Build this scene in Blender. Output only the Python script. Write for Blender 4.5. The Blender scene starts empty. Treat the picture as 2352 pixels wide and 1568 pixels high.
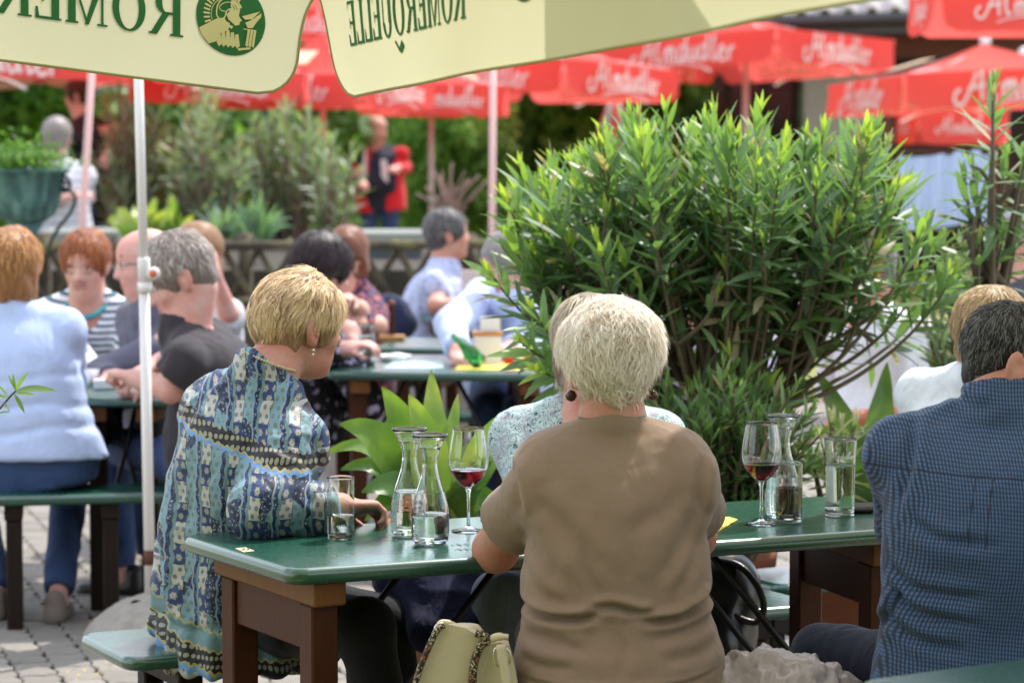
import bpy, math, random
import numpy as np
from mathutils import Vector, Matrix
random.seed(7)
rng = np.random.default_rng(7)
SC = bpy.context.scene
COL = SC.collection
PI = math.pi
R = math.radians

# ------------------------------------------------------------------ camera, sky, sun, exposure
FPX = 6200.0            # focal length in pixels of a 2352 x 1568 picture
PITCH = math.atan(484 / FPX)
CAMH = 1.655
cd = bpy.data.cameras.new('camera'); cam = bpy.data.objects.new('camera', cd); COL.objects.link(cam)
cam.location = (0, 0, CAMH); cam.rotation_euler = (PI/2 - PITCH, 0, 0)
cd.sensor_width = 36; cd.lens = FPX/2352*36; cd.clip_end = 500; cd.clip_start = .05
cd.dof.use_dof = True; cd.dof.focus_distance = 5.75; cd.dof.aperture_fstop = 4.4
SC.camera = cam
w = bpy.data.worlds.new('World'); SC.world = w; w.use_nodes = True
nt = w.node_tree; sk = nt.nodes.new('ShaderNodeTexSky'); sk.sky_type = 'NISHITA'; sk.sun_disc = False
SUN_AZ, SUN_EL = R(38), R(57)        # azimuth measured from +Y (away from the camera) towards +X (right)
sk.sun_elevation = SUN_EL; sk.sun_rotation = SUN_AZ
bg = nt.nodes['Background']; bg.inputs[1].default_value = .15
# broken white cloud over the blue
_tc = nt.nodes.new('ShaderNodeTexCoord'); _mp = nt.nodes.new('ShaderNodeMapping'); _mp.inputs['Scale'].default_value = (1, 1, 2.2); nt.links.new(_tc.outputs['Generated'], _mp.inputs[0])
_cn = nt.nodes.new('ShaderNodeTexNoise'); _cn.inputs['Scale'].default_value = 2.6; _cn.inputs['Detail'].default_value = 6; _cn.inputs['Roughness'].default_value = .6; nt.links.new(_mp.outputs[0], _cn.inputs[0])
_cr = nt.nodes.new('ShaderNodeValToRGB'); _cr.color_ramp.elements[0].position = .40; _cr.color_ramp.elements[1].position = .58; nt.links.new(_cn.outputs[0], _cr.inputs[0])
_mx = nt.nodes.new('ShaderNodeMix'); _mx.data_type = 'RGBA'; nt.links.new(_cr.outputs[0], _mx.inputs[0]); nt.links.new(sk.outputs[0], _mx.inputs[6]); _mx.inputs[7].default_value = (7.6, 7.7, 8.0, 1)
nt.links.new(_mx.outputs[2], bg.inputs[0])
sd = bpy.data.lights.new('sun', 'SUN'); sd.energy = 2.7; sd.angle = R(.55); sd.color = (1, .95, .88)
sun = bpy.data.objects.new('sun', sd); COL.objects.link(sun)
sv = Vector((math.sin(SUN_AZ)*math.cos(SUN_EL), math.cos(SUN_AZ)*math.cos(SUN_EL), math.sin(SUN_EL)))
sun.rotation_euler = sv.to_track_quat('Z', 'Y').to_euler(); sun.location = (4, 6, 12)
SC.view_settings.view_transform = 'Standard'; SC.view_settings.look = 'None'
SC.view_settings.gamma = 1; SC.view_settings.use_curve_mapping = False
SC.view_settings.exposure = 1.15
SC.render.engine = 'CYCLES'
SC.cycles.use_denoising = True
SC.cycles.max_bounces = 10; SC.cycles.transparent_max_bounces = 16
SC.cycles.sample_clamp_indirect = 6; SC.cycles.caustics_refractive = False; SC.cycles.caustics_reflective = False

# ------------------------------------------------------------------ picture position -> place
_F = np.array([0, math.cos(PITCH), -math.sin(PITCH)]); _U = np.array([0, math.sin(PITCH), math.cos(PITCH)])
_C = np.array([0, 0, CAMH])
def ray(u, v):
    return _F + np.array([1., 0, 0])*(u-1176)/FPX - _U*(v-784)/FPX
def W(u, v, Y):                       # the point at distance Y (along +Y) seen at (u, v)
    d = ray(u, v); return _C + d*(Y/d[1])
def G(u, v, z=0.):                    # the point at height z seen at (u, v)
    d = ray(u, v); return _C + d*((z-CAMH)/d[2])
def px(p):
    q = np.asarray(p, float)-_C; z = q@_F
    return 1176+FPX*q[0]/z, 784-FPX*(q@_U)/z
def scl(Y): return FPX/Y              # picture pixels per metre at distance Y

# ------------------------------------------------------------------ noise
def _hash(ix, iy, iz, s):
    h = (ix*374761393 + iy*668265263 + iz*2147483647 + s*974634777) & 0xffffffff
    h = ((h ^ (h >> 13))*1274126177) & 0xffffffff
    h ^= h >> 16
    return (h & 0xffff)/65535.0
def vnoise(p, s=0):
    p = np.asarray(p, float); i = np.floor(p).astype(np.int64); f = p-i; f = f*f*(3-2*f)
    r = 0
    for a in (0, 1):
        for b in (0, 1):
            for c in (0, 1):
                wt = (f[..., 0] if a else 1-f[..., 0])*(f[..., 1] if b else 1-f[..., 1])*(f[..., 2] if c else 1-f[..., 2])
                r = r + wt*_hash(i[..., 0]+a, i[..., 1]+b, i[..., 2]+c, s)
    return r
def fbm(p, s=0, o=3):
    r = 0; a = .5; q = np.asarray(p, float); t = 0
    for k in range(o):
        r = r + a*vnoise(q, s+k*17); t += a; a *= .5; q = q*2.03+11.3
    return r/t

# ------------------------------------------------------------------ objects
def tag(o, label=None, cat=None, group=None, kind=None):
    if label: o['label'] = label
    if cat: o['category'] = cat
    if group: o['group'] = group
    if kind: o['kind'] = kind
    return o
def empty(name, loc, label=None, cat=None, group=None, kind=None, rz=0):
    o = bpy.data.objects.new(name, None); COL.objects.link(o); o.location = [float(c) for c in loc]; o.rotation_euler = (0, 0, rz)
    o.empty_display_size = .1
    return tag(o, label, cat, group, kind)
def mesh_obj(name, V, F, mat, parent=None, local=False, smooth=True, fm=None, attrs=None):
    """mesh from arrays in world coordinates (shifted to the parent's origin unless local)"""
    V = np.asarray(V, float).reshape(-1, 3)
    if parent is not None and not local:
        V = V - np.array(ROOTLOC(parent))
    me = bpy.data.meshes.new(name)
    if isinstance(F, np.ndarray):
        n, k = F.shape
        me.vertices.add(len(V)); me.vertices.foreach_set('co', V.astype(np.float32).ravel())
        me.loops.add(n*k); me.loops.foreach_set('vertex_index', F.astype(np.int32).ravel())
        me.polygons.add(n); me.polygons.foreach_set('loop_start', np.arange(0, n*k, k, dtype=np.int32))
        me.update(calc_edges=True); me.validate()
    else:
        me.from_pydata([tuple(v) for v in V], [], F); me.update()
    mats = mat if isinstance(mat, (list, tuple)) else [mat]
    for m in mats: me.materials.append(m)
    if fm is not None and len(me.polygons) == len(fm):
        me.polygons.foreach_set('material_index', np.asarray(fm, dtype=np.int32))
    me.polygons.foreach_set('use_smooth', np.full(len(me.polygons), smooth))
    if attrs:
        for an, (dom, av) in attrs.items():
            av = np.asarray(av, np.float32)
            typ = 'FLOAT' if av.ndim == 1 else 'FLOAT_VECTOR'
            at = me.attributes.new(an, typ, dom)
            if len(at.data) == len(av):
                at.data.foreach_set('value' if typ == 'FLOAT' else 'vector', av.ravel())
    o = bpy.data.objects.new(name, me); COL.objects.link(o)
    if parent is not None: o.parent = parent
    return o
def ROOTLOC(o):
    m = Vector((0, 0, 0))
    while o is not None:
        m = m + Vector(o.location); o = o.parent
    return m
def inst(src, name, loc, parent=None, rot=(0, 0, 0), scale=(1, 1, 1)):
    o = bpy.data.objects.new(name, src if isinstance(src, bpy.types.Mesh) else src.data); COL.objects.link(o)
    if parent is not None:
        o.parent = parent; loc = Vector([float(c) for c in loc])-ROOTLOC(parent)
    o.location = loc; o.rotation_euler = rot; o.scale = scale
    return o

class MB:
    """collects shapes into one mesh"""
    def __init__(s): s.V = []; s.F = []; s.M = []; s.n = 0; s.m = 0; s.sm = []
    def add(s, V, F, m=None):
        V = np.asarray(V, float).reshape(-1, 3)
        s.V.append(V); s.F += [tuple(int(i)+s.n for i in f) for f in F]; s.M += [s.m if m is None else m]*len(F); s.n += len(V)
    def box(s, c, size, rz=0, bev=0, rot=None, m=None):
        hx, hy, hz = [q/2 for q in size]
        b = min(bev, hx*.9, hy*.9, hz*.9)
        if b <= 0:
            P = np.array([(x, y, z) for z in (-hz, hz) for y in (-hy, hy) for x in (-hx, hx)])
            F = [(0, 2, 3, 1), (4, 5, 7, 6), (0, 1, 5, 4), (1, 3, 7, 5), (3, 2, 6, 7), (2, 0, 4, 6)]
        else:
            P = []; ring = lambda X, Y, z, c_: [(-X+c_, -Y, z), (X-c_, -Y, z), (X, -Y+c_, z), (X, Y-c_, z), (X-c_, Y, z), (-X+c_, Y, z), (-X, Y-c_, z), (-X, -Y+c_, z)]
            P += ring(hx-b, hy-b, -hz, b*.4) + ring(hx, hy, -hz+b, b) + ring(hx, hy, hz-b, b) + ring(hx-b, hy-b, hz, b*.4)
            F = [tuple(range(7, -1, -1)), tuple(range(24, 32))]
            for k in range(3):
                for i in range(8): j = (i+1) % 8; F.append((k*8+i, k*8+j, k*8+8+j, k*8+8+i))
            P = np.array(P)
        if rot is not None: P = P@np.array(rot).T
        if rz: c_, s_ = math.cos(rz), math.sin(rz); P = P@np.array([[c_, s_, 0], [-s_, c_, 0], [0, 0, 1]])
        s.add(P+np.array(c), F, m)
    def beam(s, a, b, w, h, bev=.004, up=(0, 0, 1), m=None):
        a = np.array(a, float); b = np.array(b, float); d = b-a; L = np.linalg.norm(d); d = d/L
        up = np.array(up, float)
        if abs(d@up) > .98: up = np.array([0, 1., 0])
        r = np.cross(d, up); r /= np.linalg.norm(r); u = np.cross(r, d)
        s.box((a+b)/2, (L, w, h), bev=bev, rot=np.array([d, r, u]).T, m=m)
    def tube(s, pts, rad, n=8, cap=True, m=None):
        pts = np.array(pts, float); k = len(pts)
        rad = np.full(k, rad) if np.isscalar(rad) else np.array(rad)
        T = np.gradient(pts, axis=0); T /= np.linalg.norm(T, axis=1)[:, None]+1e-12
        ref = np.array([0, 0, 1.]) if abs(T[0][2]) < .9 else np.array([1., 0, 0])
        V = []; x = np.cross(ref, T[0]); x /= np.linalg.norm(x)
        for i in range(k):
            x = x-T[i]*(x@T[i]); x /= np.linalg.norm(x)+1e-12; y = np.cross(T[i], x)
            for j in range(n):
                a = 2*PI*j/n; V.append(pts[i]+rad[i]*(x*math.cos(a)+y*math.sin(a)))
        F = []
        for i in range(k-1):
            for j in range(n): F.append((i*n+j, i*n+(j+1) % n, i*n+n+(j+1) % n, i*n+n+j))
        if cap: F.append(tuple(range(n-1, -1, -1))); F.append(tuple(range((k-1)*n, k*n)))
        s.add(V, F, m)
    def lathe(s, prof, n=32, c=(0, 0, 0), close=False, m=None):
        V = []; F = []; k = len(prof)
        for (r, z) in prof:
            for j in range(n):
                a = 2*PI*j/n; V.append((c[0]+max(r, 1e-5)*math.cos(a), c[1]+max(r, 1e-5)*math.sin(a), c[2]+z))
        for i in range(k-1):
            for j in range(n): F.append((i*n+j, i*n+(j+1) % n, i*n+n+(j+1) % n, i*n+n+j))
        if close:
            for j in range(n): F.append(((k-1)*n+j, (k-1)*n+(j+1) % n, (j+1) % n, j))
        s.add(V, F, m)
    def build(s, name, mat, parent=None, smooth=False, local=False):
        return mesh_obj(name, np.concatenate(s.V), s.F, mat, parent, local, smooth, s.M)

# ------------------------------------------------------------------ materials
MATS = {}
class NT:
    def __init__(s, name):
        s.m = bpy.data.materials.new(name); s.m.use_nodes = True; s.t = s.m.node_tree; s.b = s.t.nodes['Principled BSDF']; s.out = s.t.nodes['Material Output']
    def n(s, typ, **kw):
        o = s.t.nodes.new(typ)
        for k, v in kw.items():
            if k.startswith('i_'):
                key = k[2:]; key = int(key) if key.isdigit() else key.replace('_', ' ')
                if isinstance(v, bpy.types.NodeSocket): s.t.links.new(v, o.inputs[key])
                else: o.inputs[key].default_value = v
            else: setattr(o, k, v)
        return o
    def l(s, a, b): s.t.links.new(a, b)
    def coord(s, kind='Object'): return s.n('ShaderNodeTexCoord').outputs[kind]
    def attr(s, name, out='Vector'): return s.n('ShaderNodeAttribute', attribute_name=name).outputs[out]
    def mapv(s, v, scale=(1, 1, 1), loc=(0, 0, 0), rot=(0, 0, 0)):
        return s.n('ShaderNodeMapping', i_Vector=v, i_Scale=scale, i_Location=loc, i_Rotation=rot).outputs[0]
    def noise(s, v, scale, detail=3, rough=.5, dist=0):
        return s.n('ShaderNodeTexNoise', i_Vector=v, i_Scale=scale, i_Detail=detail, i_Roughness=rough, i_Distortion=dist).outputs[0]
    def vor(s, v, scale, feature='F1', out='Distance', rand=1.):
        return s.n('ShaderNodeTexVoronoi', feature=feature, i_Vector=v, i_Scale=scale, i_Randomness=rand).outputs[out]
    def math(s, op, a, b=0., c=None, clamp=False):
        o = s.n('ShaderNodeMath', operation=op, use_clamp=clamp)
        for i, q in enumerate((a, b, c)):
            if q is None: continue
            if isinstance(q, bpy.types.NodeSocket): s.l(q, o.inputs[i])
            else: o.inputs[i].default_value = q
        return o.outputs[0]
    def sep(s, v): return s.n('ShaderNodeSeparateXYZ', i_0=v).outputs
    def comb(s, x, y, z=0.):
        o = s.n('ShaderNodeCombineXYZ')
        for i, q in enumerate((x, y, z)):
            if isinstance(q, bpy.types.NodeSocket): s.l(q, o.inputs[i])
            else: o.inputs[i].default_value = q
        return o.outputs[0]
    def ramp(s, f, stops, interp='LINEAR'):
        o = s.n('ShaderNodeValToRGB'); s.l(f, o.inputs[0]); cr = o.color_ramp; cr.interpolation = interp
        while len(cr.elements) < len(stops): cr.elements.new(.5)
        for e, (p, c) in zip(cr.elements, stops): e.position = p; e.color = (*c, 1) if len(c) == 3 else c
        return o.outputs[0]
    def mix(s, f, a, b, blend='MIX'):
        o = s.n('ShaderNodeMix', data_type='RGBA', blend_type=blend)
        for idx, q in ((0, f), (6, a), (7, b)):
            if isinstance(q, bpy.types.NodeSocket): s.l(q, o.inputs[idx])
            else: o.inputs[idx].default_value = q if idx == 0 else ((*q, 1) if len(q) == 3 else q)
        return o.outputs[2]
    def bump(s, h, strength=.3, dist=.01, normal=None):
        o = s.n('ShaderNodeBump', i_Strength=strength, i_Distance=dist); s.l(h, o.inputs['Height'])
        if normal is not None: s.l(normal, o.inputs['Normal'])
        s.l(o.outputs[0], s.b.inputs['Normal']); return o.outputs[0]
    def base(s, c):
        if isinstance(c, bpy.types.NodeSocket): s.l(c, s.b.inputs['Base Color'])
        else: s.b.inputs['Base Color'].default_value = (*c, 1)
    def set(s, **kw):
        for k, v in kw.items():
            key = k.replace('_', ' ')
            if isinstance(v, bpy.types.NodeSocket): s.l(v, s.b.inputs[key])
            else: s.b.inputs[key].default_value = v
def plain(name, col, rough=.6, var=.15, scale=6., bump=.0, bscale=80., metal=0., spec=None, sheen=0., trans=None):
    """a material with mottled colour and fine relief"""
    if name in MATS: return MATS[name]
    t = NT(name); c = t.coord()
    n = t.noise(c, scale, 4, .6)
    f = t.math('MULTIPLY_ADD', n, 2*var, 1-var)
    t.base(t.mix(1., tuple(col), t.comb(f, f, f), 'MULTIPLY'))
    t.set(Roughness=rough, Metallic=metal)
    if spec is not None: t.set(Specular_IOR_Level=spec)
    if sheen: t.set(Sheen_Weight=sheen, Sheen_Roughness=.6)
    if bump: t.bump(t.noise(c, bscale, 3, .6), bump, .004)
    MATS[name] = t.m; return t.m
# ------------------------------------------------------------------ bodies: smooth union of solids, meshed by surface nets
def nrm(v): v = np.asarray(v, float); return v/(np.linalg.norm(v)+1e-12)
class Solid:
    def __init__(s): s.ops = []; s.warp = None
    def add(s, fn, c, rad, k=.02, m=0, op='u'): s.ops.append((fn, np.asarray(c, float), float(rad), k, m, op)); return s
    def cap(s, a, b, ra, rb=None, k=.02, m=0, op='u'):
        a = np.asarray(a, float); b = np.asarray(b, float); rb = ra if rb is None else rb
        d = b-a; L2 = d@d+1e-12
        def fn(p):
            t = np.clip(((p-a)@d)/L2, 0, 1)
            q = p-a-t[:, None]*d
            return np.sqrt((q*q).sum(1))-(ra+(rb-ra)*t)
        return s.add(fn, (a+b)/2, math.sqrt(L2)/2+max(ra, rb), k, m, op)
    def sleeve(s, a, b, ra, rb, k=.02, m=0):
        """like cap but cut square at b"""
        a = np.asarray(a, float); b = np.asarray(b, float); d = b-a; L2 = d@d; dn = d/math.sqrt(L2)
        def fn(p):
            t = np.clip(((p-a)@d)/L2, 0, 1.15); q = p-a-t[:, None]*d
            return np.maximum(np.sqrt((q*q).sum(1))-(ra+(rb-ra)*t), (p-b)@dn)
        return s.add(fn, (a+b)/2, math.sqrt(L2)/2*1.15+max(ra, rb), k, m, 'u')
    def ell(s, c, r, M=None, k=.02, m=0, op='u'):
        """ellipsoid; M rows are its axes"""
        c = np.asarray(c, float); r = np.asarray(r, float); M = np.eye(3) if M is None else np.asarray(M)
        def fn(p):
            q = (p-c)@M.T
            a = np.sqrt(((q/r)**2).sum(1)); b = np.sqrt(((q/(r*r))**2).sum(1))+1e-9
            return a*(a-1)/b
        return s.add(fn, c, r.max(), k, m, op)
    def loft(s, o, M, sec, k=.03, m=0, op='u', power=2.3):
        """o origin, M rows = right, front, up; sec = list of (h, rx, ry, cx, cy)"""
        o = np.asarray(o, float); M = np.asarray(M); S = np.array(sec, float)
        h = S[:, 0]
        from math import ceil
        hh = np.linspace(h[0], h[-1], 64)
        def smooth(c):
            y = np.interp(hh, h, S[:, c]); kk = np.array([1, 2, 3, 2, 1])/9.
            for _ in range(3): y = np.convolve(np.pad(y, 2, 'edge'), kk, 'valid')
            return y
        RX, RY, CX, CY = [smooth(i) for i in (1, 2, 3, 4)]
        def fn(p):
            q = (p-o)@M.T; z = np.clip(q[:, 2], h[0], h[-1])
            rx = np.interp(z, hh, RX); ry = np.interp(z, hh, RY); cx = np.interp(z, hh, CX); cy = np.interp(z, hh, CY)
            x = np.abs(q[:, 0]-cx)/rx; y = np.abs(q[:, 1]-cy)/ry
            a = (x**power+y**power)**(1/power)
            d = (a-1)*np.minimum(rx, ry)*.95
            dz = np.abs(q[:, 2]-z)
            return np.where(dz > 0, np.sqrt(np.maximum(d, 0)**2+dz**2)+np.minimum(d, 0)*0, d)
        c = o+M.T@np.array([0, S[:, 4].mean(), (h[0]+h[-1])/2])
        rad = (h[-1]-h[0])/2+max(S[:, 1].max(), S[:, 2].max())+np.abs(S[:, 4]).max()
        return s.add(fn, c, rad, k, m, op)
    def plane(s, c, n, m=None, k=.004, center=None, rad=None):
        """removes what lies on the side n points to; optionally only within rad of center"""
        c = np.asarray(c, float); n = nrm(n)
        def fn(p): return -((p-c)@n)
        return s.add(fn, c if center is None else center, 99 if rad is None else rad, k, m if m is not None else -1, 'cut')
    def cutfn(s, fn, c, rad, k=.006): return s.add(fn, c, rad, k, -1, 'sub')
    def ev(s, p, mats=False):
        if s.warp is not None: p = s.warp(p)
        d = np.full(len(p), 9.); bm = np.zeros(len(p), int); bd = np.full(len(p), 9.)
        for fn, c, rad, k, m, op in s.ops:
            q = p-c; dist = np.sqrt((q*q).sum(1))
            near = dist < rad+.07
            if op == 'u':
                e = dist-rad
                if near.any(): e[near] = fn(p[near])
                if mats:
                    b = e < bd; bm[b] = m; bd = np.where(b, e, bd)
                if k > 0:
                    h = np.clip(.5+.5*(e-d)/k, 0, 1); d = e+(d-e)*h-k*h*(1-h)
                else: d = np.minimum(d, e)
            elif op in ('sub', 'cut'):
                idx = np.nonzero(near)[0]
                if len(idx):
                    e = fn(p[idx]); dd = d[idx]
                    e = -e
                    h = np.clip(.5-.5*(e-dd)/k, 0, 1)
                    d[idx] = e+(dd-e)*h+k*h*(1-h)
            elif op == 'paint':
                if mats:
                    idx = np.nonzero(near)[0]
                    if len(idx): e = fn(p[idx]); bm[idx[e < 0]] = m
            elif op == 'disp':
                idx = np.nonzero(near & (np.abs(d) < .05))[0]
                if len(idx): d[idx] -= fn(p[idx])
        return (d, bm) if mats else d
    def bounds(s):
        lo = np.full(3, 1e9); hi = np.full(3, -1e9)
        for fn, c, rad, k, m, op in s.ops:
            if op == 'u': lo = np.minimum(lo, c-rad); hi = np.maximum(hi, c+rad)
        return lo-.03, hi+.03
    def mesh(s, vox):
        lo, hi = s.bounds(); B = 4; bs = vox*B
        nb = np.ceil((hi-lo)/bs).astype(int)
        g = np.stack(np.meshgrid(*[np.arange(n) for n in nb], indexing='ij'), -1).reshape(-1, 3)
        c = lo+(g+.5)*bs
        d = np.concatenate([s.ev(x) for x in np.array_split(c, max(1, len(c)//200000))])
        act = g[np.abs(d) < bs*.87*1.25+.006]
        o = np.arange(B+1); off = np.stack(np.meshgrid(o, o, o, indexing='ij'), -1).reshape(-1, 3)
        N = int(nb.max())*B+8
        val = []
        for ch in np.array_split(act, max(1, len(act)//1500)):
            P = lo+((ch[:, None, :]*B+off[None]))*vox
            val.append(s.ev(P.reshape(-1, 3)).reshape(len(ch), B+1, B+1, B+1))
        v = np.concatenate(val)
        ins = v < 0
        cs = [(a, b, c_) for a in (0, 1) for b in (0, 1) for c_ in (0, 1)]
        sl = lambda A, a, b, c_: A[:, a:a+B, b:b+B, c_:c_+B]
        cnt = sum(sl(ins, *q).astype(int) for q in cs)
        cell = (cnt > 0) & (cnt < 8)
        bi, ci, cj, ck = np.nonzero(cell)
        cv = {q: v[bi, ci+q[0], cj+q[1], ck+q[2]] for q in cs}
        acc = np.zeros((len(bi), 3)); num = np.zeros(len(bi))
        for q in cs:
            for ax in range(3):
                if q[ax] == 0:
                    r = list(q); r[ax] = 1; r = tuple(r)
                    a, b = cv[q], cv[r]; x = (a < 0) != (b < 0)
                    t = np.where(x, a/(a-b+1e-12*(a == b)), 0)
                    pt = np.tile(np.array(q, float), (len(bi), 1)); pt[:, ax] = t
                    acc[x] += pt[x]; num[x] += 1
        ijk = act[bi]*B+np.stack([ci, cj, ck], -1)
        V = lo+(ijk+acc/num[:, None])*vox
        cid = (ijk[:, 0].astype(np.int64)*N+ijk[:, 1])*N+ijk[:, 2]
        order = np.argsort(cid); sc = cid[order]
        F = []
        for ax in range(3):
            a = v[:, :B, :B, :B]
            nx = [slice(0, B)]*3; nx[ax] = slice(1, B+1); b = v[(slice(None), *nx)]
            x = (a < 0) != (b < 0)
            ei, i, j, k = np.nonzero(x)
            base = act[ei]*B+np.stack([i, j, k], -1); flip = a[ei, i, j, k] < 0
            o1, o2 = [(1, 2), (2, 0), (0, 1)][ax]
            quad = []
            ok = np.ones(len(ei), bool)
            for (p_, q_) in ((1, 1), (0, 1), (0, 0), (1, 0)):
                c_ = base.copy(); c_[:, o1] -= p_; c_[:, o2] -= q_
                idc = (c_[:, 0].astype(np.int64)*N+c_[:, 1])*N+c_[:, 2]
                pos = np.clip(np.searchsorted(sc, idc), 0, len(sc)-1); ok &= sc[pos] == idc
                quad.append(order[pos])
            Q = np.stack(quad, -1); Q[~flip] = Q[~flip][:, ::-1]
            F.append(Q[ok])
        F = np.concatenate(F)
        lab = np.arange(len(V))                       # drop stray crumbs
        for _ in range(400):
            m = lab[F].min(1); new = lab.copy()
            for i in range(4): np.minimum.at(new, F[:, i], m)
            new = new[new]
            if (new == lab).all(): break
            lab = new
        cnt = np.bincount(lab, minlength=len(V)); keep = (cnt[lab] > max(.12*cnt.max(), 10))
        F = F[keep[F[:, 0]]]; idx = np.cumsum(keep)-1
        return V[keep], idx[F]
def vnormals(V, F):
    a, b, c, d = [V[F[:, i]] for i in range(4)]
    n = np.cross(c-a, d-b); N = np.zeros_like(V)
    for i in range(4): np.add.at(N, F[:, i], n)
    return N/(np.linalg.norm(N, axis=1)[:, None]+1e-12)
def relax(V, F, it=2, lam=.5):
    for _ in range(it):
        acc = np.zeros_like(V); cnt = np.zeros(len(V))
        for i in range(4):
            np.add.at(acc, F[:, i], V[F[:, (i+1) % 4]]); np.add.at(cnt, F[:, i], 1)
            np.add.at(acc, F[:, i], V[F[:, (i+3) % 4]]); np.add.at(cnt, F[:, i], 1)
        V = V+lam*(acc/np.maximum(cnt, 1)[:, None]-V)
    return V
def solid_obj(name, S, vox, mats, parent, disp=None, pat=None, rel=1, patname='pat'):
    V, F = S.mesh(vox)
    if rel: V = relax(V, F, rel, .45)
    fm = None
    if len(mats) > 1:
        d, bm = S.ev(V, True); fm = bm[F[:, 0]]
    attrs = {}
    if pat is not None: attrs[patname] = ('POINT', pat(V))
    if disp is not None:
        N = vnormals(V, F); V = V+N*disp(V, N)[:, None]
    o = mesh_obj(name, V, F, mats, parent, fm=fm, attrs=attrs)
    return o, V, F
def catmull(P, n=6):
    P = np.array(P, float)
    if len(P) < 3: return P
    Q = np.vstack([2*P[0]-P[1], P, 2*P[-1]-P[-2]]); out = []
    for i in range(1, len(Q)-2):
        for k in range(n):
            t = k/n; a, b, c, d = Q[i-1], Q[i], Q[i+1], Q[i+2]
            out.append(.5*((2*b)+(-a+c)*t+(2*a-5*b+4*c-d)*t*t+(-a+3*b-3*c+d)*t**3))
    out.append(P[-1]); return np.array(out)
# ------------------------------------------------------------------ people
UP = np.array([0, 0, 1.])
def heading(a): a = R(a); return np.array([math.sin(a), math.cos(a), 0.])
def rotv(v, ax, ang):
    return np.array(Matrix.Rotation(ang, 3, Vector(ax)) @ Vector(v))
def head_frame(yaw, pitch=0, roll=0):
    f = heading(yaw); r = np.cross(f, UP)
    f2 = rotv(f, r, -R(pitch)); u = np.cross(r, f2)
    if roll: r = rotv(r, f2, R(roll)); u = np.cross(r, f2)
    return np.array([r, f2, u])
def ik(a, b, l1, l2, pole):
    d = b-a; L = np.linalg.norm(d); k = max(1., L/(.995*(l1+l2))); l1 *= k; l2 *= k
    x = (l1*l1-l2*l2+L*L)/(2*L); h = math.sqrt(max(l1*l1-x*x, 1e-6)); dn = d/L
    p = nrm(pole-dn*(pole@dn)); return a+dn*x+p*h
def add_head(S, H, M, s, face=True, ears=True, m=0, eye=1, lip=2, dark=3, chub=0.):
    L = lambda x, y, z: H+s*(M.T@np.array([x, y, z]))
    E = lambda c, r, k=.02, m_=m, op='u', MM=None: S.ell(L(*c), np.array(r)*s, M if MM is None else MM, k, m_, op)
    E((0, -.012, .03), (.073, .094, .084)); E((0, .02, -.03), (.060, .07, .082), .03)
    E((0, .03, -.078), (.047+chub, .052, .038+chub*.6), .03); E((0, .068, -.1), (.02, .016, .014), .02)
    E((0, .03, .045), (.062, .058, .055), .02)
    if chub: E((0, .02, -.112), (.045, .045, .022), .03)
    if face:
        S.cap(L(-.03, .072, .031), L(.03, .072, .031), .011*s, None, .014, m)
        for q in (-1, 1):
            E((q*.031, .092, .012), (.017, .015, .010), .010, m, 'sub')
            E((q*.031, .0665, .011), (.0135, .0115, .0085), .002, eye)
            E((q*.031, .077, .011), (.0062, .006, .0075), 0, dark, 'paint')
            S.cap(L(q*.031-.013, .073, .0185), L(q*.031+.013, .073, .0185), .0048*s, None, .004, m); S.cap(L(q*.031-.012, .071, .0025), L(q*.031+.012, .071, .0025), .0045*s, None, .006, m)
            E((q*.038, .056, -.024), (.022, .02, .022), .02)
            E((q*.0115, .091, -.027), (.008, .009, .007), .006)
            S.cap(L(q*.014, .083, .036), L(q*.045, .070, .039), .0052*s, None, 0, 4, 'paint')
        S.cap(L(0, .078, .018), L(0, .100, -.022), .0075*s, .012*s, .014, m)
        E((0, .0835, -.051), (.022, .010, .0055), .006, lip); E((0, .082, -.0615), (.019, .010, .0065), .006, lip)
        S.cap(L(-.02, .0945, -.056), L(.02, .0945, -.056), .0024*s, None, .003, m, 'sub')
    if ears:
        for q in (-1, 1):
            A = Matrix.Rotation(q*R(22), 3, 'Z') @ Matrix.Rotation(R(12), 3, 'X'); MM = np.array(A).T@M
            E((q*.077, -.014, -.004), (.0085, .021, .033), .006, m, 'u', MM)
            E((q*.074, -.008, -.026), (.009, .012, .014), .006)
            E((q*.086, -.009, .000), (.0075, .011, .018), .004, m, 'sub', MM)
            E((q*.083, -.002, -.008), (.005, .006, .008), .004)
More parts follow.
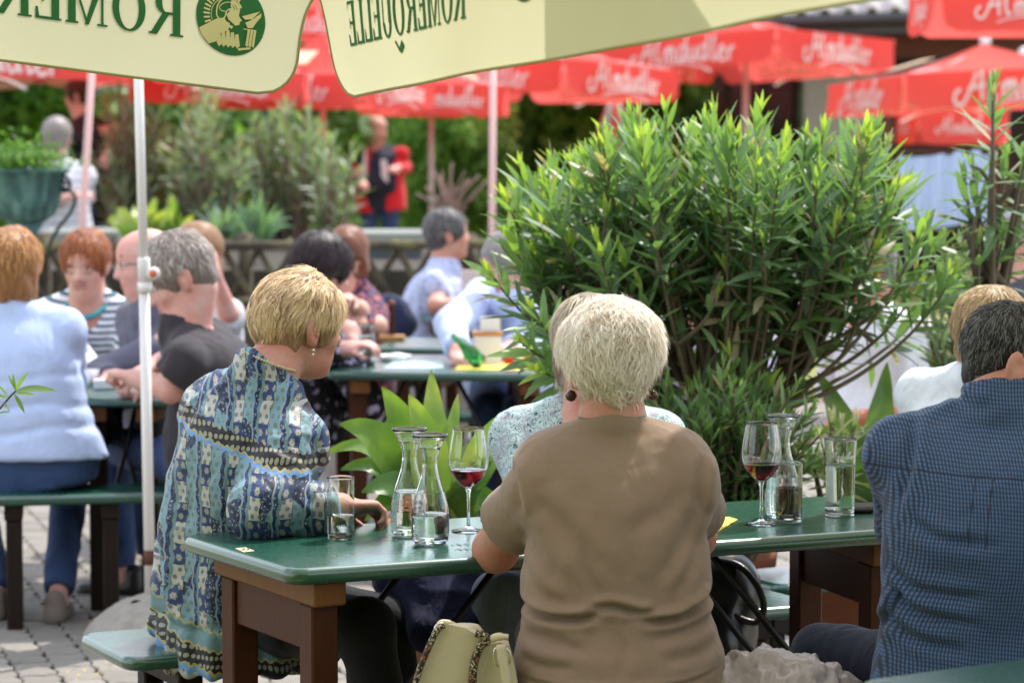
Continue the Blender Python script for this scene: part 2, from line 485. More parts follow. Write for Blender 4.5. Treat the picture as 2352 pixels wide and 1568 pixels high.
def add_hand(S, Wr, d, n, side, s=1., curl=.5, m=0, k=.008, fist=False):
    """Wr wrist, d along the hand, n out of the palm; side +1 = thumb towards cross(d, n)"""
    d = nrm(d); n = nrm(n-d*(n@d)); t = np.cross(d, n)*side
    S.cap(Wr-d*.02*s, Wr+d*.02*s, .026*s, .027*s, .015, m)
    M = np.array([t, d, n])
    S.ell(Wr+d*.052*s, np.array([.043, .052, .0165])*s, M, .012, m)
    S.ell(Wr+d*.035*s+t*.022*s+n*.006*s, np.array([.02, .036, .017])*s, M, .012, m)
    for i, (o, L) in enumerate(((.031, .070), (.0105, .079), (-.0105, .073), (-.030, .058))):
        b = Wr+d*(.088-.004*abs(i-1))*s+t*o*s; dd = nrm(d+t*o*2.2); c = curl*(1+.12*i)
        ax = np.cross(dd, n); r0 = (.0098, .0102, .0098, .0086)[i]*s
        q = b-d*.02*s
        S.cap(q, b, r0*1.1, r0*1.05, .006, m)
        for j, fr in enumerate((.42, .31, .25)):
            dd = rotv(dd, ax, c*(.75, 1., .8)[j]); e = b+dd*L*fr*s
            S.cap(b, e, r0*(1-.09*j), r0*(.93-.1*j), .003, m); b = e
    b = Wr+d*.022*s+t*.028*s+n*.006*s; dd = nrm(d*.75+t*.62+n*.35)
    e = b+dd*.038*s; S.cap(b, e, .0135*s, .0115*s, .010, m)
    dd = nrm(d*.95+t*.15+n*(.25+curl*.5)); e2 = e+dd*.030*s; S.cap(e, e2, .0112*s, .0098*s, .004, m)
    e3 = e2+nrm(dd+n*.2-t*.2)*.022*s; S.cap(e2, e3, .0098*s, .008*s, .004, m)

def hair_solid(H, M, s, style, vol=1., amp=.006, freq=28., stretch=(1, 1, .35)):
    L = lambda x, y, z: H+s*(M.T@np.array([x, y, z])); S = Solid()
    E = lambda c, r, k=.015, op='u': S.ell(L(*c), np.array(r)*s, M, k, 0, op)
    v = .010*vol
    if style == 'bald':
        E((0, -.016, -.002), (.080, .099, .050)); E((0, -.05, -.03), (.060, .056, .045))
        E((0, .105, .0), (.10, .105, .12), .01, 'sub'); E((0, .0, .085), (.075, .104, .076), .006, 'sub')
    else:
        E((0, -.014, .034), (.077+v, .098+v, .087+v))
        E((0, -.052, -.025), (.060+v*.5, .050+v*.6, .058))
        if style in ('bob', 'long'):
            for q in (-1, 1): E((q*.052, -.012, -.035), (.034+v*.4, .056, .075), .02)
            E((0, -.05, -.06), (.066+v*.6, .045+v, .055), .02)
        if style == 'fluffy':
            E((0, -.025, .052), (.092+v, .100+v, .080+v), .02); E((0, -.062, .012), (.080+v*.6, .052+v, .062), .02)
        if style in ('puff', 'layered'):
            E((0, .005, .062), (.070+v, .082+v, .056+v), .02); E((0, -.070, .02), (.062+v, .046+v, .058), .02); E((0, -.060, -.055), (.050, .040+v*.5, .050), .02)
        if style in ('short', 'layered'):
            for q in (-1, 1): E((q*.066, .005, .0), (.016+v*.4, .036, .04), .012)
        # face opening and ears
        E((0, .106, -.028), (.067, .072, .100), .008, 'sub')
        if style in ('bob', 'long', 'fluffy', 'puff'):
            for q in (-1, 1): E((q*.085, .03, -.05), (.030, .036, .05), .008, 'sub')
        if style == 'fluffy':
            for q in (-1, 1): E((q*.108, -.010, -.022), (.040, .040, .040), .008, 'sub')
        if style == 'layered': E((0, -.01, -.155), (.09, .075, .055), .012, 'sub')
        if style in ('short', 'crop', 'layered'):
            for q in (-1, 1): E((q*.094, -.004, -.018), (.032, .034, .042), .006, 'sub')
            if style != 'layered': E((0, -.03, -.125), (.09, .09, .045), .01, 'sub')
        if style == 'crop': E((0, .12, .035), (.075, .055, .055), .01, 'sub')
    def disp(V, N):
        q = ((V-H)@M.T)*freq*np.array(stretch)
        return amp*s*(fbm(q+fbm(q*.5, 3, 2)[:, None]*1.5, 5, 3)*2-1)
    return S, disp
def strands(name, V, F, H, M, s, mat, parent, n=3000, length=.05, width=.0016, lift=.35, curl=.3, fall=.5, crown=(0, -.03, .12), seg=5, seed=1, sel=None, jitter=.3, hug=.75, nape=.0):
    """hair strands as thin ribbons combed away from the crown and falling"""
    r = np.random.default_rng(seed)
    N = vnormals(V, F)
    a = F[r.integers(0, len(F), n*2)]; u = r.random((n*2, 2, 1))
    P = (V[a[:, 0]]*(1-u[:, 0])+V[a[:, 1]]*u[:, 0])*(1-u[:, 1])+(V[a[:, 3]]*(1-u[:, 0])+V[a[:, 2]]*u[:, 0])*u[:, 1]
    Nn = N[a[:, 0]]
    _q = (P-H)@M.T/s; _k = ~((np.abs(_q[:, 0]) > .058) & (_q[:, 2] < .028) & (_q[:, 2] > -.07) & (_q[:, 1] > -.050) & (_q[:, 1] < .06)); P = P[_k]; Nn = Nn[_k]
    if sel is not None: k = sel((P-H)@M.T/s); P = P[k]; Nn = Nn[k]
    P = P[:n]; Nn = Nn[:n]; n = len(P)
    C = H+s*(M.T@np.array(crown)); ln = length*(.5+.8*r.random(n))
    tone = np.clip(.5+.22*r.standard_normal(n)+.5*(fbm(P*45, 9, 2)-.5), 0, 1)
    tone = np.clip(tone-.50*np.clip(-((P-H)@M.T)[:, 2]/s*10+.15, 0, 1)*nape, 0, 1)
    d = P-C; d -= Nn*(d*Nn).sum(1)[:, None]; d /= np.linalg.norm(d, axis=1)[:, None]+1e-6
    g = -UP-Nn*(-UP*Nn).sum(1)[:, None]
    base_d = d*(1-fall)+g*fall
    sw = np.stack([fbm(P*16+31*k, 20+k, 2)-.5 for k in range(3)], -1)
    RD = np.array([.085, .105, .095])*s
    er = lambda X: np.sqrt(((((X-H)@M.T)-np.array([0, -.014*s, .02*s]))/RD)**2 @ np.ones(3))
    r0 = er(P); up_ = np.clip((((P-H)@M.T)[:, 2]/s+.05)/.05, 0, 1)
    ln = ln*(.45+.55*np.clip((((P-H)@M.T)[:, 2]/s+.09)/.09, 0, 1))
    cur = P-Nn*.004; pts = [cur]; dirn = base_d+Nn*lift+sw*jitter*2+r.standard_normal((n, 3))*jitter*.35
    ph = r.random(n)*6.28
    for k in range(seg):
        dirn = dirn/(np.linalg.norm(dirn, axis=1)[:, None]+1e-9)
        cur = cur+dirn*(ln/seg)[:, None]
        e = er(cur); tgt = r0+lift*.10*(k+1)/seg+.02*(k+1)/seg*np.sin(ph*3)
        q = (cur-H)@M.T; o0 = np.array([0, -.014*s, .02*s]); q2 = o0+(q-o0)*(tgt/np.maximum(e, .3))[:, None]
        cur = cur+((H+q2@M)-cur)*(hug*up_)[:, None]; pts.append(cur)
        side = np.cross(dirn, Nn)
        dirn = dirn+(-Nn*lift*.55-UP*.12*fall*2)*1.6/seg*2+side*(curl*np.sin(ph+k*1.7))[:, None]
    pts = np.stack(pts, 1)
    side = np.cross(pts[:, 1]-pts[:, 0], Nn+r.standard_normal((n, 3))*.5); side /= np.linalg.norm(side, axis=1)[:, None]+1e-9
    wd = width*(.6+.8*r.random(n)); prof = np.array([1, 1, .95, .8, .55, .2, .1, .1])[:seg+1]
    if seg+1 > len(prof): prof = np.linspace(1, .1, seg+1)
    A = pts+side[:, None]*(wd[:, None]*prof[None])[..., None]*.5; B = pts-side[:, None]*(wd[:, None]*prof[None])[..., None]*.5
    VV = np.stack([A, B], 2).reshape(-1, 3)
    i = np.arange(n)[:, None]*(2*(seg+1))+np.arange(seg)[None]*2
    FF = np.stack([i, i+1, i+3, i+2], -1).reshape(-1, 4)
    return mesh_obj(name, VV, FF, mat, parent, attrs={'tone': ('POINT', np.repeat(tone, 2*(seg+1)))})

def skin(name, c, rough=.58):
    if name in MATS: return MATS[name]
    t = NT(name); co = t.coord()
    n = t.noise(co, 18, 4, .6); n2 = t.noise(co, 160, 2, .6)
    col = t.mix(t.ramp(n, [(.35, (0, 0, 0)), (.68, (1, 1, 1))]), c, tuple(np.array(c)*np.array([1.02, .70, .66]))); col = t.mix(t.math('MULTIPLY', t.math('GREATER_THAN', t.noise(co, 70, 2), .64), .25), col, tuple(np.array(c)*.55))
    t.base(col); t.set(Roughness=rough, Subsurface_Weight=.12, Subsurface_Radius=(.02, .008, .004), Subsurface_Scale=.5)
    t.bump(n2, .25, .003); MATS[name] = t.m; return t.m
def hairmat(name, dark, light, mid=None, rough=.45):
    if name in MATS: return MATS[name]
    t = NT(name); a = t.attr('tone', 'Fac'); co = t.coord()
    base = t.noise(t.mapv(co, (1, 1, .25)), 90, 3, .6)
    f = t.math('ADD', t.math('MULTIPLY', a, .75), t.math('MULTIPLY', base, .35), clamp=True)
    mid = mid or tuple((np.array(dark)+np.array(light))/2)
    t.base(t.ramp(f, [(.1, dark), (.45, mid), (.85, light)])); t.set(Roughness=rough, Specular_IOR_Level=.4, Sheen_Weight=.15)
    t.bump(base, .5, .004)
    tb = t.n('ShaderNodeBsdfTranslucent'); t.l(t.b.inputs['Base Color'].links[0].from_socket, tb.inputs[0]); mx = t.n('ShaderNodeMixShader', i_0=.30); t.l(t.b.outputs[0], mx.inputs[1]); t.l(tb.outputs[0], mx.inputs[2]); t.l(mx.outputs[0], t.out.inputs[0])
    MATS[name] = t.m; return t.m
def cloth(name, col, var=.1, wr=.25, rough=.85, col2=None, scale=9.):
    if name in MATS: return MATS[name]
    t = NT(name); c = t.coord(); n = t.noise(c, scale, 4, .6)
    b = tuple(np.array(col)*(1-var)); t.base(t.mix(n, b, col2 or tuple(np.minimum(np.array(col)*(1+var), 1))))
    t.set(Roughness=rough, Sheen_Weight=.12, Specular_IOR_Level=.25)
    h = t.math('ADD', t.noise(t.mapv(c, (1, 1, .5)), 14, 3, .55, .8), t.math('MULTIPLY', t.noise(c, 420, 2), .05))
    t.bump(h, wr, .02); MATS[name] = t.m; return t.m
EYE = plain('eye_white', (.75, .72, .68), .2); DARKM = plain('iris_dark', (.02, .015, .012), .2)
LIP = plain('lip', (.44, .19, .16), .5); BROW = plain('brow_hair', (.16, .10, .06), .7)

def folds(V, N, amp=.004, freq=9., aniso=(1, 1, 1), rot=None, seed=0):
    q = V if rot is None else V@np.asarray(rot).T
    q = q*freq*np.array(aniso)
    q = q+(np.stack([fbm(q*.5+7*k, 40+k, 2) for k in range(3)], -1)-.5)*1.6
    f = fbm(q, seed, 2); g = 1-np.abs(2*f-1)*2.2
    return amp*np.clip(g, -1, 1)

def fold_lines(q, lines):
    """valleys (amp > 0) with a soft ridge below, along curved lines in torso coordinates (x, h)"""
    d = np.zeros(len(q))
    for pts, amp, w in lines:
        P = catmull(pts, 6) if len(pts) > 2 else np.linspace(pts[0], pts[1], 8); P = np.asarray(P, float)
        best = np.full(len(q), 9.); tt = np.zeros(len(q)); sg = np.zeros(len(q)); n = len(P)-1
        for i in range(n):
            a, b = P[i], P[i+1]; e = b-a; L2 = e@e+1e-9; t = np.clip(((q[:, 0]-a[0])*e[0]+(q[:, 2]-a[1])*e[1])/L2, 0, 1)
            dx = q[:, 0]-a[0]-t*e[0]; dz = q[:, 2]-a[1]-t*e[1]; r_ = np.sqrt(dx*dx+dz*dz); m = r_ < best
            best[m] = r_[m]; tt[m] = ((i+t)/n)[m]; sg[m] = np.sign(e[0]*dz-e[1]*dx)[m]
        env = np.clip(np.sin(PI*np.clip(tt, .02, .98))*1.6, 0, 1); s_ = best*sg
        d = d+env*amp*(-np.exp(-(s_/w)**2)+.75*np.exp(-((s_-1.9*w)/(1.5*w))**2)+.35*np.exp(-((s_+2.2*w)/(1.6*w))**2))
    return d*(q[:, 1] < .05)
def person(label, head, hyaw, pel, face, hpitch=0, hroll=0, hs=1., shw=.17, hip=.17, waist=.15, chest=.165, dep=.115, belly=0., hunch=.02,
           hands=(None, None), elbows=(None, None), skinm=None, shirt=None, sleeve='tee', shirt_name='shirt', collar=False, hem=None, neck_open=.0,
           trousers=None, knees=(None, None), feet=(None, None), shoes=None, hair=None, hairm=None, hvol=1., vox=.01, sw=.004, curl=.6,
           strand=None, group=None, chub=0., stand=False, facing=True, palms=(None, None), pat=False, legs=True, armr=1., scat='person',
           shirt_disp=None, hamp=.006, extra=None, neckr=.055, sleeve_frac=None, shoulder_up=0., xneck=0, xwrist=None, lower=None, bodyfloor=None, neckd=.14, shirt_vox=None, locks=None):
    H = W(*head) if len(head) == 3 else np.array(head[:3]); M = head_frame(hyaw, hpitch, hroll); s = hs
    P = np.array(pel, float); f = heading(face)
    nb = H-UP*neckd*s-M[1]*.02+f*xneck
    t = nrm(nb-P); TL = np.linalg.norm(nb-P); g = TL/.55
    r0 = np.cross(f, UP); r_ = nrm(r0-t*(r0@t)); fr = np.cross(t, r_); T = np.array([r_, fr, t])
    fr = T[1]
    root = empty('person', (P[0], P[1], 0), label, scat, group)
    def sec(e):
        return [(-.11*g, hip*.9+e, dep*1.05+e, 0, 0), (0, hip+e, dep*1.1+e, 0, 0), (.07*g, (hip+waist)/2+e*1.1, dep*1.08+belly*.6+e, 0, -hunch*.3+belly*.3), (.15*g, waist+e*1.3, dep+belly+e*1.1, 0, -hunch*.7+belly*.4),
                (.27*g, (waist+chest)/2+.004+e*1.3, dep+belly*.5+e*1.1, 0, -hunch*1.1), (.38*g, chest+e, dep+e, 0, -hunch), (.45*g, shw*.93+e*.6, dep*.86+e*.6, 0, -hunch*.6),
                (.49*g, shw*.74, dep*.66, 0, -hunch*.4), (.52*g, shw*.50, .062, 0, -.01), (.535*g, .062, .05, 0, -.005)]
    sh = [P+t*(.455*g+shoulder_up)+r_*q*(shw-.012)+fr*(-hunch*.5) for q in (-1, 1)]
    hips = [P+r_*q*.09-UP*.02 for q in (-1, 1)]
    fr_h = nrm(f)
    wr = []; el = []
    for i, q in enumerate((-1, 1)):
        h = hands[i]
        h = sh[i]+fr_h*.30-UP*.30-r_*q*.05 if h is None else (W(*h) if len(h) == 3 else np.array(h[:3]))
        e = elbows[i]
        if e is None: e = ik(sh[i], h, .285, .25, -UP*.8+r_*q*.7-fr_h*.4)
        else: e = W(*e) if len(e) == 3 else np.array(e[:3])
        wr.append(h); el.append(e)
    # body
    S = Solid(); add_head(S, H, M, s, face=facing, chub=chub)
    S.cap(H+s*(M.T@np.array([0, -.028, -.05])), nb+M[1]*.0-fr*.012, neckr*s, neckr*1.08*s, .025, 0)
    S.cap(nb-t*.005, nb-t*.06, neckr*1.1, .075, .03)
    S.loft(P, T, sec(-.012), .02)
    for i in (0, 1):
        S.cap(sh[i], el[i], .047*armr, .041*armr, .03); S.cap(el[i], wr[i], .042*armr, .027*armr, .012)
        d = nrm(wr[i]-el[i]); pn = palms[i]; pn = (-UP+fr_h*.15) if pn is None else np.array(pn, float)
        add_hand(S, wr[i], d, pn, 1 if (i == 1) else -1, 1., curl)
    # legs
    kn = []; ft = []
    for i, q in enumerate((-1, 1)):
        k_ = knees[i]; k_ = (hips[i]-UP*.42+f*.03 if stand else hips[i]+fr_h*.42+r_*q*.05-UP*.0) if k_ is None else (W(*k_) if len(k_) == 3 else np.array(k_[:3]))
        a_ = feet[i]; a_ = np.array([k_[0], k_[1], .08])+(0 if stand else -fr_h*.03) if a_ is None else (W(*a_) if len(a_) == 3 else np.array(a_[:3]))
        kn.append(k_); ft.append(a_)
    if legs:
        for i in (0, 1):
            S.cap(hips[i], kn[i], .06, .045, .02); S.cap(kn[i], ft[i], .043, .031, .02)
            S.cap(ft[i], ft[i]+fr_h*.12-UP*.045, .030, .022, .02)
    if extra: extra(S, H, M, s)
    sk_ = skinm or skin('skin_fair', (.60, .37, .29))
    solid_obj('body', S, vox, [sk_, EYE, LIP, DARKM, BROW], root)
    # clothing
    if shirt is not None:
        C = Solid(); C.loft(P, T, sec(.006), .02)
        for i in (0, 1): C.cap(nb-t*.018*g-fr*.012, sh[i]+t*.002, .050, .052, .04)
        for i, q in enumerate((-1, 1)):
            if sleeve != 'none':
                fracs = {'tee': .62, 'cap': .38, 'elbow': .95}
                C.ell(sh[i]-t*.03-r_*q*.006, (.060*armr, .06*armr, .055*armr), T, .03)
                if sleeve in fracs:
                    fc = fracs[sleeve] if sleeve_frac is None else sleeve_frac
                    e2 = sh[i]+(el[i]-sh[i])*fc
                    C.sleeve(sh[i]-t*.022-r_*q*.008, e2, .058*armr, .064*armr, .03)
                else:
                    C.cap(sh[i]-t*.022-r_*q*.008, el[i], .058*armr, .055*armr, .03); we = el[i]+(wr[i]-el[i])*(xwrist or .93)
                    C.sleeve(el[i], we, .053*armr, .041*armr, .015)
                    C.sleeve(we-nrm(wr[i]-el[i])*.045, we-nrm(wr[i]-el[i])*.001, .0435*armr, .0445*armr, .003)
        if hem is not None: C.plane(P+t*hem, -t)
        nk = nb+t*.004
        if collar:
            cd_ = nrm(H-M[1]*.035*s-nb)
            C.sleeve(nb-cd_*.03, nb+cd_*.034, .080, neckr*1.16+.004, .012)
            for q in (-1, 1): C.cap(nb-fr*.035+t*.006+r_*q*.05, nb+fr*.055+r_*q*.035-t*.020, .020, .012, .008)
        else:
            C.cap(nb-t*.05-fr*.012, nb+t*.012-fr*.014, .066, .064, .012)
            C.plane(nb+t*.018, t*1.0+fr*(.55+neck_open), center=nb+t*.06, rad=.075, k=.008)
            if neck_open: C.ell(nb+fr*.07-t*.04, (.05+neck_open*.03, .07, .05+neck_open*.06), T, .01, 0, 'sub')
        if lower: lower(C, P, T, g)
        pf = (lambda V: (V-P)@T.T) if pat else None
        rt = T
        dfn = shirt_disp or (lambda V, N: folds(V-P, N, sw, 11., (1, 1, .8), rt, 3)+folds(V-P, N, sw*.5, 26., (1, 1, .6), rt, 8))
        solid_obj(shirt_name, C, shirt_vox or vox, [shirt], root, disp=dfn, pat=pf)
    if trousers is not None:
        C = Solid()
        C.loft(P, T, [(-.12*g, hip*.85, dep*1.0, 0, 0), (-.02, hip+.002, dep*1.1, 0, 0), (.05*g, hip*.97, dep*1.05, 0, 0)], .02)
        for i in (0, 1):
            C.cap(hips[i], kn[i], .088, .062, .03); a2 = kn[i]+(ft[i]-kn[i])*.9
            C.sleeve(kn[i], a2, .06, .052 if not stand else .06, .02)
        solid_obj('trousers', C, vox*1.2, [trousers], root, disp=lambda V, N: folds(V-P, N, .005, 9., (1, 1, .8), None, 5))
    if shoes is not None:
        for i in (0, 1):
            C = Solid(); b = ft[i]*np.array([1, 1, 0])+UP*.045
            C.cap(b-fr_h*.05, b+fr_h*.14-UP*.012, .036, .03, .02); C.cap(b-fr_h*.045, b-fr_h*.045+UP*.05, .034, .036, .02); C.plane((0, 0, .004), -UP)
            solid_obj('shoe', C, .009, [shoes], root)
    if hair:
        HS, disp = hair_solid(H, M, s, hair, hvol, hamp)
        o, V, F = solid_obj('hair', HS, min(vox, .007), [hairm], root, disp=disp, rel=1)
        if strand:
            strands('hair_strands', V, F, H, M, s, hairm, root, **strand)
            if locks: strands('hair_locks', V, F, H, M, s, hairm, root, **{**strand, **locks})
    return dict(root=root, H=H, M=M, T=T, P=P, nb=nb, sh=sh, el=el, wr=wr, g=g, kn=kn)
# ------------------------------------------------------------------ tables and benches
def wood(name, c1, c2, scale=7., rough=.5):
    t = NT(name); c = t.coord()
    n = t.noise(t.mapv(c, (1, 1, 1)), scale, 4, .6, 1.5); g = t.noise(t.mapv(c, (18, 18, 2.)), scale, 3, .6)
    t.base(t.mix(t.math('MULTIPLY_ADD', g, .6, t.math('MULTIPLY', n, .4)), c1, c2)); t.set(Roughness=rough, Specular_IOR_Level=.16)
    t.bump(g, .15, .004); return t.m
WOOD = wood('brown_stained_wood', (.034, .010, .005), (.085, .026, .010)); WOOD_L = wood('lighter_oiled_wood', (.10, .038, .012), (.21, .085, .026))
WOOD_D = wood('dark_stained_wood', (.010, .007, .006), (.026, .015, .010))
def green_paint():
    t = NT('green_table_paint'); c = t.coord()
    n = t.noise(c, 3.5, 4, .6); sc_ = t.noise(t.mapv(c, (3, 60, 3), rot=(0, 0, -.39)), 4, 3, .6); sp = t.vor(c, 38)
    sparse = t.math('GREATER_THAN', t.noise(c, 9, 2), .55)
    col = t.mix(n, (.004, .050, .030), (.007, .078, .050))
    col = t.mix(t.math('MULTIPLY', t.math('LESS_THAN', sp, .09), t.math('MULTIPLY', sparse, .45)), col, (.3, .38, .33))
    nz = t.math('ABSOLUTE', t.sep(t.n('ShaderNodeNewGeometry').outputs['True Normal'])[2]); wear = t.math('MULTIPLY', t.math('LESS_THAN', nz, .93), t.ramp(t.math('ADD', t.math('MULTIPLY', t.noise(t.mapv(c, (1, 1, 3)), 16, 5, .7), .7), t.math('MULTIPLY', t.noise(c, 3, 2), .3)), [(.56, (0, 0, 0)), (.66, (1, 1, 1))]))
    col = t.mix(t.math('MULTIPLY', wear, .55), col, (.06, .05, .03))
    t.base(col); t.set(Roughness=t.math('MULTIPLY_ADD', t.noise(c, 6, 4, .65), .16, .20), Specular_IOR_Level=.8, Coat_Weight=.5, Coat_Roughness=.22)
    t.bump(t.math('ADD', t.math('MULTIPLY', sc_, .5), t.noise(c, 120, 2)), .05, .003); return t.m
GREEN = green_paint()
METAL = plain('dark_iron', (.02, .018, .016), .45, metal=.6)
def rounded_poly(P, r, n=6):
    out = []; k = len(P)
    for i in range(k):
        p, a, b = P[i], P[i-1], P[(i+1) % k]; da = nrm(a-p); db = nrm(b-p)
        ang = math.acos(np.clip(da@db, -1, 1)); d = r/math.tan(ang/2); c = p+nrm(da+db)*r/math.sin(ang/2)
        s_ = p+da*d-c; e_ = p+db*d-c
        for j in range(n+1):
            q = s_*(1-j/n)+e_*(j/n); out.append(c+nrm(q)*r)
    return np.array(out)
def slab(mb, P, z, th, r=.05, edge=.014, m=None):
    """board with bullnose edge: P = 4 corners (x, y) anticlockwise"""
    P = [np.array(p[:2], float) for p in P]; C = sum(P)/4
    prof = [(edge, 0), (edge*.35, -edge*.25), (0, -edge*.9), (0, -th+edge*.9), (edge*.35, -th+edge*.25), (edge, -th)]
    V = []; n = None
    base = rounded_poly(P, r); k = len(base)
    nx = np.roll(base, -1, 0)-np.roll(base, 1, 0); nrmv = np.stack([nx[:, 1], -nx[:, 0]], -1); nrmv /= np.linalg.norm(nrmv, axis=1)[:, None]
    for (ins, dz) in prof:
        for q, nn in zip(base, nrmv): V.append((*(q-nn*ins), z+dz))
    F = [tuple(range(k))]
    for l in range(len(prof)-1):
        for i in range(k): j = (i+1) % k; F.append((l*k+j, l*k+i, (l+1)*k+i, (l+1)*k+j))
    F.append(tuple((len(prof)-1)*k+i for i in range(k-1, -1, -1)))
    mb.add(V, F, m)
def furniture(name, label, cat, FL, FR, BR, BL, z, th=.032, leg=.055, inset=.13, group=None, brace=True, legmat=None, topmat=None, beams=None, overhang=.03, topname='tabletop', legw=None):
    """green board on two trestle ends: corners run front left, front right, back right, back left"""
    FL, FR, BR, BL = [np.array(p[:2], float) for p in (FL, FR, BR, BL)]
    c = (FL+FR+BR+BL)/4; root = empty(name, (c[0], c[1], 0), label, cat, group)
    mb = MB(); slab(mb, (FL, FR, BR, BL), z, th); mb.build(topname, topmat or GREEN, root, smooth=False)
    for p in root.children[0].data.polygons: p.use_smooth = len(p.vertices) == 4
    lx = nrm(FR-FL); L = np.linalg.norm(FR-FL); lm = legmat or WOOD; lw = legw or leg
    for q in (0, 1):
        t0 = inset/L if q == 0 else 1-inset/L
        a = FL+(FR-FL)*t0; b = BL+(BR-BL)*t0; d = nrm(b-a); Wd = np.linalg.norm(b-a)
        zt = z-th
        mb = MB(); mb.beam((*(a+d*overhang), zt-.026), (*(b-d*overhang), zt-.026), lw*1.2, .052, .004); mb.build('crossbar', beams or WOOD_L, root)
        for s_, nm in ((.10*Wd+overhang, 0), (Wd-.10*Wd-overhang, 1)):
            p = a+d*s_; mb = MB(); mb.beam((*p, 0.002), (*p, zt-.053), leg, lw, .004, up=(*d, 0)); mb.build('leg', lm, root)
        for zz, hh in ((zt-.053-.05, .10 if z > .6 else .05), (.22 if z > .6 else .12, .045)):
            mb = MB(); mb.beam((*(a+d*(.10*Wd+overhang+leg*.5+.002)), zz), (*(a+d*(Wd-.10*Wd-overhang-leg*.5-.002)), zz), lw*.7, hh, .003); mb.build('rail', lm, root)
        if brace:
            sg = 1 if q == 0 else -1
            for s_ in (.2, .8):
                p = a+d*Wd*s_; e = p+lx*sg*min(.42, L*.3)
                mb = MB(); mb.tube([(*p, z*.30), (*(p+(e-p)*.5), z*.62), (*e, zt-.004)], .0085, 8); mb.build('brace', METAL, root, smooth=True)
    return root
# ------------------------------------------------------------------ paved yard
def joint_mat():
    t = NT('mossy_joint_sand'); c = t.coord(); n = t.noise(c, 5, 4, .6); m = t.noise(c, 30, 3)
    t.base(t.ramp(t.math('ADD', t.math('MULTIPLY', n, .6), t.math('MULTIPLY', m, .4)), [(.36, (.11, .09, .055)), (.46, (.20, .18, .05)), (.58, (.14, .20, .04)), (.75, (.28, .24, .07))])); t.set(Roughness=.95)
    t.bump(m, .6, .01); return t.m
def paver_mat():
    t = NT('grey_beige_paver'); c = t.coord(); r = t.n('ShaderNodeObjectInfo').outputs['Random']; n = t.noise(c, 14, 5, .65); n2 = t.noise(c, 200, 3, .7)
    col = t.mix(n, (.145, .132, .115), (.245, .222, .192)); f = t.math('MULTIPLY_ADD', r, .30, .86); col = t.mix(1., col, t.comb(f, f, f), 'MULTIPLY')
    t.base(t.mix(t.math('MULTIPLY', t.math('GREATER_THAN', n2, .62), .35), col, (.12, .11, .09))); t.set(Roughness=.9); t.bump(n2, .5, .004); return t.m
GX = (-40, 40); gr = mesh_obj('ground', [(GX[0], -6, 0), (GX[1], -6, 0), (GX[1], 90, 0), (GX[0], 90, 0)], [(0, 1, 2, 3)], joint_mat(), None, smooth=False); tag(gr, kind='structure')
PAVER = paver_mat(); PW, PL = .118, .205
def paver_geo(w_, l_, ins):
    pts = []; a = .008
    for k in range(4): pts.append((-w_/2+ins+w_*k/4*1.0, -l_/2+ins+(a if k in (1, 2) else 0)*(1 if k == 1 else -1)))
    xs = [(-.5, -.5, 0, 0), (-.2, -.5, 0, 1), (.2, -.5, 0, -1), (.5, -.5, 0, 0), (.5, -.25, 1, 0), (.5, .0, -1, 0), (.5, .25, 1, 0), (.5, .5, 0, 0), (.2, .5, 0, -1), (-.2, .5, 0, 1), (-.5, .5, 0, 0), (-.5, .25, 1, 0), (-.5, 0, -1, 0), (-.5, -.25, 1, 0)]
    return [(x*(w_-2*ins)+dx*a, y*(l_-2*ins)+dy*a) for x, y, dx, dy in xs]
pm = []
for v_ in range(3):
    lo, hi = paver_geo(PW, PL, .0035), paver_geo(PW, PL, .0075); n = len(lo); h = .022
    V = [(x, y, 0) for x, y in lo]+[(x, y, h-.004) for x, y in lo]+[(x, y, h+random.uniform(-.001, .001)) for x, y in hi]
    F = [(i, (i+1) % n, n+(i+1) % n, n+i) for i in range(n)]+[(n+i, n+(i+1) % n, 2*n+(i+1) % n, 2*n+i) for i in range(n)]+[tuple(range(2*n, 3*n))]
    me = bpy.data.meshes.new('paver'); me.from_pydata(V, [], F); me.materials.append(PAVER); me.update(); pm.append(me)
ang = .30; ca, sa = math.cos(ang), math.sin(ang); cnt = 0; rest = MB(); proto = np.array([v.co[:] for v in pm[0].vertices]); pf = [tuple(p.vertices) for p in pm[0].polygons]
cand = []
for i in range(-75, 75):
    for j in range(-30, 70):
        x = i*PW; y = j*PL+(PL/2 if i % 2 else 0); X = x*ca-y*sa; Y = x*sa+y*ca+9.
        if not (5.6 < Y < 17): continue
        u, v = px((X, Y, .02))
        if -150 < u < 2500 and v < 1640: cand.append((X, Y, u, v))
        elif -4 < X < 4: cand.append((X, Y, -999, v))
vis = lambda u, v: (-70 < u < 470 and 1180 < v < 1620) or (470 < u < 720 and 1480 < v < 1620) or (1560 < u < 2030 and 1250 < v < 1500)
cand.sort(key=lambda q: (not vis(q[2], q[3]), q[1]))
big = []
for X, Y, u, v in cand:
    r = random.uniform(-.02, .02); dz = random.uniform(-.002, .0025)
    if vis(u, v) and cnt < 299:
        o = inst(random.choice(pm), 'paver', (X, Y, dz+.001), None, (random.uniform(-.012, .012), random.uniform(-.012, .012), ang+r)); o.parent = gr; cnt += 1
    elif abs(X) < 5:
        P = proto.copy(); c_, s_ = math.cos(ang+r), math.sin(ang+r); P = np.stack([P[:, 0]*c_-P[:, 1]*s_+X, P[:, 0]*s_+P[:, 1]*c_+Y, P[:, 2]+dz], -1); big.append(P)
nn = len(proto); Fb = [tuple(i+k*nn for i in f) for k in range(len(big)) for f in pf]
o = mesh_obj('pavers', np.concatenate(big), Fb, PAVER, gr, smooth=False); o['kind'] = 'stuff'
print('pavers', cnt, len(big))
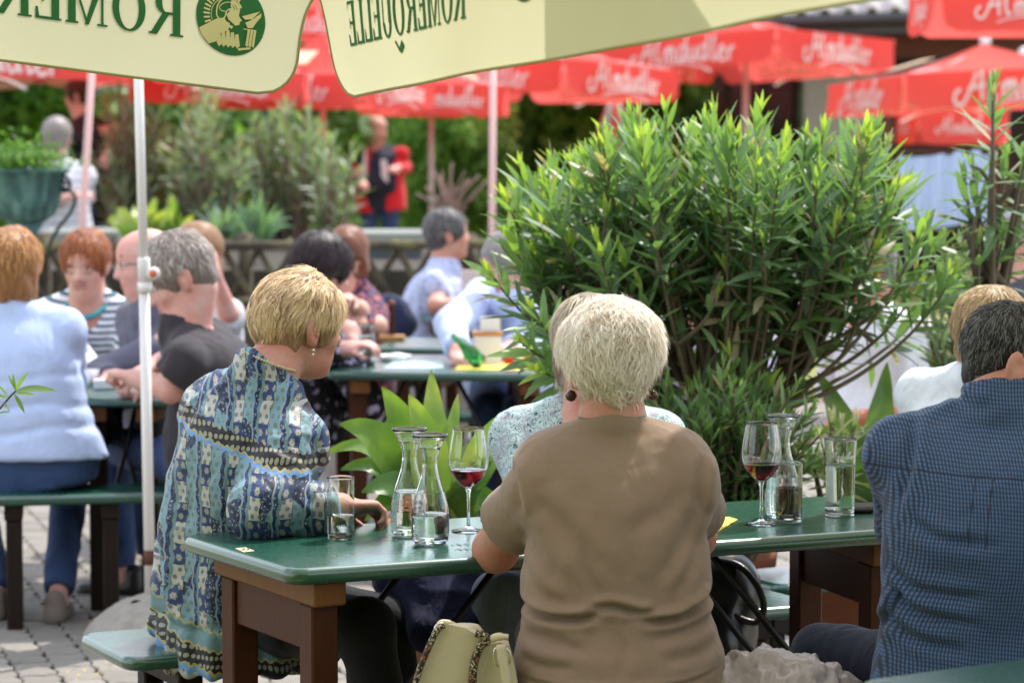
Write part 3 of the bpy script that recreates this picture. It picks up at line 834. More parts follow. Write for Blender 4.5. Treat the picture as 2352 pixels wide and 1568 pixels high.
# moss and fallen yellow blossom between the stones
mb = MB(); r_ = random.Random(4)
for k in range(1500):
    u = r_.uniform(0, 520) if r_.random() < .8 else r_.uniform(1560, 1900); v = r_.uniform(1230, 1568) if u < 600 else r_.uniform(1290, 1470)
    p = G(u, v, .018); a = r_.random()*6.28; s_ = r_.uniform(.003, .007)
    if fbm(np.array([p*4.]), 77, 2)[0] < .5: continue
    mb.add([p+np.array([s_*math.cos(a+q), s_*math.sin(a+q), r_.uniform(.003, .008)]) for q in (0, 2.1, 4.2)], [(0, 1, 2)])
o = mb.build('blossom', plain('yellow_blossom', (.55, .42, .05), .8), gr); o['kind'] = 'stuff'
# ------------------------------------------------------------------ front table group
FL, BL, BR = G(668, 1308, .76), G(404, 1226, .76), G(1908, 1136, .76)
FR = G(2140, 1209, .76)
T1 = furniture('beer_table', 'green beer garden table with carafes and glasses between the beige and floral women', 'table', FL, FR, BR, BL, .76, th=.036, inset=.10, group='green beer garden tables', leg=.062)
bA = G(292, 1512, .47); bB = G(172, 1452, .47); d = nrm(FR[:2]-FL[:2])
bC = bB[:2]+d*1.80; bD = bA[:2]+d*1.80
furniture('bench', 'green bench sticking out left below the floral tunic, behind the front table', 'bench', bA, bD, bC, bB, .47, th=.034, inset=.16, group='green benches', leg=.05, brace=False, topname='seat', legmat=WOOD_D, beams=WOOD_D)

# materials of the front people
SK1 = skin('skin_tanned', (.48, .26, .19)); SK2 = skin('skin_fair', (.60, .37, .29)); SK3 = skin('skin_ruddy', (.54, .28, .21))
beige = cloth('beige_jersey', (.245, .170, .122), .04, .22)
H_P1 = hairmat('pale_blonde_hair', (.60, .48, .37), (1., .98, .94), (.93, .85, .75))
H_P3 = hairmat('golden_blonde_hair', (.24, .12, .055), (1., .88, .66), (.82, .61, .36))
H_P4 = hairmat('salt_pepper_hair', (.012, .011, .012), (.35, .34, .34), (.045, .042, .042))

def mosaic(name):
    """patchwork print of medallions, leaves and striped borders on blues, cream and teal"""
    t = NT(name); v = t.attr('pat'); v = t.mapv(v, (2.0, 2.0, 2.0), rot=(0, .22, 0)); v = t.n('ShaderNodeVectorMath', operation='ADD', i_0=v, i_1=t.n('ShaderNodeVectorMath', operation='SCALE', i_0=t.n('ShaderNodeTexNoise', i_Vector=v, i_Scale=5.).outputs[1], i_Scale=.05).outputs[0]).outputs[0]
    s_ = t.sep(v); X = t.math('ADD', s_[0], t.math('MULTIPLY', s_[1], .9)); Z = s_[2]
    wob = t.math('MULTIPLY', t.math('SINE', t.math('MULTIPLY', Z, 95.)), .0035)
    Xw = t.math('ADD', X, wob)
    def fr(a, per, off=0.): return t.math('FRACT', t.math('ADD', t.math('DIVIDE', a, per), off+50.))
    def bell(a, per, off=0.): return t.math('ABSOLUTE', t.math('SUBTRACT', fr(a, per, off), .5))   # 0 centre .. .5 edge
    def cells(per_x, per_z, off=.0):
        zr = t.math('FLOOR', t.math('ADD', t.math('DIVIDE', Z, per_z), 50.)); sh = t.math('MULTIPLY', t.math('MODULO', zr, 2.), .5)
        fx = t.math('SUBTRACT', t.math('FRACT', t.math('ADD', t.math('ADD', t.math('DIVIDE', X, per_x), 50.), sh)), .5)
        fz = t.math('SUBTRACT', fr(Z, per_z), .5)
        fx = t.math('MULTIPLY', fx, per_x/per_z)
        rr = t.math('SQRT', t.math('ADD', t.math('MULTIPLY', fx, fx), t.math('MULTIPLY', fz, fz)))
        an = t.math('ARCTAN2', fz, fx); return rr, an, fx, fz
    navy, blue, mid, sky, teal, cream, yel, blk = (.007, .010, .028), (.014, .035, .12), (.04, .12, .34), (.13, .27, .52), (.15, .28, .31), (.41, .40, .36), (.34, .30, .12), (.006, .007, .014)
    # medallions
    r1, a1, _, _ = cells(.052, .046)
    pet = t.math('MULTIPLY_ADD', t.math('ABSOLUTE', t.math('SINE', t.math('MULTIPLY', a1, 3.))), .10, t.math('MULTIPLY', r1, 1.))
    med = t.ramp(pet, [(0, yel), (.10, blk), (.16, cream), (.27, blk), (.31, yel), (.38, mid), (.43, blue), (.5, blue)], 'CONSTANT')
    r2, a2, fx2, fz2 = cells(.040, .036); r2b = t.math('ADD', r2, t.math('MULTIPLY', fz2, .18))
    drops = t.ramp(r2b, [(0, cream), (.07, blk), (.13, (.22, .22, .19)), (.21, blk), (.25, sky), (.30, teal), (.6, teal)], 'CONSTANT')
    creamd = t.ramp(r2b, [(0, blk), (.06, cream), (.11, blk), (.20, cream), (.24, mid), (.30, cream), (.5, cream)], 'CONSTANT')
    vz = t.vor(t.comb(X, Z, 0.), 60., 'F1'); ve = t.vor(t.comb(X, Z, 0.), 60., 'DISTANCE_TO_EDGE')
    flow = t.ramp(t.math('ADD', vz, t.math('MULTIPLY', t.noise(v, 220, 2), .35)), [(0, yel), (.22, blk), (.30, cream), (.42, navy), (.62, mid), (.70, navy)], 'CONSTANT')
    # leaf border on teal
    leaf = t.math('LESS_THAN', t.math('ABSOLUTE', t.math('SINE', t.math('ADD', t.math('MULTIPLY', Z, 360.), t.math('MULTIPLY', t.math('ABSOLUTE', t.math('SUBTRACT', fr(X, .17, .32), .5)), 70.)))), .42)
    leafc = t.mix(leaf, teal, blk)
    # vertical bands
    band = fr(Xw, .17)
    sel = lambda a, b: t.math('MULTIPLY', t.math('GREATER_THAN', band, a), t.math('LESS_THAN', band, b))
    big = t.noise(v, 5.5, 1); col = t.mix(sel(.0, .34), flow, drops); col = t.mix(t.math('MULTIPLY', sel(.0, .34), t.math('GREATER_THAN', big, .54)), col, flow)
    hz = t.math('GREATER_THAN', fr(Z, .19, .35), .5)
    col = t.mix(t.math('MULTIPLY', sel(.58, 1.), hz), col, med)
    col = t.mix(t.math('MULTIPLY', sel(.62, 1.), t.math('SUBTRACT', 1., hz)), col, creamd)
    col = t.mix(sel(.34, .36), col, yel); col = t.mix(sel(.36, .40), col, sky); col = t.mix(sel(.40, .53), col, flow); col = t.mix(sel(.53, .63), col, leafc); col = t.mix(sel(.98, 1.), col, blk)
    # hem and cuff borders
    zt = t.sep(t.attr('pat'))[2]
    zw = t.math('ADD', zt, t.math('MULTIPLY', t.math('SINE', t.math('MULTIPLY', X, 120.)), .003))
    bs = lambda a, b: t.math('MULTIPLY', t.math('GREATER_THAN', zw, a), t.math('LESS_THAN', zw, b))
    r3, a3, _, _ = cells(.030, .040)
    fl = t.ramp(r3, [(0, cream), (.08, mid), (.15, yel), (.26, blk), (.5, blk)], 'CONSTANT')
    col = t.mix(bs(-.30, -.055), col, fl); col = t.mix(bs(-.055, -.02), col, leafc); col = t.mix(bs(-.060, -.055), col, yel); col = t.mix(bs(-.02, -.015), col, yel)
    col = t.mix(bs(-.105, -.100), col, yel); col = t.mix(bs(-.118, -.105), col, sky); col = t.mix(bs(-.3, -.118), col, creamd)
    # scalloped shoulder border
    col = t.mix(bs(.400, .43), col, fl); col = t.mix(bs(.396, .400), col, yel); col = t.mix(bs(.388, .396), col, sky)
    t.base(col); t.set(Roughness=.55, Sheen_Weight=.1, Specular_IOR_Level=.35)
    c = t.coord(); t.bump(t.noise(t.mapv(c, (1, 1, .6)), 16, 3, .6, .8), .35, .02); return t.m
MOSAIC = mosaic('patchwork_print')

def checkcloth():
    t = NT('blue_check_cloth'); v = t.attr('pat'); s_ = t.sep(v)
    X = t.math('ADD', s_[0], t.math('MULTIPLY', s_[1], .55)); Z = s_[2]
    n = t.noise(v, 9, 3); X = t.math('ADD', X, t.math('MULTIPLY', n, .012)); Z = t.math('ADD', Z, t.math('MULTIPLY', n, .010))
    lx = t.math('GREATER_THAN', t.math('FRACT', t.math('ADD', t.math('DIVIDE', X, .0066), 90.)), .50)
    lz = t.math('GREATER_THAN', t.math('FRACT', t.math('ADD', t.math('DIVIDE', Z, .0082), 90.)), .64)
    col = t.mix(t.math('MULTIPLY', lx, .85), (.062, .128, .275), (.008, .013, .035)); col = t.mix(t.math('MULTIPLY', lz, .65), col, (.010, .016, .04))
    s0 = t.sep(t.attr('pat')); near_ = lambda a, c_, w_: t.math('LESS_THAN', t.math('ABSOLUTE', t.math('SUBTRACT', a, c_)), w_)
    seam = t.math('MAXIMUM', near_(s0[2], .405, .0022), t.math('MULTIPLY', t.math('MAXIMUM', near_(s0[0], -.012, .0016), near_(s0[0], .022, .0016)), t.math('MULTIPLY', t.math('LESS_THAN', s0[2], .405), t.math('GREATER_THAN', s0[2], .27))))
    col = t.mix(t.math('MULTIPLY', seam, .8), col, (.006, .010, .03))
    t.base(col); t.set(Roughness=.75, Sheen_Weight=.1); c = t.coord(); t.bump(t.noise(t.mapv(c, (1, 1, .6)), 14, 3, .6, .8), .25, .02); return t.m
CHECK = checkcloth()
def leafprint():
    t = NT('teal_leaf_print'); v = t.attr('pat'); n = t.noise(v, 10, 3)
    q = t.n('ShaderNodeVectorMath', operation='ADD', i_0=v, i_1=t.n('ShaderNodeTexNoise', i_Vector=v, i_Scale=22.).outputs[1]).outputs[0]
    e = t.math('ABSOLUTE', t.math('SINE', t.math('MULTIPLY', t.noise(t.mapv(v, (1, 1, .5)), 26, 3, .6, 1.2), 34.)))
    col = t.ramp(e, [(0, (.02, .03, .04)), (.25, (.05, .09, .10)), (.34, (.36, .50, .52)), (.8, (.50, .62, .62))]); blob = t.math('GREATER_THAN', t.noise(v, 30, 2), .60)
    col = t.mix(t.math('MULTIPLY', blob, .5), col, (.40, .34, .44)); t.base(col); t.set(Roughness=.8); return t.m
LEAFP = leafprint()
black_tr = cloth('black_trousers', (.006, .006, .008), .2, .3)

# P1 beige T-shirt, seen from behind
def crease(P, T, z0, amp, w=.018, slope=0., wave=.006, half=None):
    def f(V, N):
        q = (V-P)@T.T; zc = z0+slope*q[:, 0]+wave*np.sin(q[:, 0]*23+z0*90)+.5*wave*np.sin(q[:, 0]*51)
        d = (q[:, 2]-zc)/w; fade = 1 if half is None else np.clip((half-np.abs(q[:, 0]))/.04, 0, 1)
        return -amp*np.exp(-d*d)*fade+amp*.7*np.exp(-((q[:, 2]-zc+w*1.6)/w)**2)*fade
    return f
def p1_disp(V, N):
    P, T = P1P, P1T; q = (V-P)@T.T
    D = lambda *p: [((u-1415)/1138, (1529-v)/1138) for u, v in p]
    L = [(D((1190, 1372), (1250, 1398), (1320, 1404), (1372, 1392)), .020, .0075), (D((1352, 1380), (1400, 1376), (1462, 1392), (1500, 1386)), .014, .007), (D((1440, 1408), (1520, 1412), (1590, 1392), (1640, 1362)), .020, .0075), (D((1560, 1392), (1600, 1374), (1630, 1350)), .010, .007),
         (D((1205, 1165), (1235, 1250), (1300, 1335)), .0075, .014), (D((1225, 1120), (1300, 1200), (1385, 1300)), .006, .016), (D((1330, 1235), (1352, 1310), (1385, 1372)), .006, .011), (D((1200, 1260), (1230, 1330), (1290, 1375)), .007, .011), (D((1592, 1160), (1560, 1240), (1500, 1330)), .0075, .014), (D((1602, 1215), (1580, 1290), (1540, 1365)), .007, .012),
         (D((1500, 1140), (1450, 1230), (1440, 1330)), .004, .018), (D((1580, 1110), (1520, 1170), (1430, 1210)), .004, .018), (D((1195, 1440), (1260, 1450), (1340, 1480)), .007, .011), (D((1640, 1415), (1560, 1440), (1480, 1450)), .007, .012), (D((1185, 1490), (1240, 1508), (1320, 1512)), .006, .010), (D((1645, 1465), (1590, 1492), (1500, 1500)), .006, .012), (D((1400, 1430), (1420, 1480), (1410, 1540)), .004, .013),
         (D((1175, 1040), (1190, 1110), (1200, 1180)), .010, .010), (D((1618, 1040), (1606, 1110), (1598, 1180)), .010, .010), (D((1290, 985), (1410, 1000), (1530, 985)), .0025, .015), (D((1185, 1538), (1300, 1556), (1530, 1556), (1650, 1528)), .005, .004)]
    return fold_lines(q, L)+folds(V-P, N, .0022, 9., (1, 1, .5), T, 3)+folds(V-P, N, .0009, 34., (1, 1, .7), T, 4)
P1P = np.array([*W(1420, 1400, 5.42)[:2], .575])
_h = W(1404, 850, 5.47); _nb = _h-UP*.112-head_frame(-3, 8)[1]*.02; _t = nrm(_nb-P1P); _r = np.array([1., 0, 0]); _r = nrm(_r-_t*(_r@_t)); P1T = np.array([_r, np.cross(_t, _r), _t])
def p1_lower(C, P, T, g):
    t_ = T[2]; TLn = float((_nb-P)@t_)
    L = lambda x, y, z: P+T.T@np.array([x, y, z])
    C.loft(P, T, [(-.17, .200, .17, 0, 0), (-.05, .212, .175, 0, -.01), (.03, .205, .16, 0, -.01), (.09, .185, .14, 0, 0)], .02)
    C.ell(L(.118, -.02, .17), (.06, .10, .08), T, .05); C.ell(L(-.12, -.01, .17), (.06, .10, .08), T, .05)
    for q in (-1, 1): C.ell(L(q*.10, -.055, .36), (.09, .05, .10), T, .05); C.ell(L(q*.092, -.005, .440), (.085, .060, .045), T, .03); C.ell(L(q*.135, -.005, .405), (.06, .058, .05), T, .03)
    C.ell(P+t_*(TLn+.034), (.078, .072, .036), T, .012, 0, 'sub')
    C.plane((0, 0, .490), -UP)
p1 = person('woman in a beige T-shirt seated with her back to us, fluffy pale blonde hair', (1404, 850, 5.47), -3, P1P, 0, hpitch=8, shirt_vox=.0047, shw=.158, hip=.205, waist=.166, chest=.160, dep=.125, shoulder_up=-.018,
            belly=.02, hunch=.015, hands=((.02, 6.02, .815, 0), (.42, 6.10, .815, 0)), elbows=((1138, 1262, 5.66), (1592, 1232, 5.62)), skinm=SK1, shirt=beige, sleeve='tee', sleeve_frac=.60, shirt_name='t_shirt',
            trousers=cloth('taupe_trousers', (.16, .10, .07)), hair='fluffy', hairm=H_P1, hvol=1.25, vox=.0055, armr=1.16, hs=1.0, hamp=.016, facing=True, shirt_disp=p1_disp, lower=p1_lower,
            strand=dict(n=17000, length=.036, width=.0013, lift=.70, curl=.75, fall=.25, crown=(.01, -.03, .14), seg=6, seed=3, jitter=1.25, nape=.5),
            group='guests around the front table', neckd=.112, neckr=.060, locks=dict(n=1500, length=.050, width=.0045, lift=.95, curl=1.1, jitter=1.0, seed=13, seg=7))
# P3 floral tunic
def p3_lower(C, P, T, g):
    X = np.array([1, 0, 0.])
    M = np.array([[1, 0, 0], [0, 1, 0], [0, 0, 1.]])
    o = np.array([P[0]-.005, P[1]-.02, 0])
    C.loft(o, M, [(.40, .172, .18, .045, .0), (.47, .170, .18, .040, 0), (.56, .160, .17, .035, 0), (.64, .155, .16, .03, 0), (.76, .165, .15, .03, 0), (.86, .15, .13, .05, 0)], .03)
    C.plane((0, 0, .428), -UP)
def p3_disp(V, N):
    P = P3P; th = np.arctan2(V[:, 1]-P[1], V[:, 0]-P[0]); z = V[:, 2]
    low = np.clip((.62-z)/.2, 0, 1); ruff = .0075*low*np.sin(th*17+3*fbm(V*5, 2, 2)+z*6)
    seam = -.008*np.exp(-((z-.535-.008*np.sin(th*4))/.010)**2)
    long_ = .010*np.clip((.95-z)/.3, 0, 1)*np.sin(th*7+z*5+4*fbm(V*3, 6, 2))*np.clip((z-.45)/.1, 0, 1)
    return ruff+seam+long_+folds(V-P, N, .009, 8., (1, 1, .6), None, 5)+folds(V-P, N, .0045, 20., (1, 1, .8), None, 6)
P3P = np.array([*W(518, 1400, 6.22)[:2], .575])
p3 = person('woman in a blue patchwork print tunic with short golden hair, hand on the table', (690, 750, 6.20), 54, P3P, 42, hpitch=6, hroll=4, xneck=-.075, shoulder_up=-.015, shw=.142, hip=.165, waist=.15, chest=.15, dep=.12, belly=.01, hunch=.03,
            hands=((700, 1330, 6.3), (778, 1166, 6.02)), elbows=(None, (606, 1172, 5.93)), palms=(None, (.2, -.2, -1)), skinm=SK1, shirt=MOSAIC, sleeve='long', shirt_name='tunic', xwrist=.80, trousers=black_tr,
            knees=((880, 1430, 6.25), (840, 1440, 5.85)), feet=((950, 1760, 6.35), (900, 1800, 5.85)), hair='layered', hairm=H_P3, hvol=.75, vox=.0055, armr=1.28, hamp=.017, shirt_disp=p3_disp, pat=True, lower=p3_lower, curl=.75,
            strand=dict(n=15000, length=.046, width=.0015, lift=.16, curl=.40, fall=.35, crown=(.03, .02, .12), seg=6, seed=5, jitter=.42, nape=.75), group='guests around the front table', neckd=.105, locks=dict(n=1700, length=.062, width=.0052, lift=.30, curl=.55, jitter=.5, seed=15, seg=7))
# P4 blue check shirt
P4P = np.array([*W(2262, 1400, 5.34)[:2], .575])
def p4_lower(C, P, T, g):
    L = lambda x, y, z: P+T.T@np.array([x, y, z])
    C.loft(P, T, [(-.13, .225, .175, -.01, 0), (-.03, .215, .18, 0, -.01), (.05, .20, .165, 0, -.01), (.12, .185, .15, 0, 0)], .03)
    C.ell(L(-.14, -.02, .20), (.055, .10, .12), T, .05); C.plane((0, 0, .50), -UP)
    for q in (-1, 1): C.ell(L(q*.10, -.06, .36), (.10, .055, .12), T, .05)
def p4_disp(V, N):
    P, T = P4P, np.array([[math.cos(.35), -math.sin(.35), 0], [math.sin(.35), math.cos(.35), 0], [0, 0, 1]]); q = (V-P)@T.T; a = 0
    P, T = P4P, np.array([[math.cos(.35), -math.sin(.35), 0], [math.sin(.35), math.cos(.35), 0], [0, 0, 1]])
    D = lambda *p: [((u-2262)/1161, (1554-v)/1161) for u, v in p]
    L = [(D((2068, 1285), (2150, 1335), (2310, 1345)), .010, .010), (D((2062, 1325), (2140, 1385), (2300, 1410)), .011, .010), (D((2045, 1400), (2130, 1448), (2260, 1470)), .010, .010), (D((2110, 1170), (2200, 1215), (2340, 1222)), .007, .011),
         (D((2030, 1450), (2075, 1405), (2110, 1335)), .009, .010), (D((2100, 950), (2110, 1060), (2090, 1160)), .009, .011), (D((2170, 900), (2230, 930), (2300, 925)), .005, .012)]
    return fold_lines(q, L)+folds(V-P, N, .004, 10., (1, 1, .6), None, 4)+folds(V-P, N, .0015, 30., (1, 1, .7), None, 9)
def big_ear(S, H, M, s):
    L = lambda x, y, z: H+s*(M.T@np.array([x, y, z])); A = Matrix.Rotation(R(26), 3, 'Z') @ Matrix.Rotation(R(10), 3, 'X'); MM = np.array(A).T@M
    S.ell(L(.088, -.016, -.006), (.010, .024, .036), MM, .006); S.ell(L(.099, -.010, -.002), (.007, .014, .022), MM, .004, 0, 'sub'); S.ell(L(.090, -.006, -.016), (.006, .008, .010), MM, .004); S.ell(L(.086, -.004, -.034), (.008, .010, .010), MM, .005)
p4 = person('man in a dark blue checked shirt with grey black hair, cut by the right edge', (2330, 836, 5.38), 88, P4P, 20, hpitch=14, shw=.205, hip=.20, waist=.185, chest=.185, dep=.13, belly=.03, hunch=.05,
            hands=((1.02, 5.95, .83, 0), (1.30, 5.8, .83, 0)), elbows=((2088, 1200, 5.50), None), skinm=SK3, shirt=CHECK, sleeve='long', shirt_name='checked_shirt', collar=True, trousers=cloth('navy_jeans', (.010, .013, .028), .25, .3),
            knees=((1890, 1500, 5.62), (2200, 1540, 5.75)), feet=((1960, 1900, 5.7), (2250, 1900, 5.8)), hair='crop', hairm=H_P4, hvol=.9, vox=.0055, armr=1.2, hamp=.006, pat=True, shirt_disp=p4_disp, lower=p4_lower, extra=big_ear, neckr=.062, neckd=.085, hs=.95, xneck=-.03,
            strand=dict(n=9000, length=.022, width=.0015, lift=.35, curl=.15, fall=.35, seg=4, seed=8, jitter=.4), group='guests around the front table')
# P2 opposite, face hidden
p2 = person('woman in a teal leaf print blouse facing us, hidden behind the beige woman', (1352, 800, 6.52), 186, [*W(1345, 1400, 6.58)[:2], .56], 182, hpitch=10, shw=.185, hip=.19, waist=.17, chest=.17, dep=.125, belly=.02,
            hands=((1300, 1180, 6.2), (1420, 1180, 6.2)), skinm=SK2, shirt=LEAFP, sleeve='long', shirt_name='blouse', trousers=cloth('grey_trousers', (.20, .22, .24), .1, .6), knees=((1420, 1330, 6.15), (1150, 1372, 6.2)),
            feet=((1420, 1830, 6.1), (1160, 1830, 6.1)), hair='bob', hairm=hairmat('ash_blonde_hair', (.20, .13, .08), (.90, .80, .62)), hvol=1.2, vox=.0075, armr=1.15, pat=True, neck_open=.4,
            strand=dict(n=4500, length=.07, width=.0022, lift=.1, curl=.12, fall=.55, seg=6, seed=11, jitter=.2), group='guests around the front table')
# ------------------------------------------------------------------ glassware and small things
def glassmat():
    t = NT('clear_glass'); t.set(Roughness=.0, IOR=1.45, Transmission_Weight=1.); t.base((.97, .99, .98)); return t.m
GLASS = glassmat()
def liquid(name, col, ior=1.33, dens=None):
    t = NT(name); t.set(Roughness=.0, IOR=ior, Transmission_Weight=1.); t.base(col); return t.m
WATER = liquid('water', (.96, .99, .98)); WINE = liquid('red_wine', (.085, .001, .004), 1.34); SPRITZ = liquid('cloudy_soda', (.80, .88, .78))
def vessel(name, label, cat, c, outer, th, level=None, liq=None, lname='water', group=None, base=.010, n=40, extra=None):
    root = empty(name, c, label, cat, group)
    o = np.array(outer, float); z = np.linspace(0, 1, 1)
    zz = np.unique(np.concatenate([np.linspace(o[0, 1], o[-1, 1], 36), o[:, 1]])); rr = np.interp(zz, o[:, 1], o[:, 0])
    k = np.array([1, 2, 1])/4.
    for _ in range(2): rr[1:-1] = np.convolve(rr, k, 'same')[1:-1]
    inner = [(max(r-th, .0005), z_) for r, z_ in zip(rr, zz) if z_ > base]
    prof = [(0.0003, 0.0005)]+[(r, z_) for r, z_ in zip(rr, zz)]+[(rr[-1]-th*.5, zz[-1]+th*.35)]+inner[::-1]+[(inner[0][0]*.9, base), (.0003, base)]
    mb = MB(); mb.lathe(prof, n, (c[0], c[1], c[2]+.0006)); mb.build('glass', GLASS, root, smooth=True)
    if level:
        lr = [(r+.0006, z_) for r, z_ in inner if z_ < level]; rl = np.interp(level, [a[1] for a in inner], [a[0] for a in inner])+.0006
        prof = [(.0003, base+.0006), (lr[0][0]*.92, base+.0006)]+lr+[(rl, level), (rl-.002, level-.0006), (.0003, level-.0006)]
        mb = MB(); mb.lathe(prof, n, (c[0], c[1], c[2]+.0006)); mb.build(lname, liq, root, smooth=True)
    return root
CARAFE = [(.034, 0), (.0395, .006), (.0418, .03), (.0415, .06), (.0385, .085), (.031, .113), (.0212, .141), (.0158, .169), (.0168, .188), (.0235, .21), (.035, .229), (.040, .237)]
TUMBLER = [(.0285, 0), (.0298, .004), (.030, .137)]
def wineglass(label, c, group, hgt=1.):
    root = empty('wine_glass', c, label, 'wine glass', group); t = .0009
    st = [(.0003, .0003), (.038, .0005), (.0385, .002), (.02, .0045), (.008, .008), (.0042, .014), (.0034, .05), (.0038, .085), (.0065, .094)]
    z = np.array([.097, .100, .106, .115, .128, .142, .155, .17, .19, .21, .232])
    r = np.array([.007, .0125, .020, .0285, .0375, .0432, .0455, .0450, .0425, .0390, .0355])
    zz = np.linspace(.097, .232, 30); rr = np.interp(zz, z, r); rr[1:-1] = np.convolve(rr, [.25, .5, .25], 'same')[1:-1]
    inn = [(x-t, y) for x, y in zip(rr, zz) if y > .1]
    mb = MB(); mb.lathe(st+list(zip(rr, zz))+[(rr[-1]-t/2, .2326)]+inn[::-1]+[(.004, .1), (.0003, .1)], 44, c); mb.build('bowl_and_stem', GLASS, root, smooth=True)
    lv = .139; li = [(x+.0003, y) for x, y in inn if y < lv]; rl = np.interp(lv, zz, rr)-t+.0003
    mb = MB(); mb.lathe([(.0003, .1006), (.0045, .1006)]+li+[(rl, lv), (rl-.002, lv-.0005), (.0003, lv-.0005)], 44, c); mb.build('red_wine', WINE, root, smooth=True)
    mb = MB(); mb.tube([(c[0]+.0432*math.sin(a), c[1]-.0432*math.cos(a), c[2]+.1475) for a in np.linspace(-.5, -.15, 6)], .0007, 5); mb.tube([(c[0]+.0455*math.sin(a), c[1]-.0455*math.cos(a), c[2]+.158) for a in np.linspace(-.5, -.15, 6)], .0006, 5)
    mb.build('fill_mark', plain('etched_white', (.75, .77, .77), .6), root)
    return root
ETCH = plain('etched_white', (.75, .77, .77), .6)
gg = 'glasses on the front table'
TZ = .7605
vessel('water_glass', 'half full straight water glass beside the floral sleeve', 'glass', G(783, 1237, TZ), TUMBLER, .0012, .052, WATER, group=gg, base=.011)
vessel('water_carafe', 'water carafe standing behind, fuller of the two left carafes', 'carafe', G(941, 1228, TZ), [(r, z*1.0) for r, z in CARAFE], .0022, .098, WATER, group='water carafes')
vessel('water_carafe', 'nearest water carafe, one third full, beside the beige elbow', 'carafe', G(988, 1247, TZ), CARAFE, .0022, .064, WATER, group='water carafes')
wineglass('red wine glass left of the beige woman, behind the carafes', G(1076, 1219, TZ), 'red wine glasses')
wineglass('red wine glass on the right, between the yellow napkin and the tall tumbler', G(1748, 1203, TZ), 'red wine glasses')
vessel('water_carafe', 'water carafe half hidden behind the right wine glass', 'carafe', G(1797, 1187, TZ), CARAFE, .0022, .095, WATER, group='water carafes')
wgr = vessel('water_glass', 'small water glass just right of the right wine glass', 'glass', G(1812, 1197, TZ), [(r*1.02, z) for r, z in TUMBLER], .0012, .078, WATER, group=gg, base=.011)
tg = vessel('tall_glass', 'tall printed soda tumbler of cloudy soda near the checked shirt', 'glass', G(1929, 1182, TZ), [(.0345, 0), (.0345, .01), (.0335, .05), (.0345, .11), (.0378, .18)], .0014, .118, SPRITZ, 'soda', group=gg, base=.014)

# stroke lettering
def ribbon2d(P, w):
    T = np.gradient(P, axis=0); T /= np.linalg.norm(T, axis=1)[:, None]+1e-9; Nn = np.stack([-T[:, 1], T[:, 0]], -1)
    w = np.asarray(w) if not np.isscalar(w) else np.full(len(P), w)
    V = np.concatenate([P+Nn*w[:, None]/2, P-Nn*w[:, None]/2]); k = len(P)
    return V, [(i, i+1, k+i+1, k+i) for i in range(k-1)]
_d = [[(.27, .42), (.10, .46), (0, .25), (.10, 0), (.24, .1), (.30, .5), (.34, 1.0)], [(.30, .5), (.32, .05), (.42, .08)]]
_l = [[(.02, .40), (.17, 1.0), (.16, 1.16), (.09, 1.05), (.05, .3), (.12, .02), (.24, .12)]]
def _sh(st, dx): return [[(x+dx, y) for x, y in q] for q in st]
SCRIPT = [[(-.22, .38), (-.38, .30), (-.40, .05), (-.15, -.02), (.08, .35), (.3, .85), (.42, 1.08)], [(.42, 1.08), (.42, .6), (.46, 0)], [(.0, .36), (.55, .42)]]
SCRIPT += _sh(_l, .66)+_sh([[(.93, .42), (.96, 0)], [(.96, .28), (1.07, .47), (1.13, .3), (1.13, 0)], [(1.13, .3), (1.25, .47), (1.31, .3), (1.33, .03), (1.42, .08)]], .13)
SCRIPT += _sh(_d, 1.64)+_sh([[(1.94, .45), (1.94, .12), (2.04, 0), (2.16, .15), (2.2, .45)], [(2.2, .45), (2.21, .05), (2.3, .06)]], .20)+_sh(_d, 2.56)+_sh(_l, 3.06)
SCRIPT += _sh([[(3.05, .2), (3.25, .3), (3.2, .46), (3.08, .4), (3.05, .12), (3.2, 0), (3.34, .1)], [(3.42, .4), (3.45, 0)], [(3.45, .25), (3.55, .45), (3.66, .40)]], .32)
SWOOSH = [(.35, -.22), (1.0, -.10), (1.8, -.08), (2.6, -.20), (3.1, -.36)]
def script_mesh(wd=.105, warp=.12):
    V = []; F = []; n = 0
    for st, w_ in [(q, wd) for q in SCRIPT]+[(SWOOSH, wd*.5)]:
        P = catmull(st, 5); v, f = ribbon2d(P, w_); v[:, 1] += warp*np.sin(np.clip((v[:, 0]+.4)/4.42, 0, 1)*PI)
        V.append(v); F += [tuple(i+n for i in q) for q in f]; n += len(v)
    V = np.concatenate(V); V[:, 0] = (V[:, 0]+.4)/4.42-.5; V[:, 1] = (V[:, 1]-.4)/4.1
    return V, F            # x in -.5 .. .5
SV, SF = script_mesh()
# print on the tall glass and small marks
def wrap_print(c, r_at, width, z0, V, F, name, parent, ang0=-PI/2):
    P = []
    for x, y in V:
        z = z0+y*width; r = r_at(z)+.0004; a = ang0+x*width/r; P.append((c[0]+r*math.cos(a), c[1]+r*math.sin(a), c[2]+z))
    return mesh_obj(name, P, F, ETCH, parent)
c = G(1929, 1182, TZ); wrap_print(c, lambda z: np.interp(z, [.05, .11, .18], [.0335, .0345, .0378]), .062, .140, SV, SF, 'printed_script', tg)
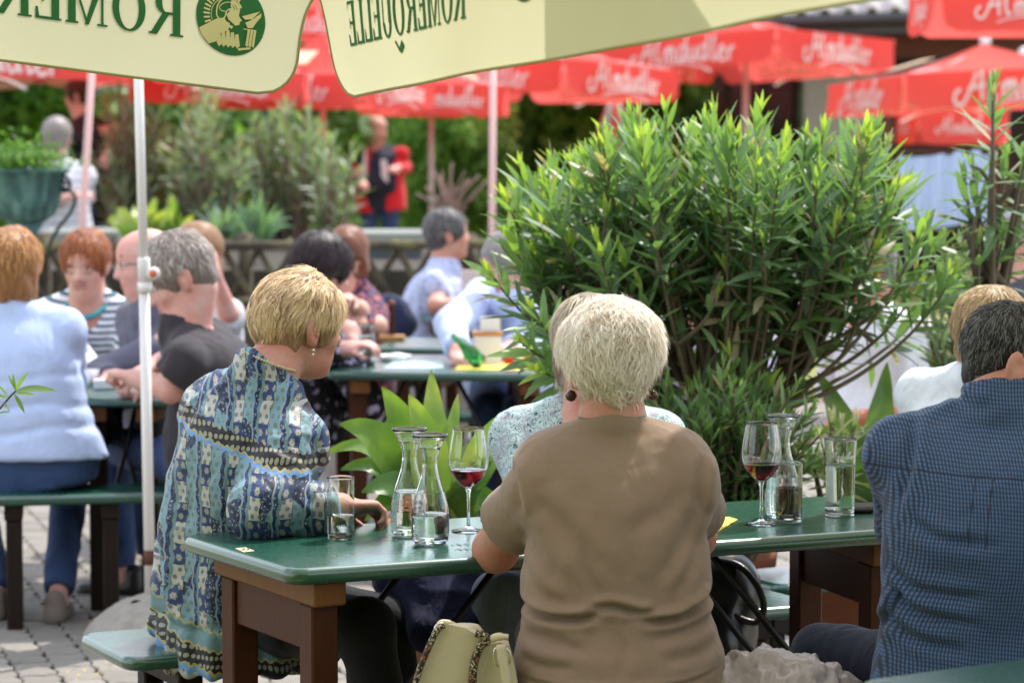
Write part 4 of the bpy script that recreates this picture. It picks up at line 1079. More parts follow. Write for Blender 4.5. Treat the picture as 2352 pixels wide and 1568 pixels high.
# serif capitals
def serif_glyphs():
    T, t, s_ = .19, .06, .05
    def st(x, y0, y1, w_=T): return [(x-w_/2, y0), (x+w_/2, y0), (x+w_/2, y1), (x-w_/2, y1)]
    def bar(x0, x1, y, h=t): return [(x0, y), (x1, y), (x1, y+h), (x0, y+h)]
    def ser(x, y, w_=.34): return bar(x-w_/2, x+w_/2, y, .045)
    def ring(cx, cy, rx, ry, a0=0, a1=2*PI, n=28, tx=.17, ty=.05):
        q = []
        for i in range(n):
            A, B = a0+(a1-a0)*i/n, a0+(a1-a0)*(i+1)/n
            q.append([(cx+rx*math.cos(A), cy+ry*math.sin(A)), (cx+rx*math.cos(B), cy+ry*math.sin(B)), (cx+(rx-tx)*math.cos(B), cy+(ry-ty)*math.sin(B)), (cx+(rx-tx)*math.cos(A), cy+(ry-ty)*math.sin(A))])
        return q
    g = {}
    g['E'] = (.68, [st(.17, 0, 1), ser(.17, 0, .3), ser(.17, .955, .3), bar(.17, .62, .0), bar(.17, .60, .945), bar(.17, .48, .48), [(.56, 0), (.66, 0), (.66, .26), (.60, .26)], [(.56, 1), (.62, .76), (.62, 1)], st(.48, .38, .62, .04)])
    g['L'] = (.66, [st(.17, 0, 1), ser(.17, 0, .3), ser(.17, .955, .38), bar(.17, .60, 0), [(.54, 0), (.64, 0), (.64, .30), (.60, .30)]])
    g['O'] = (.92, ring(.45, .5, .42, .52)); g['U'] = (.86, [st(.20, .3, 1), st(.70, .3, 1, t), ser(.20, .955), ser(.70, .955, .26)]+ring(.425, .33, .31, .35, PI, 2*PI, 14, .13, .06))
    g['Q'] = (.92, ring(.45, .5, .42, .52)+[[(.30, -.20), (.42, -.12), (.62, -.28), (.60, -.36)], [(.62, -.28), (.86, -.10), (.92, -.14), (.60, -.40)], [(.26, -.26), (.30, -.20), (.60, -.36), (.52, -.40)]])
    g['M'] = (1.12, [st(.16, 0, 1, t), st(.92, 0, 1), ser(.16, 0, .26), ser(.92, 0, .32), ser(.13, .955, .26), ser(.95, .955, .26), [(.10, 1), (.28, 1), (.60, 0), (.50, 0)], [(.50, 0), (.56, 0), (.93, 1), (.86, 1)]])
    g['R'] = (.92, [st(.20, 0, 1), ser(.20, 0), ser(.20, .955, .3), bar(.2, .48, .945), bar(.2, .48, .47)]+ring(.46, .735, .28, .265, -PI/2, PI/2, 12)+[[(.38, .50), (.56, .50), (.88, .0), (.70, .0)], ser(.80, 0, .22)])
    return g
GL = serif_glyphs()
def serif_text(txt, slant=0., xs=1.):
    P = []; x = 0; q = 0
    V = []; F = []
    for ch in txt:
        wdt, polys = GL[ch]
        for p in polys:
            F.append(tuple(range(len(V), len(V)+len(p))))
            V += [((x+a)*xs, b) for a, b in p]
        x += wdt+.04
    return np.array(V), F, x*xs
rv, rf, rl = serif_text('ROMERQUELLE', xs=.85)
c = G(1812, 1197, TZ); w_ = .040
vv = np.stack([rv[:, 0]/rl-.5, rv[:, 1]/rl*1.3], -1); wrap_print(c, lambda z: .0306, w_, .086, vv, rf, 'printed_name', wgr, -PI/2-.35)

# napkin, jar, wallet, sticker, spill
yel = plain('yellow_paper', (.78, .66, .10), .8)
def sheet(name, label, cat, pts, z, mat, th=.0015, group=None, wob=.0):
    P = [G(u, v, z) for u, v in pts]; n = len(P); c = sum(P)/n
    V = [tuple(p+np.array([0, 0, wob*random.random()])) for p in P]+[tuple(p-np.array([0, 0, th])) for p in P]
    F = [tuple(range(n)), tuple(range(2*n-1, n-1, -1))]+[((i+1) % n, i, n+i, n+(i+1) % n) for i in range(n)]
    o = mesh_obj(name, V-c, F, mat, None, smooth=False); o.location = c; return tag(o, label, cat, group)
zig = [(1694-(1694-1602)*k/14+(3 if k % 2 else 0), 1190+(1246-1190)*k/14+(0 if k % 2 else 2)) for k in range(15)]
sheet('napkin', 'yellow paper napkin with a zigzag edge on the front table', 'napkin', (zig+[(1585, 1247), (1585, 1188), (1674, 1186)])[::-1], TZ+.0022, yel)
c = G(1612, 1196, TZ+.003); jar = empty('candle_jar', c, 'small candle jar in a brass dish beside the beige sleeve', 'candle jar')
mb = MB(); mb.lathe([(.0003, 0), (.024, 0), (.030, .012), (.028, .013), (.024, .003), (.0003, .003)], 24, c); mb.build('dish', plain('brass', (.35, .24, .10), .35, metal=1.), jar, smooth=True)
mb = MB(); mb.lathe([(.0003, .004), (.019, .004), (.021, .07), (.0195, .07), (.0175, .006), (.0003, .006)], 24, c); mb.build('glass', GLASS, jar, smooth=True)
mb = MB(); mb.lathe([(.0003, .0066), (.0165, .0066), (.0168, .035), (.0003, .035)], 20, c); mb.build('wax', plain('cream_wax', (.7, .6, .4), .5), jar, smooth=True)
blk = plain('black_leather', (.012, .011, .011), .38, bump=.4, bscale=60)
c = G(2010, 1172, TZ); mb = MB(); mb.box((0, 0, .008), (.15, .085, .014), rz=.2, bev=.005); o = mb.build('wallet', blk); o.location = c; tag(o, 'flat black wallet on the table beside the checked sleeve', 'wallet')
STK = plain('aged_sticker', (.55, .50, .30), .6)
o = sheet('sticker', 'small number sticker on the left end of the front table', 'sticker', [(540, 1258), (564, 1256), (585, 1264), (560, 1267)], TZ+.0012, STK, .001)
dg = [[(0, 1), (.5, 1), (.2, .55), (.5, .3), (.3, 0), (0, .1)], [(.75, 1), (1.2, 1), (.9, .55), (1.2, .3), (1.0, 0), (.75, .1)]]
V = []; F = []; n = 0
A, B, D_ = G(553, 1262.5, TZ+.002), G(573, 1262.0, TZ+.002), G(556, 1258, TZ+.002)
for st in dg:
    v, f = ribbon2d(catmull(st, 4), .14)
    V += [A+(B-A)*x/1.3+(D_-A)*y*.9-np.array(o.location) for x, y in v]; F += [tuple(i+n for i in q) for q in f]; n = len(V)
d_ = mesh_obj('digits', V, F, plain('black_ink', (.02, .02, .02), .6), None); d_.parent = o
# spilt water on the table
puddle = liquid('spilt_water', (1, 1, 1))
for k, (u0, v0, L, lab) in enumerate(((1058, 1250, 44, 'upper thin streak of spilt water right of the nearest carafe'), (1062, 1261, 38, 'lower thin streak of spilt water right of the nearest carafe'))):
    mb = MB(); c = G(u0, v0, TZ); P = [G(u0-L/2+L*i/9, v0+1.6*math.sin(i*1.7+k), TZ+.0004) for i in range(10)]
    V = []; 
    for i, p in enumerate(P):
        hw = .004*math.sin(PI*(i+.4)/9.8)*(.7+.5*math.sin(i*2.1))+.001
        for a, z in ((-hw, 0), (-hw*.4, .0008), (hw*.4, .0008), (hw, 0)): V.append(p+np.array([a*.3, a, z]))
    F = [(i*4+j, i*4+4+j, i*4+5+j, i*4+1+j) for i in range(9) for j in range(3)]
    o = mesh_obj('puddle', np.array(V)-c, F, puddle); o.location = c; tag(o, lab, 'puddle')

# ------------------------------------------------------------------ bags and coat by the front table
def soft(name, build, mats, parent, vox=.006, disp=None): 
    S = Solid(); build(S); return solid_obj(name, S, vox, mats, parent, disp=disp)
cream = cloth('cream_leather', (.56, .48, .32), .05, .12, .45); 
bc = W(1075, 1560, 5.36); hb = empty('handbag', (bc[0], bc[1], .47), 'cream leather shoulder bag with snakeskin trim on the bench beside the beige woman', 'handbag')
def snake():
    t = NT('snakeskin_trim'); c = t.coord(); v = t.vor(c, 210); cc = t.n('ShaderNodeTexVoronoi', i_Vector=c, i_Scale=60.).outputs[1]; n = t.noise(c, 40, 2)
    t.base(t.mix(t.math('LESS_THAN', v, .42), (.02, .015, .012), t.ramp(n, [(.35, (.35, .10, .03)), (.5, (.45, .33, .16)), (.65, (.6, .52, .36))]))); t.set(Roughness=.35); t.bump(v, .5, .003); return t.m
SNAKE = snake()
def BP(u, v, Y): return W(u, v, Y)
def bag_outline(Y, off=0.):
    pts = [(955, 1575), (968, 1530), (990, 1478), (1008, 1443), (1030, 1433), (1068, 1441), (1105, 1462), (1128, 1478), (1118, 1510), (1108, 1545), (1104, 1580), (1100, 1700), (935, 1700)]
    return [BP(u, v, Y)+np.array([0, off, 0]) for u, v in pts]
def prism(mb, front, depth, m=None):
    n = len(front); V = list(front)+[p+depth for p in front]
    mb.add(V, [tuple(range(n)), tuple(range(2*n-1, n-1, -1))]+[((i+1) % n, i, n+i, n+(i+1) % n) for i in range(n)], m)
def bagbody(S):
    a = [(1000, 1470), (1085, 1480)]
    S.loft(np.array([bc[0], bc[1]+.03, .47]), np.array([[.97, .24, 0], [-.24, .97, 0], [0, 0, 1]]), [(.0, .085, .05, 0, 0), (.06, .085, .052, 0, 0), (.13, .065, .045, -.006, 0), (.175, .05, .035, -.015, 0), (.19, .04, .02, -.02, 0)], .02, power=3.)
soft('body', bagbody, [cream], hb, .005)
mb = MB()
o_ = bag_outline(5.295); prism(mb, o_[::-1], np.array([.01, .012, 0])); mb.build('flap', cream, hb)
left = catmull([BP(u, v, 5.285) for u, v in ((950, 1585), (966, 1530), (988, 1478), (1006, 1443), (1022, 1434))], 5); right = catmull([BP(u, v, 5.28) for u, v in ((1092, 1452), (1112, 1460), (1118, 1472), (1104, 1482), (1092, 1510), (1086, 1545), (1084, 1590))], 5)
mb = MB(); mb.tube(left, .0065, 8); mb.build('trim', SNAKE, hb, smooth=True); mb = MB(); mb.tube(right, .0085, 8); mb.build('trim', SNAKE, hb, smooth=True)
gus = [BP(u, v, 5.30) for u, v in ((1116, 1480), (1148, 1474), (1168, 1482), (1182, 1530), (1192, 1590), (1100, 1590), (1104, 1520))]
mb = MB(); prism(mb, gus, np.array([.0, .05, 0])); mb.build('gusset', cream, hb)
mb = MB(); mb.tube(catmull([BP(u, v, 5.28) for u, v in ((1118, 1476), (1140, 1462), (1168, 1462))], 5), [.004]*3+[.008]*5+[.006]*3, 8); mb.build('tab', cream, hb, smooth=True)
steel = plain('polished_metal', (.7, .68, .62), .2, metal=1.)
mb = MB(); mb.tube(catmull([BP(u, v, 5.27) for u, v in ((1136, 1488), (1134, 1512), (1144, 1528), (1164, 1528), (1172, 1512), (1166, 1490), (1136, 1488))], 4), .0022, 8); mb.build('ring', steel, hb, smooth=True)
mb = MB(); mb.tube(catmull([BP(u, v, 5.26) for u, v in ((1150, 1480), (1154, 1510), (1160, 1540), (1168, 1590))], 4), .0095, 8); mb.build('strap', cream, hb, smooth=True)
mb = MB(); mb.tube(catmull([BP(u, v, 5.33) for u, v in ((1004, 1448), (1012, 1430), (1032, 1430), (1052, 1442), (1062, 1458))], 5), .006, 8); mb.build('strap', cream, hb, smooth=True)
mb = MB(); mb.tube(catmull([BP(u, v, 5.29) for u, v in ((996, 1456), (1002, 1436), (1016, 1430))], 4), .0028, 8); mb.build('buckle', steel, hb, smooth=True)
# black leather bag at the end of the far bench
kc = W(1655, 1420, 6.62); kb = empty('leather_bag', (kc[0], kc[1], .47), 'black leather bag with looped handle behind the right side of the beige woman', 'bag')
def kbody(S):
    S.ell(W(1640, 1345, 6.6), (.10, .09, .10), None, .04); S.ell(W(1670, 1420, 6.6), (.07, .08, .12), None, .04); S.ell(W(1640, 1480, 6.55), (.09, .08, .10), None, .04); S.cap(W(1610, 1290, 6.6), W(1600, 1380, 6.6), .04, .06, .04)
soft('body', kbody, [plain('worn_black_leather', (.014, .012, .011), .28, bump=.3, bscale=30)], kb, .008, lambda V, N: folds(V, N, .014, 8., (1, 1, .6), None, 21))
mb = MB(); mb.tube(catmull([W(u, v, y) for u, v, y in ((1640, 1283, 6.55), (1700, 1300, 6.52), (1742, 1350, 6.50), (1754, 1400, 6.50), (1735, 1428, 6.50), (1690, 1415, 6.50), (1650, 1385, 6.52))], 6), .009, 8); mb.build('handle', blk, kb, smooth=True)
# crumpled silver beige coat
cc = W(1790, 1560, 5.40); cmat = cloth('silver_beige_satin', (.34, .285, .26), .12, .8, .30)
ct = empty('crumpled_jacket', (cc[0], cc[1], .47), 'crumpled silver beige jacket on the near bench right of the beige woman', 'jacket')
def coat(S):
    for u, v, r in ((1705, 1575, .055), (1745, 1548, .038), (1795, 1568, .052), (1860, 1600, .05), (1700, 1625, .09), (1800, 1625, .10), (1905, 1610, .05), (1665, 1600, .05)): S.ell(W(u, v, 5.42), (r, r*1.1, r*.9), None, .03)
def cfold(V, N): return folds(V, N, .016, 9., (1.4, 1.2, .8), None, 31)+folds(V, N, .012, 19., (1.5, 1, .7), None, 33)+folds(V, N, .005, 42., (1.4, 1, .7), None, 34)
soft('fabric', coat, [cmat], ct, .005, cfold)
# navy knitted cardigan hanging over the lap, under the table
nv = W(1010, 1390, 6.35); nc = empty('navy_cardigan', (nv[0], nv[1], 0.5), 'dark navy knitted cardigan hanging below the table between the two women', 'cardigan')
def card(S):
    a, b, c_, d_ = W(900, 1330, 6.30), W(1075, 1320, 6.30), W(1150, 1440, 6.2), W(985, 1455, 6.2)
    for p, q in ((a, d_), (b, c_), ((a+b)/2, (c_+d_)/2), (d_, c_), (a, b), ((a*2+b)/3, (2*d_+c_)/3), ((a+2*b)/3, (d_+2*c_)/3)): S.cap(p, q, .035, .035, .03)
soft('knit', card, [cloth('navy_knit', (.012, .014, .05), .2, .5)], nc, .009, lambda V, N: folds(V, N, .010, 7., (1, 1, .4), None, 41))
# ------------------------------------------------------------------ jewellery
def beads(name, pts, r, mat, parent):
    mb = MB()
    for p in pts:
        mb.lathe([(0, -r), (r*.7, -r*.7), (r, 0), (r*.7, r*.7), (0, r)], 6, p)
    return mb.build(name, mat, parent, smooth=True)
pearl = plain('gold_pearl', (.55, .45, .22), .3)
q = p3; P = [q['nb']+q['T'].T@np.array([.067*math.cos(a), .062*math.sin(a)-.012, .034-.016*math.sin(a)]) for a in np.linspace(0, 2*PI, 60, endpoint=False)]
nl = beads('necklace', P, .0034, pearl, q['root']); 
def earring(q, side, z, r, mat, drop=.0):
    e = q['H']+q['M'].T@np.array([side*.083, -.010, z]); mb = MB(); mb.lathe([(0, -r), (r*.7, -r*.7), (r, 0), (r*.7, r*.7), (0, r)], 10, e-UP*drop); mb.build('earring', mat, q['root'], smooth=True)
earring(p3, 1, -.044, .0042, steel); earring(p3, 1, -.052, .004, steel, .002)
bead = plain('dark_amber_bead', (.05, .02, .012), .15)
earring(p1, -1, -.052, .0125, bead); earring(p1, 1, -.052, .0115, bead)
q = p1; P = [q['nb']+q['T'].T@np.array([.068*math.cos(a), .063*math.sin(a)-.014, .020+.006*math.sin(a)]) for a in np.linspace(0, 2*PI, 50)]
mb = MB(); mb.tube(P, .0022, 6); mb.build('necklace', plain('dark_silver_chain', (.2, .17, .12), .35, metal=.8, bump=1., bscale=400), q['root'], smooth=True)
# ------------------------------------------------------------------ other tables and benches
GT = 'green beer garden tables'; GB = 'green benches'
def at_table(label, fl, fr, bw, z=.76, name='beer_table', cat='table', group=GT, **k):
    """near edge given by two picture points, bw = width going away"""
    a, b = G(*fl, z), G(*fr, z); d = nrm((b-a)[:2]); n = np.array([-d[1], d[0]]); 
    return furniture(name, label, cat, a, b, b[:2]+n*bw, a[:2]+n*bw, z, group=group, **k)
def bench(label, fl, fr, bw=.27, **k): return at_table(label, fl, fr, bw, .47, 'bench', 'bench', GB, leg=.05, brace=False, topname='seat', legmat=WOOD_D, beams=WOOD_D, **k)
# T2: middle table with plaque left of the oleander
a, b = G(745, 850, .76), G(1330, 853, .76); 
T2 = furniture('beer_table', 'green table between the dark haired woman and the man reaching for a green bottle', 'table', G(752, 852, .76), G(1300, 858, .76), G(1260, 812, .76), G(700, 815, .76), .76, th=.034, group=GT, legmat=WOOD, leg=.06)
at_table('smaller green table behind, holding the wooden stand', (845, 797), (1060, 800), .55, group=GT, th=.03, leg=.05)
at_table('far green table at the plaid shirted man\'s elbow', (958, 722), (1160, 775), .5, group=GT, th=.03, leg=.05)
T5 = furniture('beer_table', 'green table on the left where four people sit talking', 'table', G(130, 912, .76), G(420, 915, .76), G(520, 868, .76), G(160, 868, .76), .76, th=.034, group=GT, leg=.06, legmat=WOOD_D)
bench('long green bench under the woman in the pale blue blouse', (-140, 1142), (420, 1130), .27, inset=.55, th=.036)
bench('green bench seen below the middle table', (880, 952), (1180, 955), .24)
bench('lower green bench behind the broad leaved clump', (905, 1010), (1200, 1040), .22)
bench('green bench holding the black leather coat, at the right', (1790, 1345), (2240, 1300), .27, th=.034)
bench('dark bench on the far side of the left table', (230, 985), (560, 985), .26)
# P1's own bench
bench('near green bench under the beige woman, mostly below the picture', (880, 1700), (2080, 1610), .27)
# tables cut by the bottom right corner
a, b = G(1938, 1562, .76), G(2420, 1499, .76); d = nrm((b-a)[:2]); n = np.array([d[1], -d[0]])
furniture('beer_table', 'pale shining green tabletop cut by the bottom right corner', 'table', a[:2]+n*.6+d*.08, b[:2]+n*.6+d*.6, b[:2]+d*.6, a[:2], .76, th=.034, group=GT)
a, b = G(1500, 1588, .76), G(1925, 1553, .76); d = nrm((b-a)[:2]); n = np.array([d[1], -d[0]])
furniture('beer_table', 'tabletop sliver left of the corner table, below the crumpled jacket', 'table', a[:2]+n*.6, b[:2]+n*.6+d*.06, b[:2], a[:2], .755, th=.034, group=GT)
# black coat bundle on the right bench
kc2 = G(1985, 1320, .47); kb2 = empty('leather_coat', kc2, 'folded black leather coat on the bench beyond the right table leg', 'coat')
soft('fabric', lambda S: [S.ell(kc2+np.array([x, .05, .05]), (.10, .10, .055), None, .03) for x in (-.08, .04, .16)], [blk], kb2, .010, lambda V, N: folds(V, N, .014, 10., (1, 1, 1), None, 51))

# things on the middle tables
T2Z = .7608
vessel('water_glass', 'water glass in front of the dark haired woman', 'glass', G(843, 840, T2Z), [(.030, 0), (.031, .05), (.033, .155)], .0015, .115, WATER, group='distant glasses', base=.012, n=24)
porc = plain('white_porcelain', (.75, .74, .76), .25)
c = G(905, 826, T2Z); mb = MB(); mb.lathe([(.0, .004), (.05, .004), (.072, .018), (.068, .019), (.05, .010), (0, .010)], 28, (0, 0, 0)); o = mb.build('plate', porc, smooth=True); o.location = c; tag(o, 'white plate on the middle table beside the water glass', 'plate')
c = G(908, 822, T2Z+.012); S = Solid(); S.ell(c, (.05, .03, .016)); cr_ = empty('crumpled_napkin', c, 'crumpled white napkin on the plate of the middle table', 'napkin'); solid_obj('paper', S, .008, [porc], cr_, disp=lambda V, N: folds(V, N, .006, 30))
c = G(1120, 836, T2Z); bx = empty('menu_box', c, 'white card box with an orange lid on the middle table', 'box'); mb = MB(); mb.box(c+UP*.055, (.105, .05, .11), rz=.1, bev=.003); mb.build('box', plain('white_card', (.7, .66, .7), .6), bx); mb = MB(); mb.box(c+UP*.118, (.115, .055, .016), rz=.1, bev=.003); mb.build('lid', plain('orange_wood', (.5, .22, .06), .5), bx)
mb = MB(); mb.box(c+UP*.155+np.array([.01, 0, 0]), (.075, .02, .055), rz=.1); mb.build('papers', porc, bx)
c = G(1175, 836, T2Z); sh_ = empty('cruet_set', c, 'red and white shakers beside the menu box', 'cruet set')
for dx, m_, hh_ in ((-.01, plain('red_plastic', (.6, .03, .02), .4), .05), (.035, porc, .065), (.07, plain('orange_wood', (.5, .22, .06), .5), .04)):
    mb = MB(); mb.lathe([(0, .0), (.017, .0), (.018, hh_), (.010, hh_+.012), (0, hh_+.012)], 16, c+np.array([dx, 0, 0])); mb.build('shaker', m_, sh_, smooth=True)
bt = empty('green_bottle', G(1075, 832, T2Z), 'small green glass bottle tipped in the reaching man\'s hand', 'bottle'); gl_ = liquid('green_glass', (.05, .45, .10))
pA, pB = W(1102, 832, 10.15), W(1040, 770, 10.25); dB = pB-pA; mb = MB(); mb.tube([pA, pA+dB*.35, pA+dB*.55, pA+dB*.75, pB], [.030, .032, .020, .012, .012], 16); mb.build('glass', gl_, bt, smooth=True)
sheet('place_mat', 'yellow place mat on the middle table', 'place mat', [(1045, 848), (1060, 832), (1300, 832), (1290, 850)], T2Z+.002, yel)
sheet('glass_plaque', 'pale glass sheet lying on the near edge of the middle table', 'place mat', [(880, 846), (905, 828), (1015, 828), (1020, 846)], T2Z+.002, plain('pale_teal_card', (.35, .50, .48), .3))
c = G(900, 782, .7605); ws_ = empty('wooden_stand', c, 'wooden block stand with a brown post on the smaller table', 'stand'); mb = MB(); mb.box(c+UP*.012, (.11, .06, .024), bev=.004); mb.build('block', plain('light_wood', (.45, .22, .07), .5), ws_); mb = MB(); mb.box(c+UP*.085, (.022, .022, .125), bev=.003); mb.build('post', WOOD, ws_); mb = MB(); mb.lathe([(0, 0), (.014, 0), (.014, .02), (0, .03)], 10, c+UP*.148); mb.build('knob', plain('red_brown', (.2, .06, .04), .5), ws_, smooth=True)
c = G(874, 776, .7605); mb = MB(); mb.box((0, 0, .012), (.055, .03, .022), bev=.004); o = mb.build('red_ashtray', plain('red_plastic', (.6, .03, .02), .4)); o.location = c; tag(o, 'little red tin on the smaller table', 'tin')
c = W(1085, 655, 12.3); mb = MB(); mb.box((0, 0, 0), (.10, .015, .14), rz=.2, bev=.002); o = mb.build('menu_card', plain('pinkish_card', (.62, .50, .46), .7)); o.location = c; tag(o, 'standing pinkish menu card before the plaid shirted man', 'menu')
# things on the left table
for k, (u, v, lab) in enumerate(((208, 884, 'left white cup on the table of four'), (240, 893, 'small white box with red print on the table of four'))):
    c = G(u, v, .7605); mb = MB()
    if k == 0: mb.lathe([(0, 0), (.025, 0), (.033, .055), (.030, .055), (.023, .005), (0, .005)], 20, (0, 0, 0))
    else: mb.box((0, 0, .018), (.075, .045, .035), rz=.2, bev=.003)
    o = mb.build(('cup', 'small_box')[k], porc, smooth=(k == 0)); o.location = c; tag(o, lab, ('cup', 'box')[k])
sheet('paper_slip', 'white paper slip on the table of four', 'paper', [(235, 884), (250, 872), (285, 875), (275, 888)], .7625, porc)
# ------------------------------------------------------------------ guests at the other tables
pel = lambda u, Y, z=.575: [*W(u, 1000, Y)[:2], z]
blush = skin('skin_rosy', (.60, .37, .315)); tan = skin('skin_warm', (.50, .28, .20))
GLS = plain('dark_spectacle_frame', (.02, .02, .025), .3)
def specs(q, mat=GLS):
    H, M = q['H'], q['M']; L = lambda x, y, z: H+M.T@np.array([x, y, z]); mb = MB()
    for s_ in (-1, 1):
        mb.tube([L(s_*.032+.022*math.cos(a), .088, .010+.017*math.sin(a)) for a in np.linspace(0, 2*PI, 15)], .0017, 5); mb.tube([L(s_*.054, .086, .014), L(s_*.078, .045, .012), L(s_*.082, -.01, .008)], .0018, 5)
    mb.tube([L(-.010, .092, .014), L(.010, .092, .014)], .0022, 5); mb.build('spectacles', mat, q['root'], smooth=True)
def stripes(name, c1, c2, per, duty=.5, vert=False, c3=None):
    t = NT(name); s_ = t.sep(t.attr('pat')); f = t.math('FRACT', t.math('ADD', t.math('DIVIDE', s_[0] if vert else s_[2], per), 50.)); col = t.mix(t.math('LESS_THAN', f, duty), c1, c2)
    if c3: g = t.math('FRACT', t.math('ADD', t.math('DIVIDE', s_[2] if vert else s_[0], per*1.3), 50.)); col = t.mix(t.math('MULTIPLY', t.math('LESS_THAN', g, duty), .5), col, c3)
    t.base(col); t.set(Roughness=.85); c = t.coord(); t.bump(t.noise(c, 14, 3, .6, .8), .4, .02); return t.m
def blotch(name, c1, c2, c3, sc_=18, lo=.52, hi=.62):
    t = NT(name); c = t.coord(); n = t.noise(c, sc_, 3, .6, 1.); n2 = t.noise(c, sc_*1.7, 2); t.base(t.mix(t.math('GREATER_THAN', n2, hi), t.mix(t.math('GREATER_THAN', n, lo), c1, c2), c3)); t.set(Roughness=.8); return t.m
jeans = cloth('blue_jeans', (.035, .065, .16), .3, .4, scale=14)
g4 = 'guests around the left table'
# P6 pale blue blouse
def p6_low(C, P, T, g):
    L = lambda x, y, z: P+T.T@np.array([x, y, z])
    C.loft(P, T, [(-.03, .215, .17, 0, 0), (.06, .20, .165, 0, 0), (.16, .175, .15, 0, 0)], .03); C.cap(L(.19, -.05, .02), L(.22, -.06, -.035), .035, .025, .03); C.plane(P+UP*.0, -UP)
P6P = np.array(pel(85, 8.95))
def p6_disp(V, N):
    q = V-P6P; a = 0
    for z0, am, sl in ((.10, .008, .05), (.18, .006, -.05), (.27, .005, .03)): a = a-am*np.exp(-((q[:, 2]-z0-.01*np.sin(q[:, 0]*20)-sl*q[:, 0])/.014)**2)
    return a+folds(q, N, .005, 9., (1, 1, .6), None, 3)
p6 = person('woman in a pale blue blouse and jeans, back to us at the left edge', (28, 618, 8.98), 8, P6P, 2, hpitch=4, shw=.19, hip=.21, waist=.185, chest=.185, dep=.125, belly=.01, hunch=.02, hands=((20, 880, 9.4), (100, 880, 9.35)), skinm=SK2,
            shirt=cloth('pale_blue_cotton', (.46, .56, .82), .04, .5), sleeve='long', shirt_name='blouse', trousers=jeans, knees=((-60, 1130, 9.4), (160, 1135, 9.25)), feet=((0, 1385, 9.0), (132, 1378, 8.95)), hair='bob', hairm=hairmat('ginger_blonde_hair', (.30, .12, .04), (.85, .50, .20)), hvol=1.2, hs=1.08, vox=.009, hamp=.012,
            strand=dict(n=2600, length=.05, width=.003, lift=.2, curl=.3, fall=.5, seg=5, seed=31, jitter=.4), shoes=plain('grey_suede', (.20, .165, .14), .9), shirt_disp=p6_disp, lower=p6_low, group=g4, neckd=.12)
# P7 striped top
p7 = person('red haired woman with turquoise necklace and striped top facing us', (197, 609, 10.1), 188, pel(215, 10.25), 185, hpitch=13, neckd=.115, shw=.178, hip=.18, waist=.16, chest=.165, dep=.12, belly=.02, hunch=.03, hands=((190, 880, 9.75), (250, 880, 9.75)), skinm=SK2, shirt=stripes('teal_white_stripes', (.72, .70, .76), (.05, .12, .15), .024, .42),
            sleeve='long', shirt_name='striped_top', neck_open=.5, hair='short', hairm=hairmat('copper_hair', (.22, .06, .02), (.62, .22, .07)), hvol=1.5, hs=1.03, vox=.009, pat=True, chub=.006, group=g4, legs=False, strand=dict(n=1500, length=.045, width=.003, lift=.1, curl=.1, fall=.5, seg=5, seed=32, jitter=.2))
specs(p7, plain('plum_frame', (.12, .03, .04), .3))
P = [p7['nb']+p7['T'].T@np.array([.078*math.cos(a), .012+.075*math.sin(a), -.012-.045*math.sin(a)]) for a in np.linspace(-.6, PI+.6, 30)]; mb = MB(); mb.tube(P, .0095, 7); mb.build('necklace', plain('turquoise_beads', (.03, .30, .34), .4, .5, 60), p7['root'], smooth=True)
# P8 bald man with glasses
p8 = person('bald man with glasses and grey shirt, half behind the white pole', (334, 606, 9.75), 260, pel(392, 9.9), 225, hpitch=10, shw=.165, hip=.16, waist=.15, chest=.18, dep=.125, belly=.03, hunch=.03, hands=((250, 868, 9.5), (330, 880, 9.45)), elbows=((235, 856, 9.6), (400, 860, 9.6)), skinm=blush, shirt=cloth('slate_grey_shirt', (.11, .11, .15), .1, .5),
            sleeve='long', collar=True, hair='bald', hairm=hairmat('short_grey_hair', (.10, .09, .09), (.42, .38, .36)), hvol=.8, hs=1.10, vox=.009, group=g4, legs=False, hamp=.002)
specs(p8)
# P9 black polo
P9P = np.array(pel(500, 8.9))
p9 = person('grey haired man in a black polo shirt leaning on folded hands', (408, 638, 8.85), 258, P9P, 278, hpitch=30, shw=.195, hip=.18, waist=.17, chest=.185, dep=.135, belly=.03, hunch=.05, hands=((312, 870, 8.75), (318, 864, 9.1)), elbows=((392, 893, 8.70), (372, 842, 9.2)), neckr=.064, skinm=blush, shirt=cloth('black_polo_cotton', (.036, .031, .036), .2, .5), sleeve='elbow', sleeve_frac=.66, shirt_name='polo_shirt',
            collar=True, trousers=jeans, knees=((258, 1020, 9.45), (330, 1005, 9.7)), hair='crop', hairm=hairmat('silver_grey_hair', (.19, .145, .12), (.72, .64, .58)), hvol=1.1, hs=1.17, vox=.007, armr=1.12, curl=1.3, group=g4, shoes=blk, chub=.008,
            strand=dict(n=3000, length=.028, width=.0026, lift=.25, curl=.15, fall=.4, seg=4, seed=33, jitter=.3))
# P10 woman with hand to her face
p10 = person('ginger blonde woman resting her face on her hand behind the polo shirt man', (447, 588, 10.9), 232, pel(480, 11.0), 220, hpitch=6, shw=.16, hip=.17, waist=.15, chest=.155, dep=.11, hands=((490, 625, 10.72), (440, 760, 10.7)), elbows=((525, 720, 10.8), None), palms=((-.6, .4, .2), None), skinm=blush, shirt=cloth('white_blouse', (.6, .6, .62), .05, .4), sleeve='tee', hair='bob',
            hairm=hairmat('honey_hair', (.26, .12, .05), (.75, .48, .24)), hvol=1.3, hs=1.05, vox=.01, group=g4, legs=False, curl=.5)
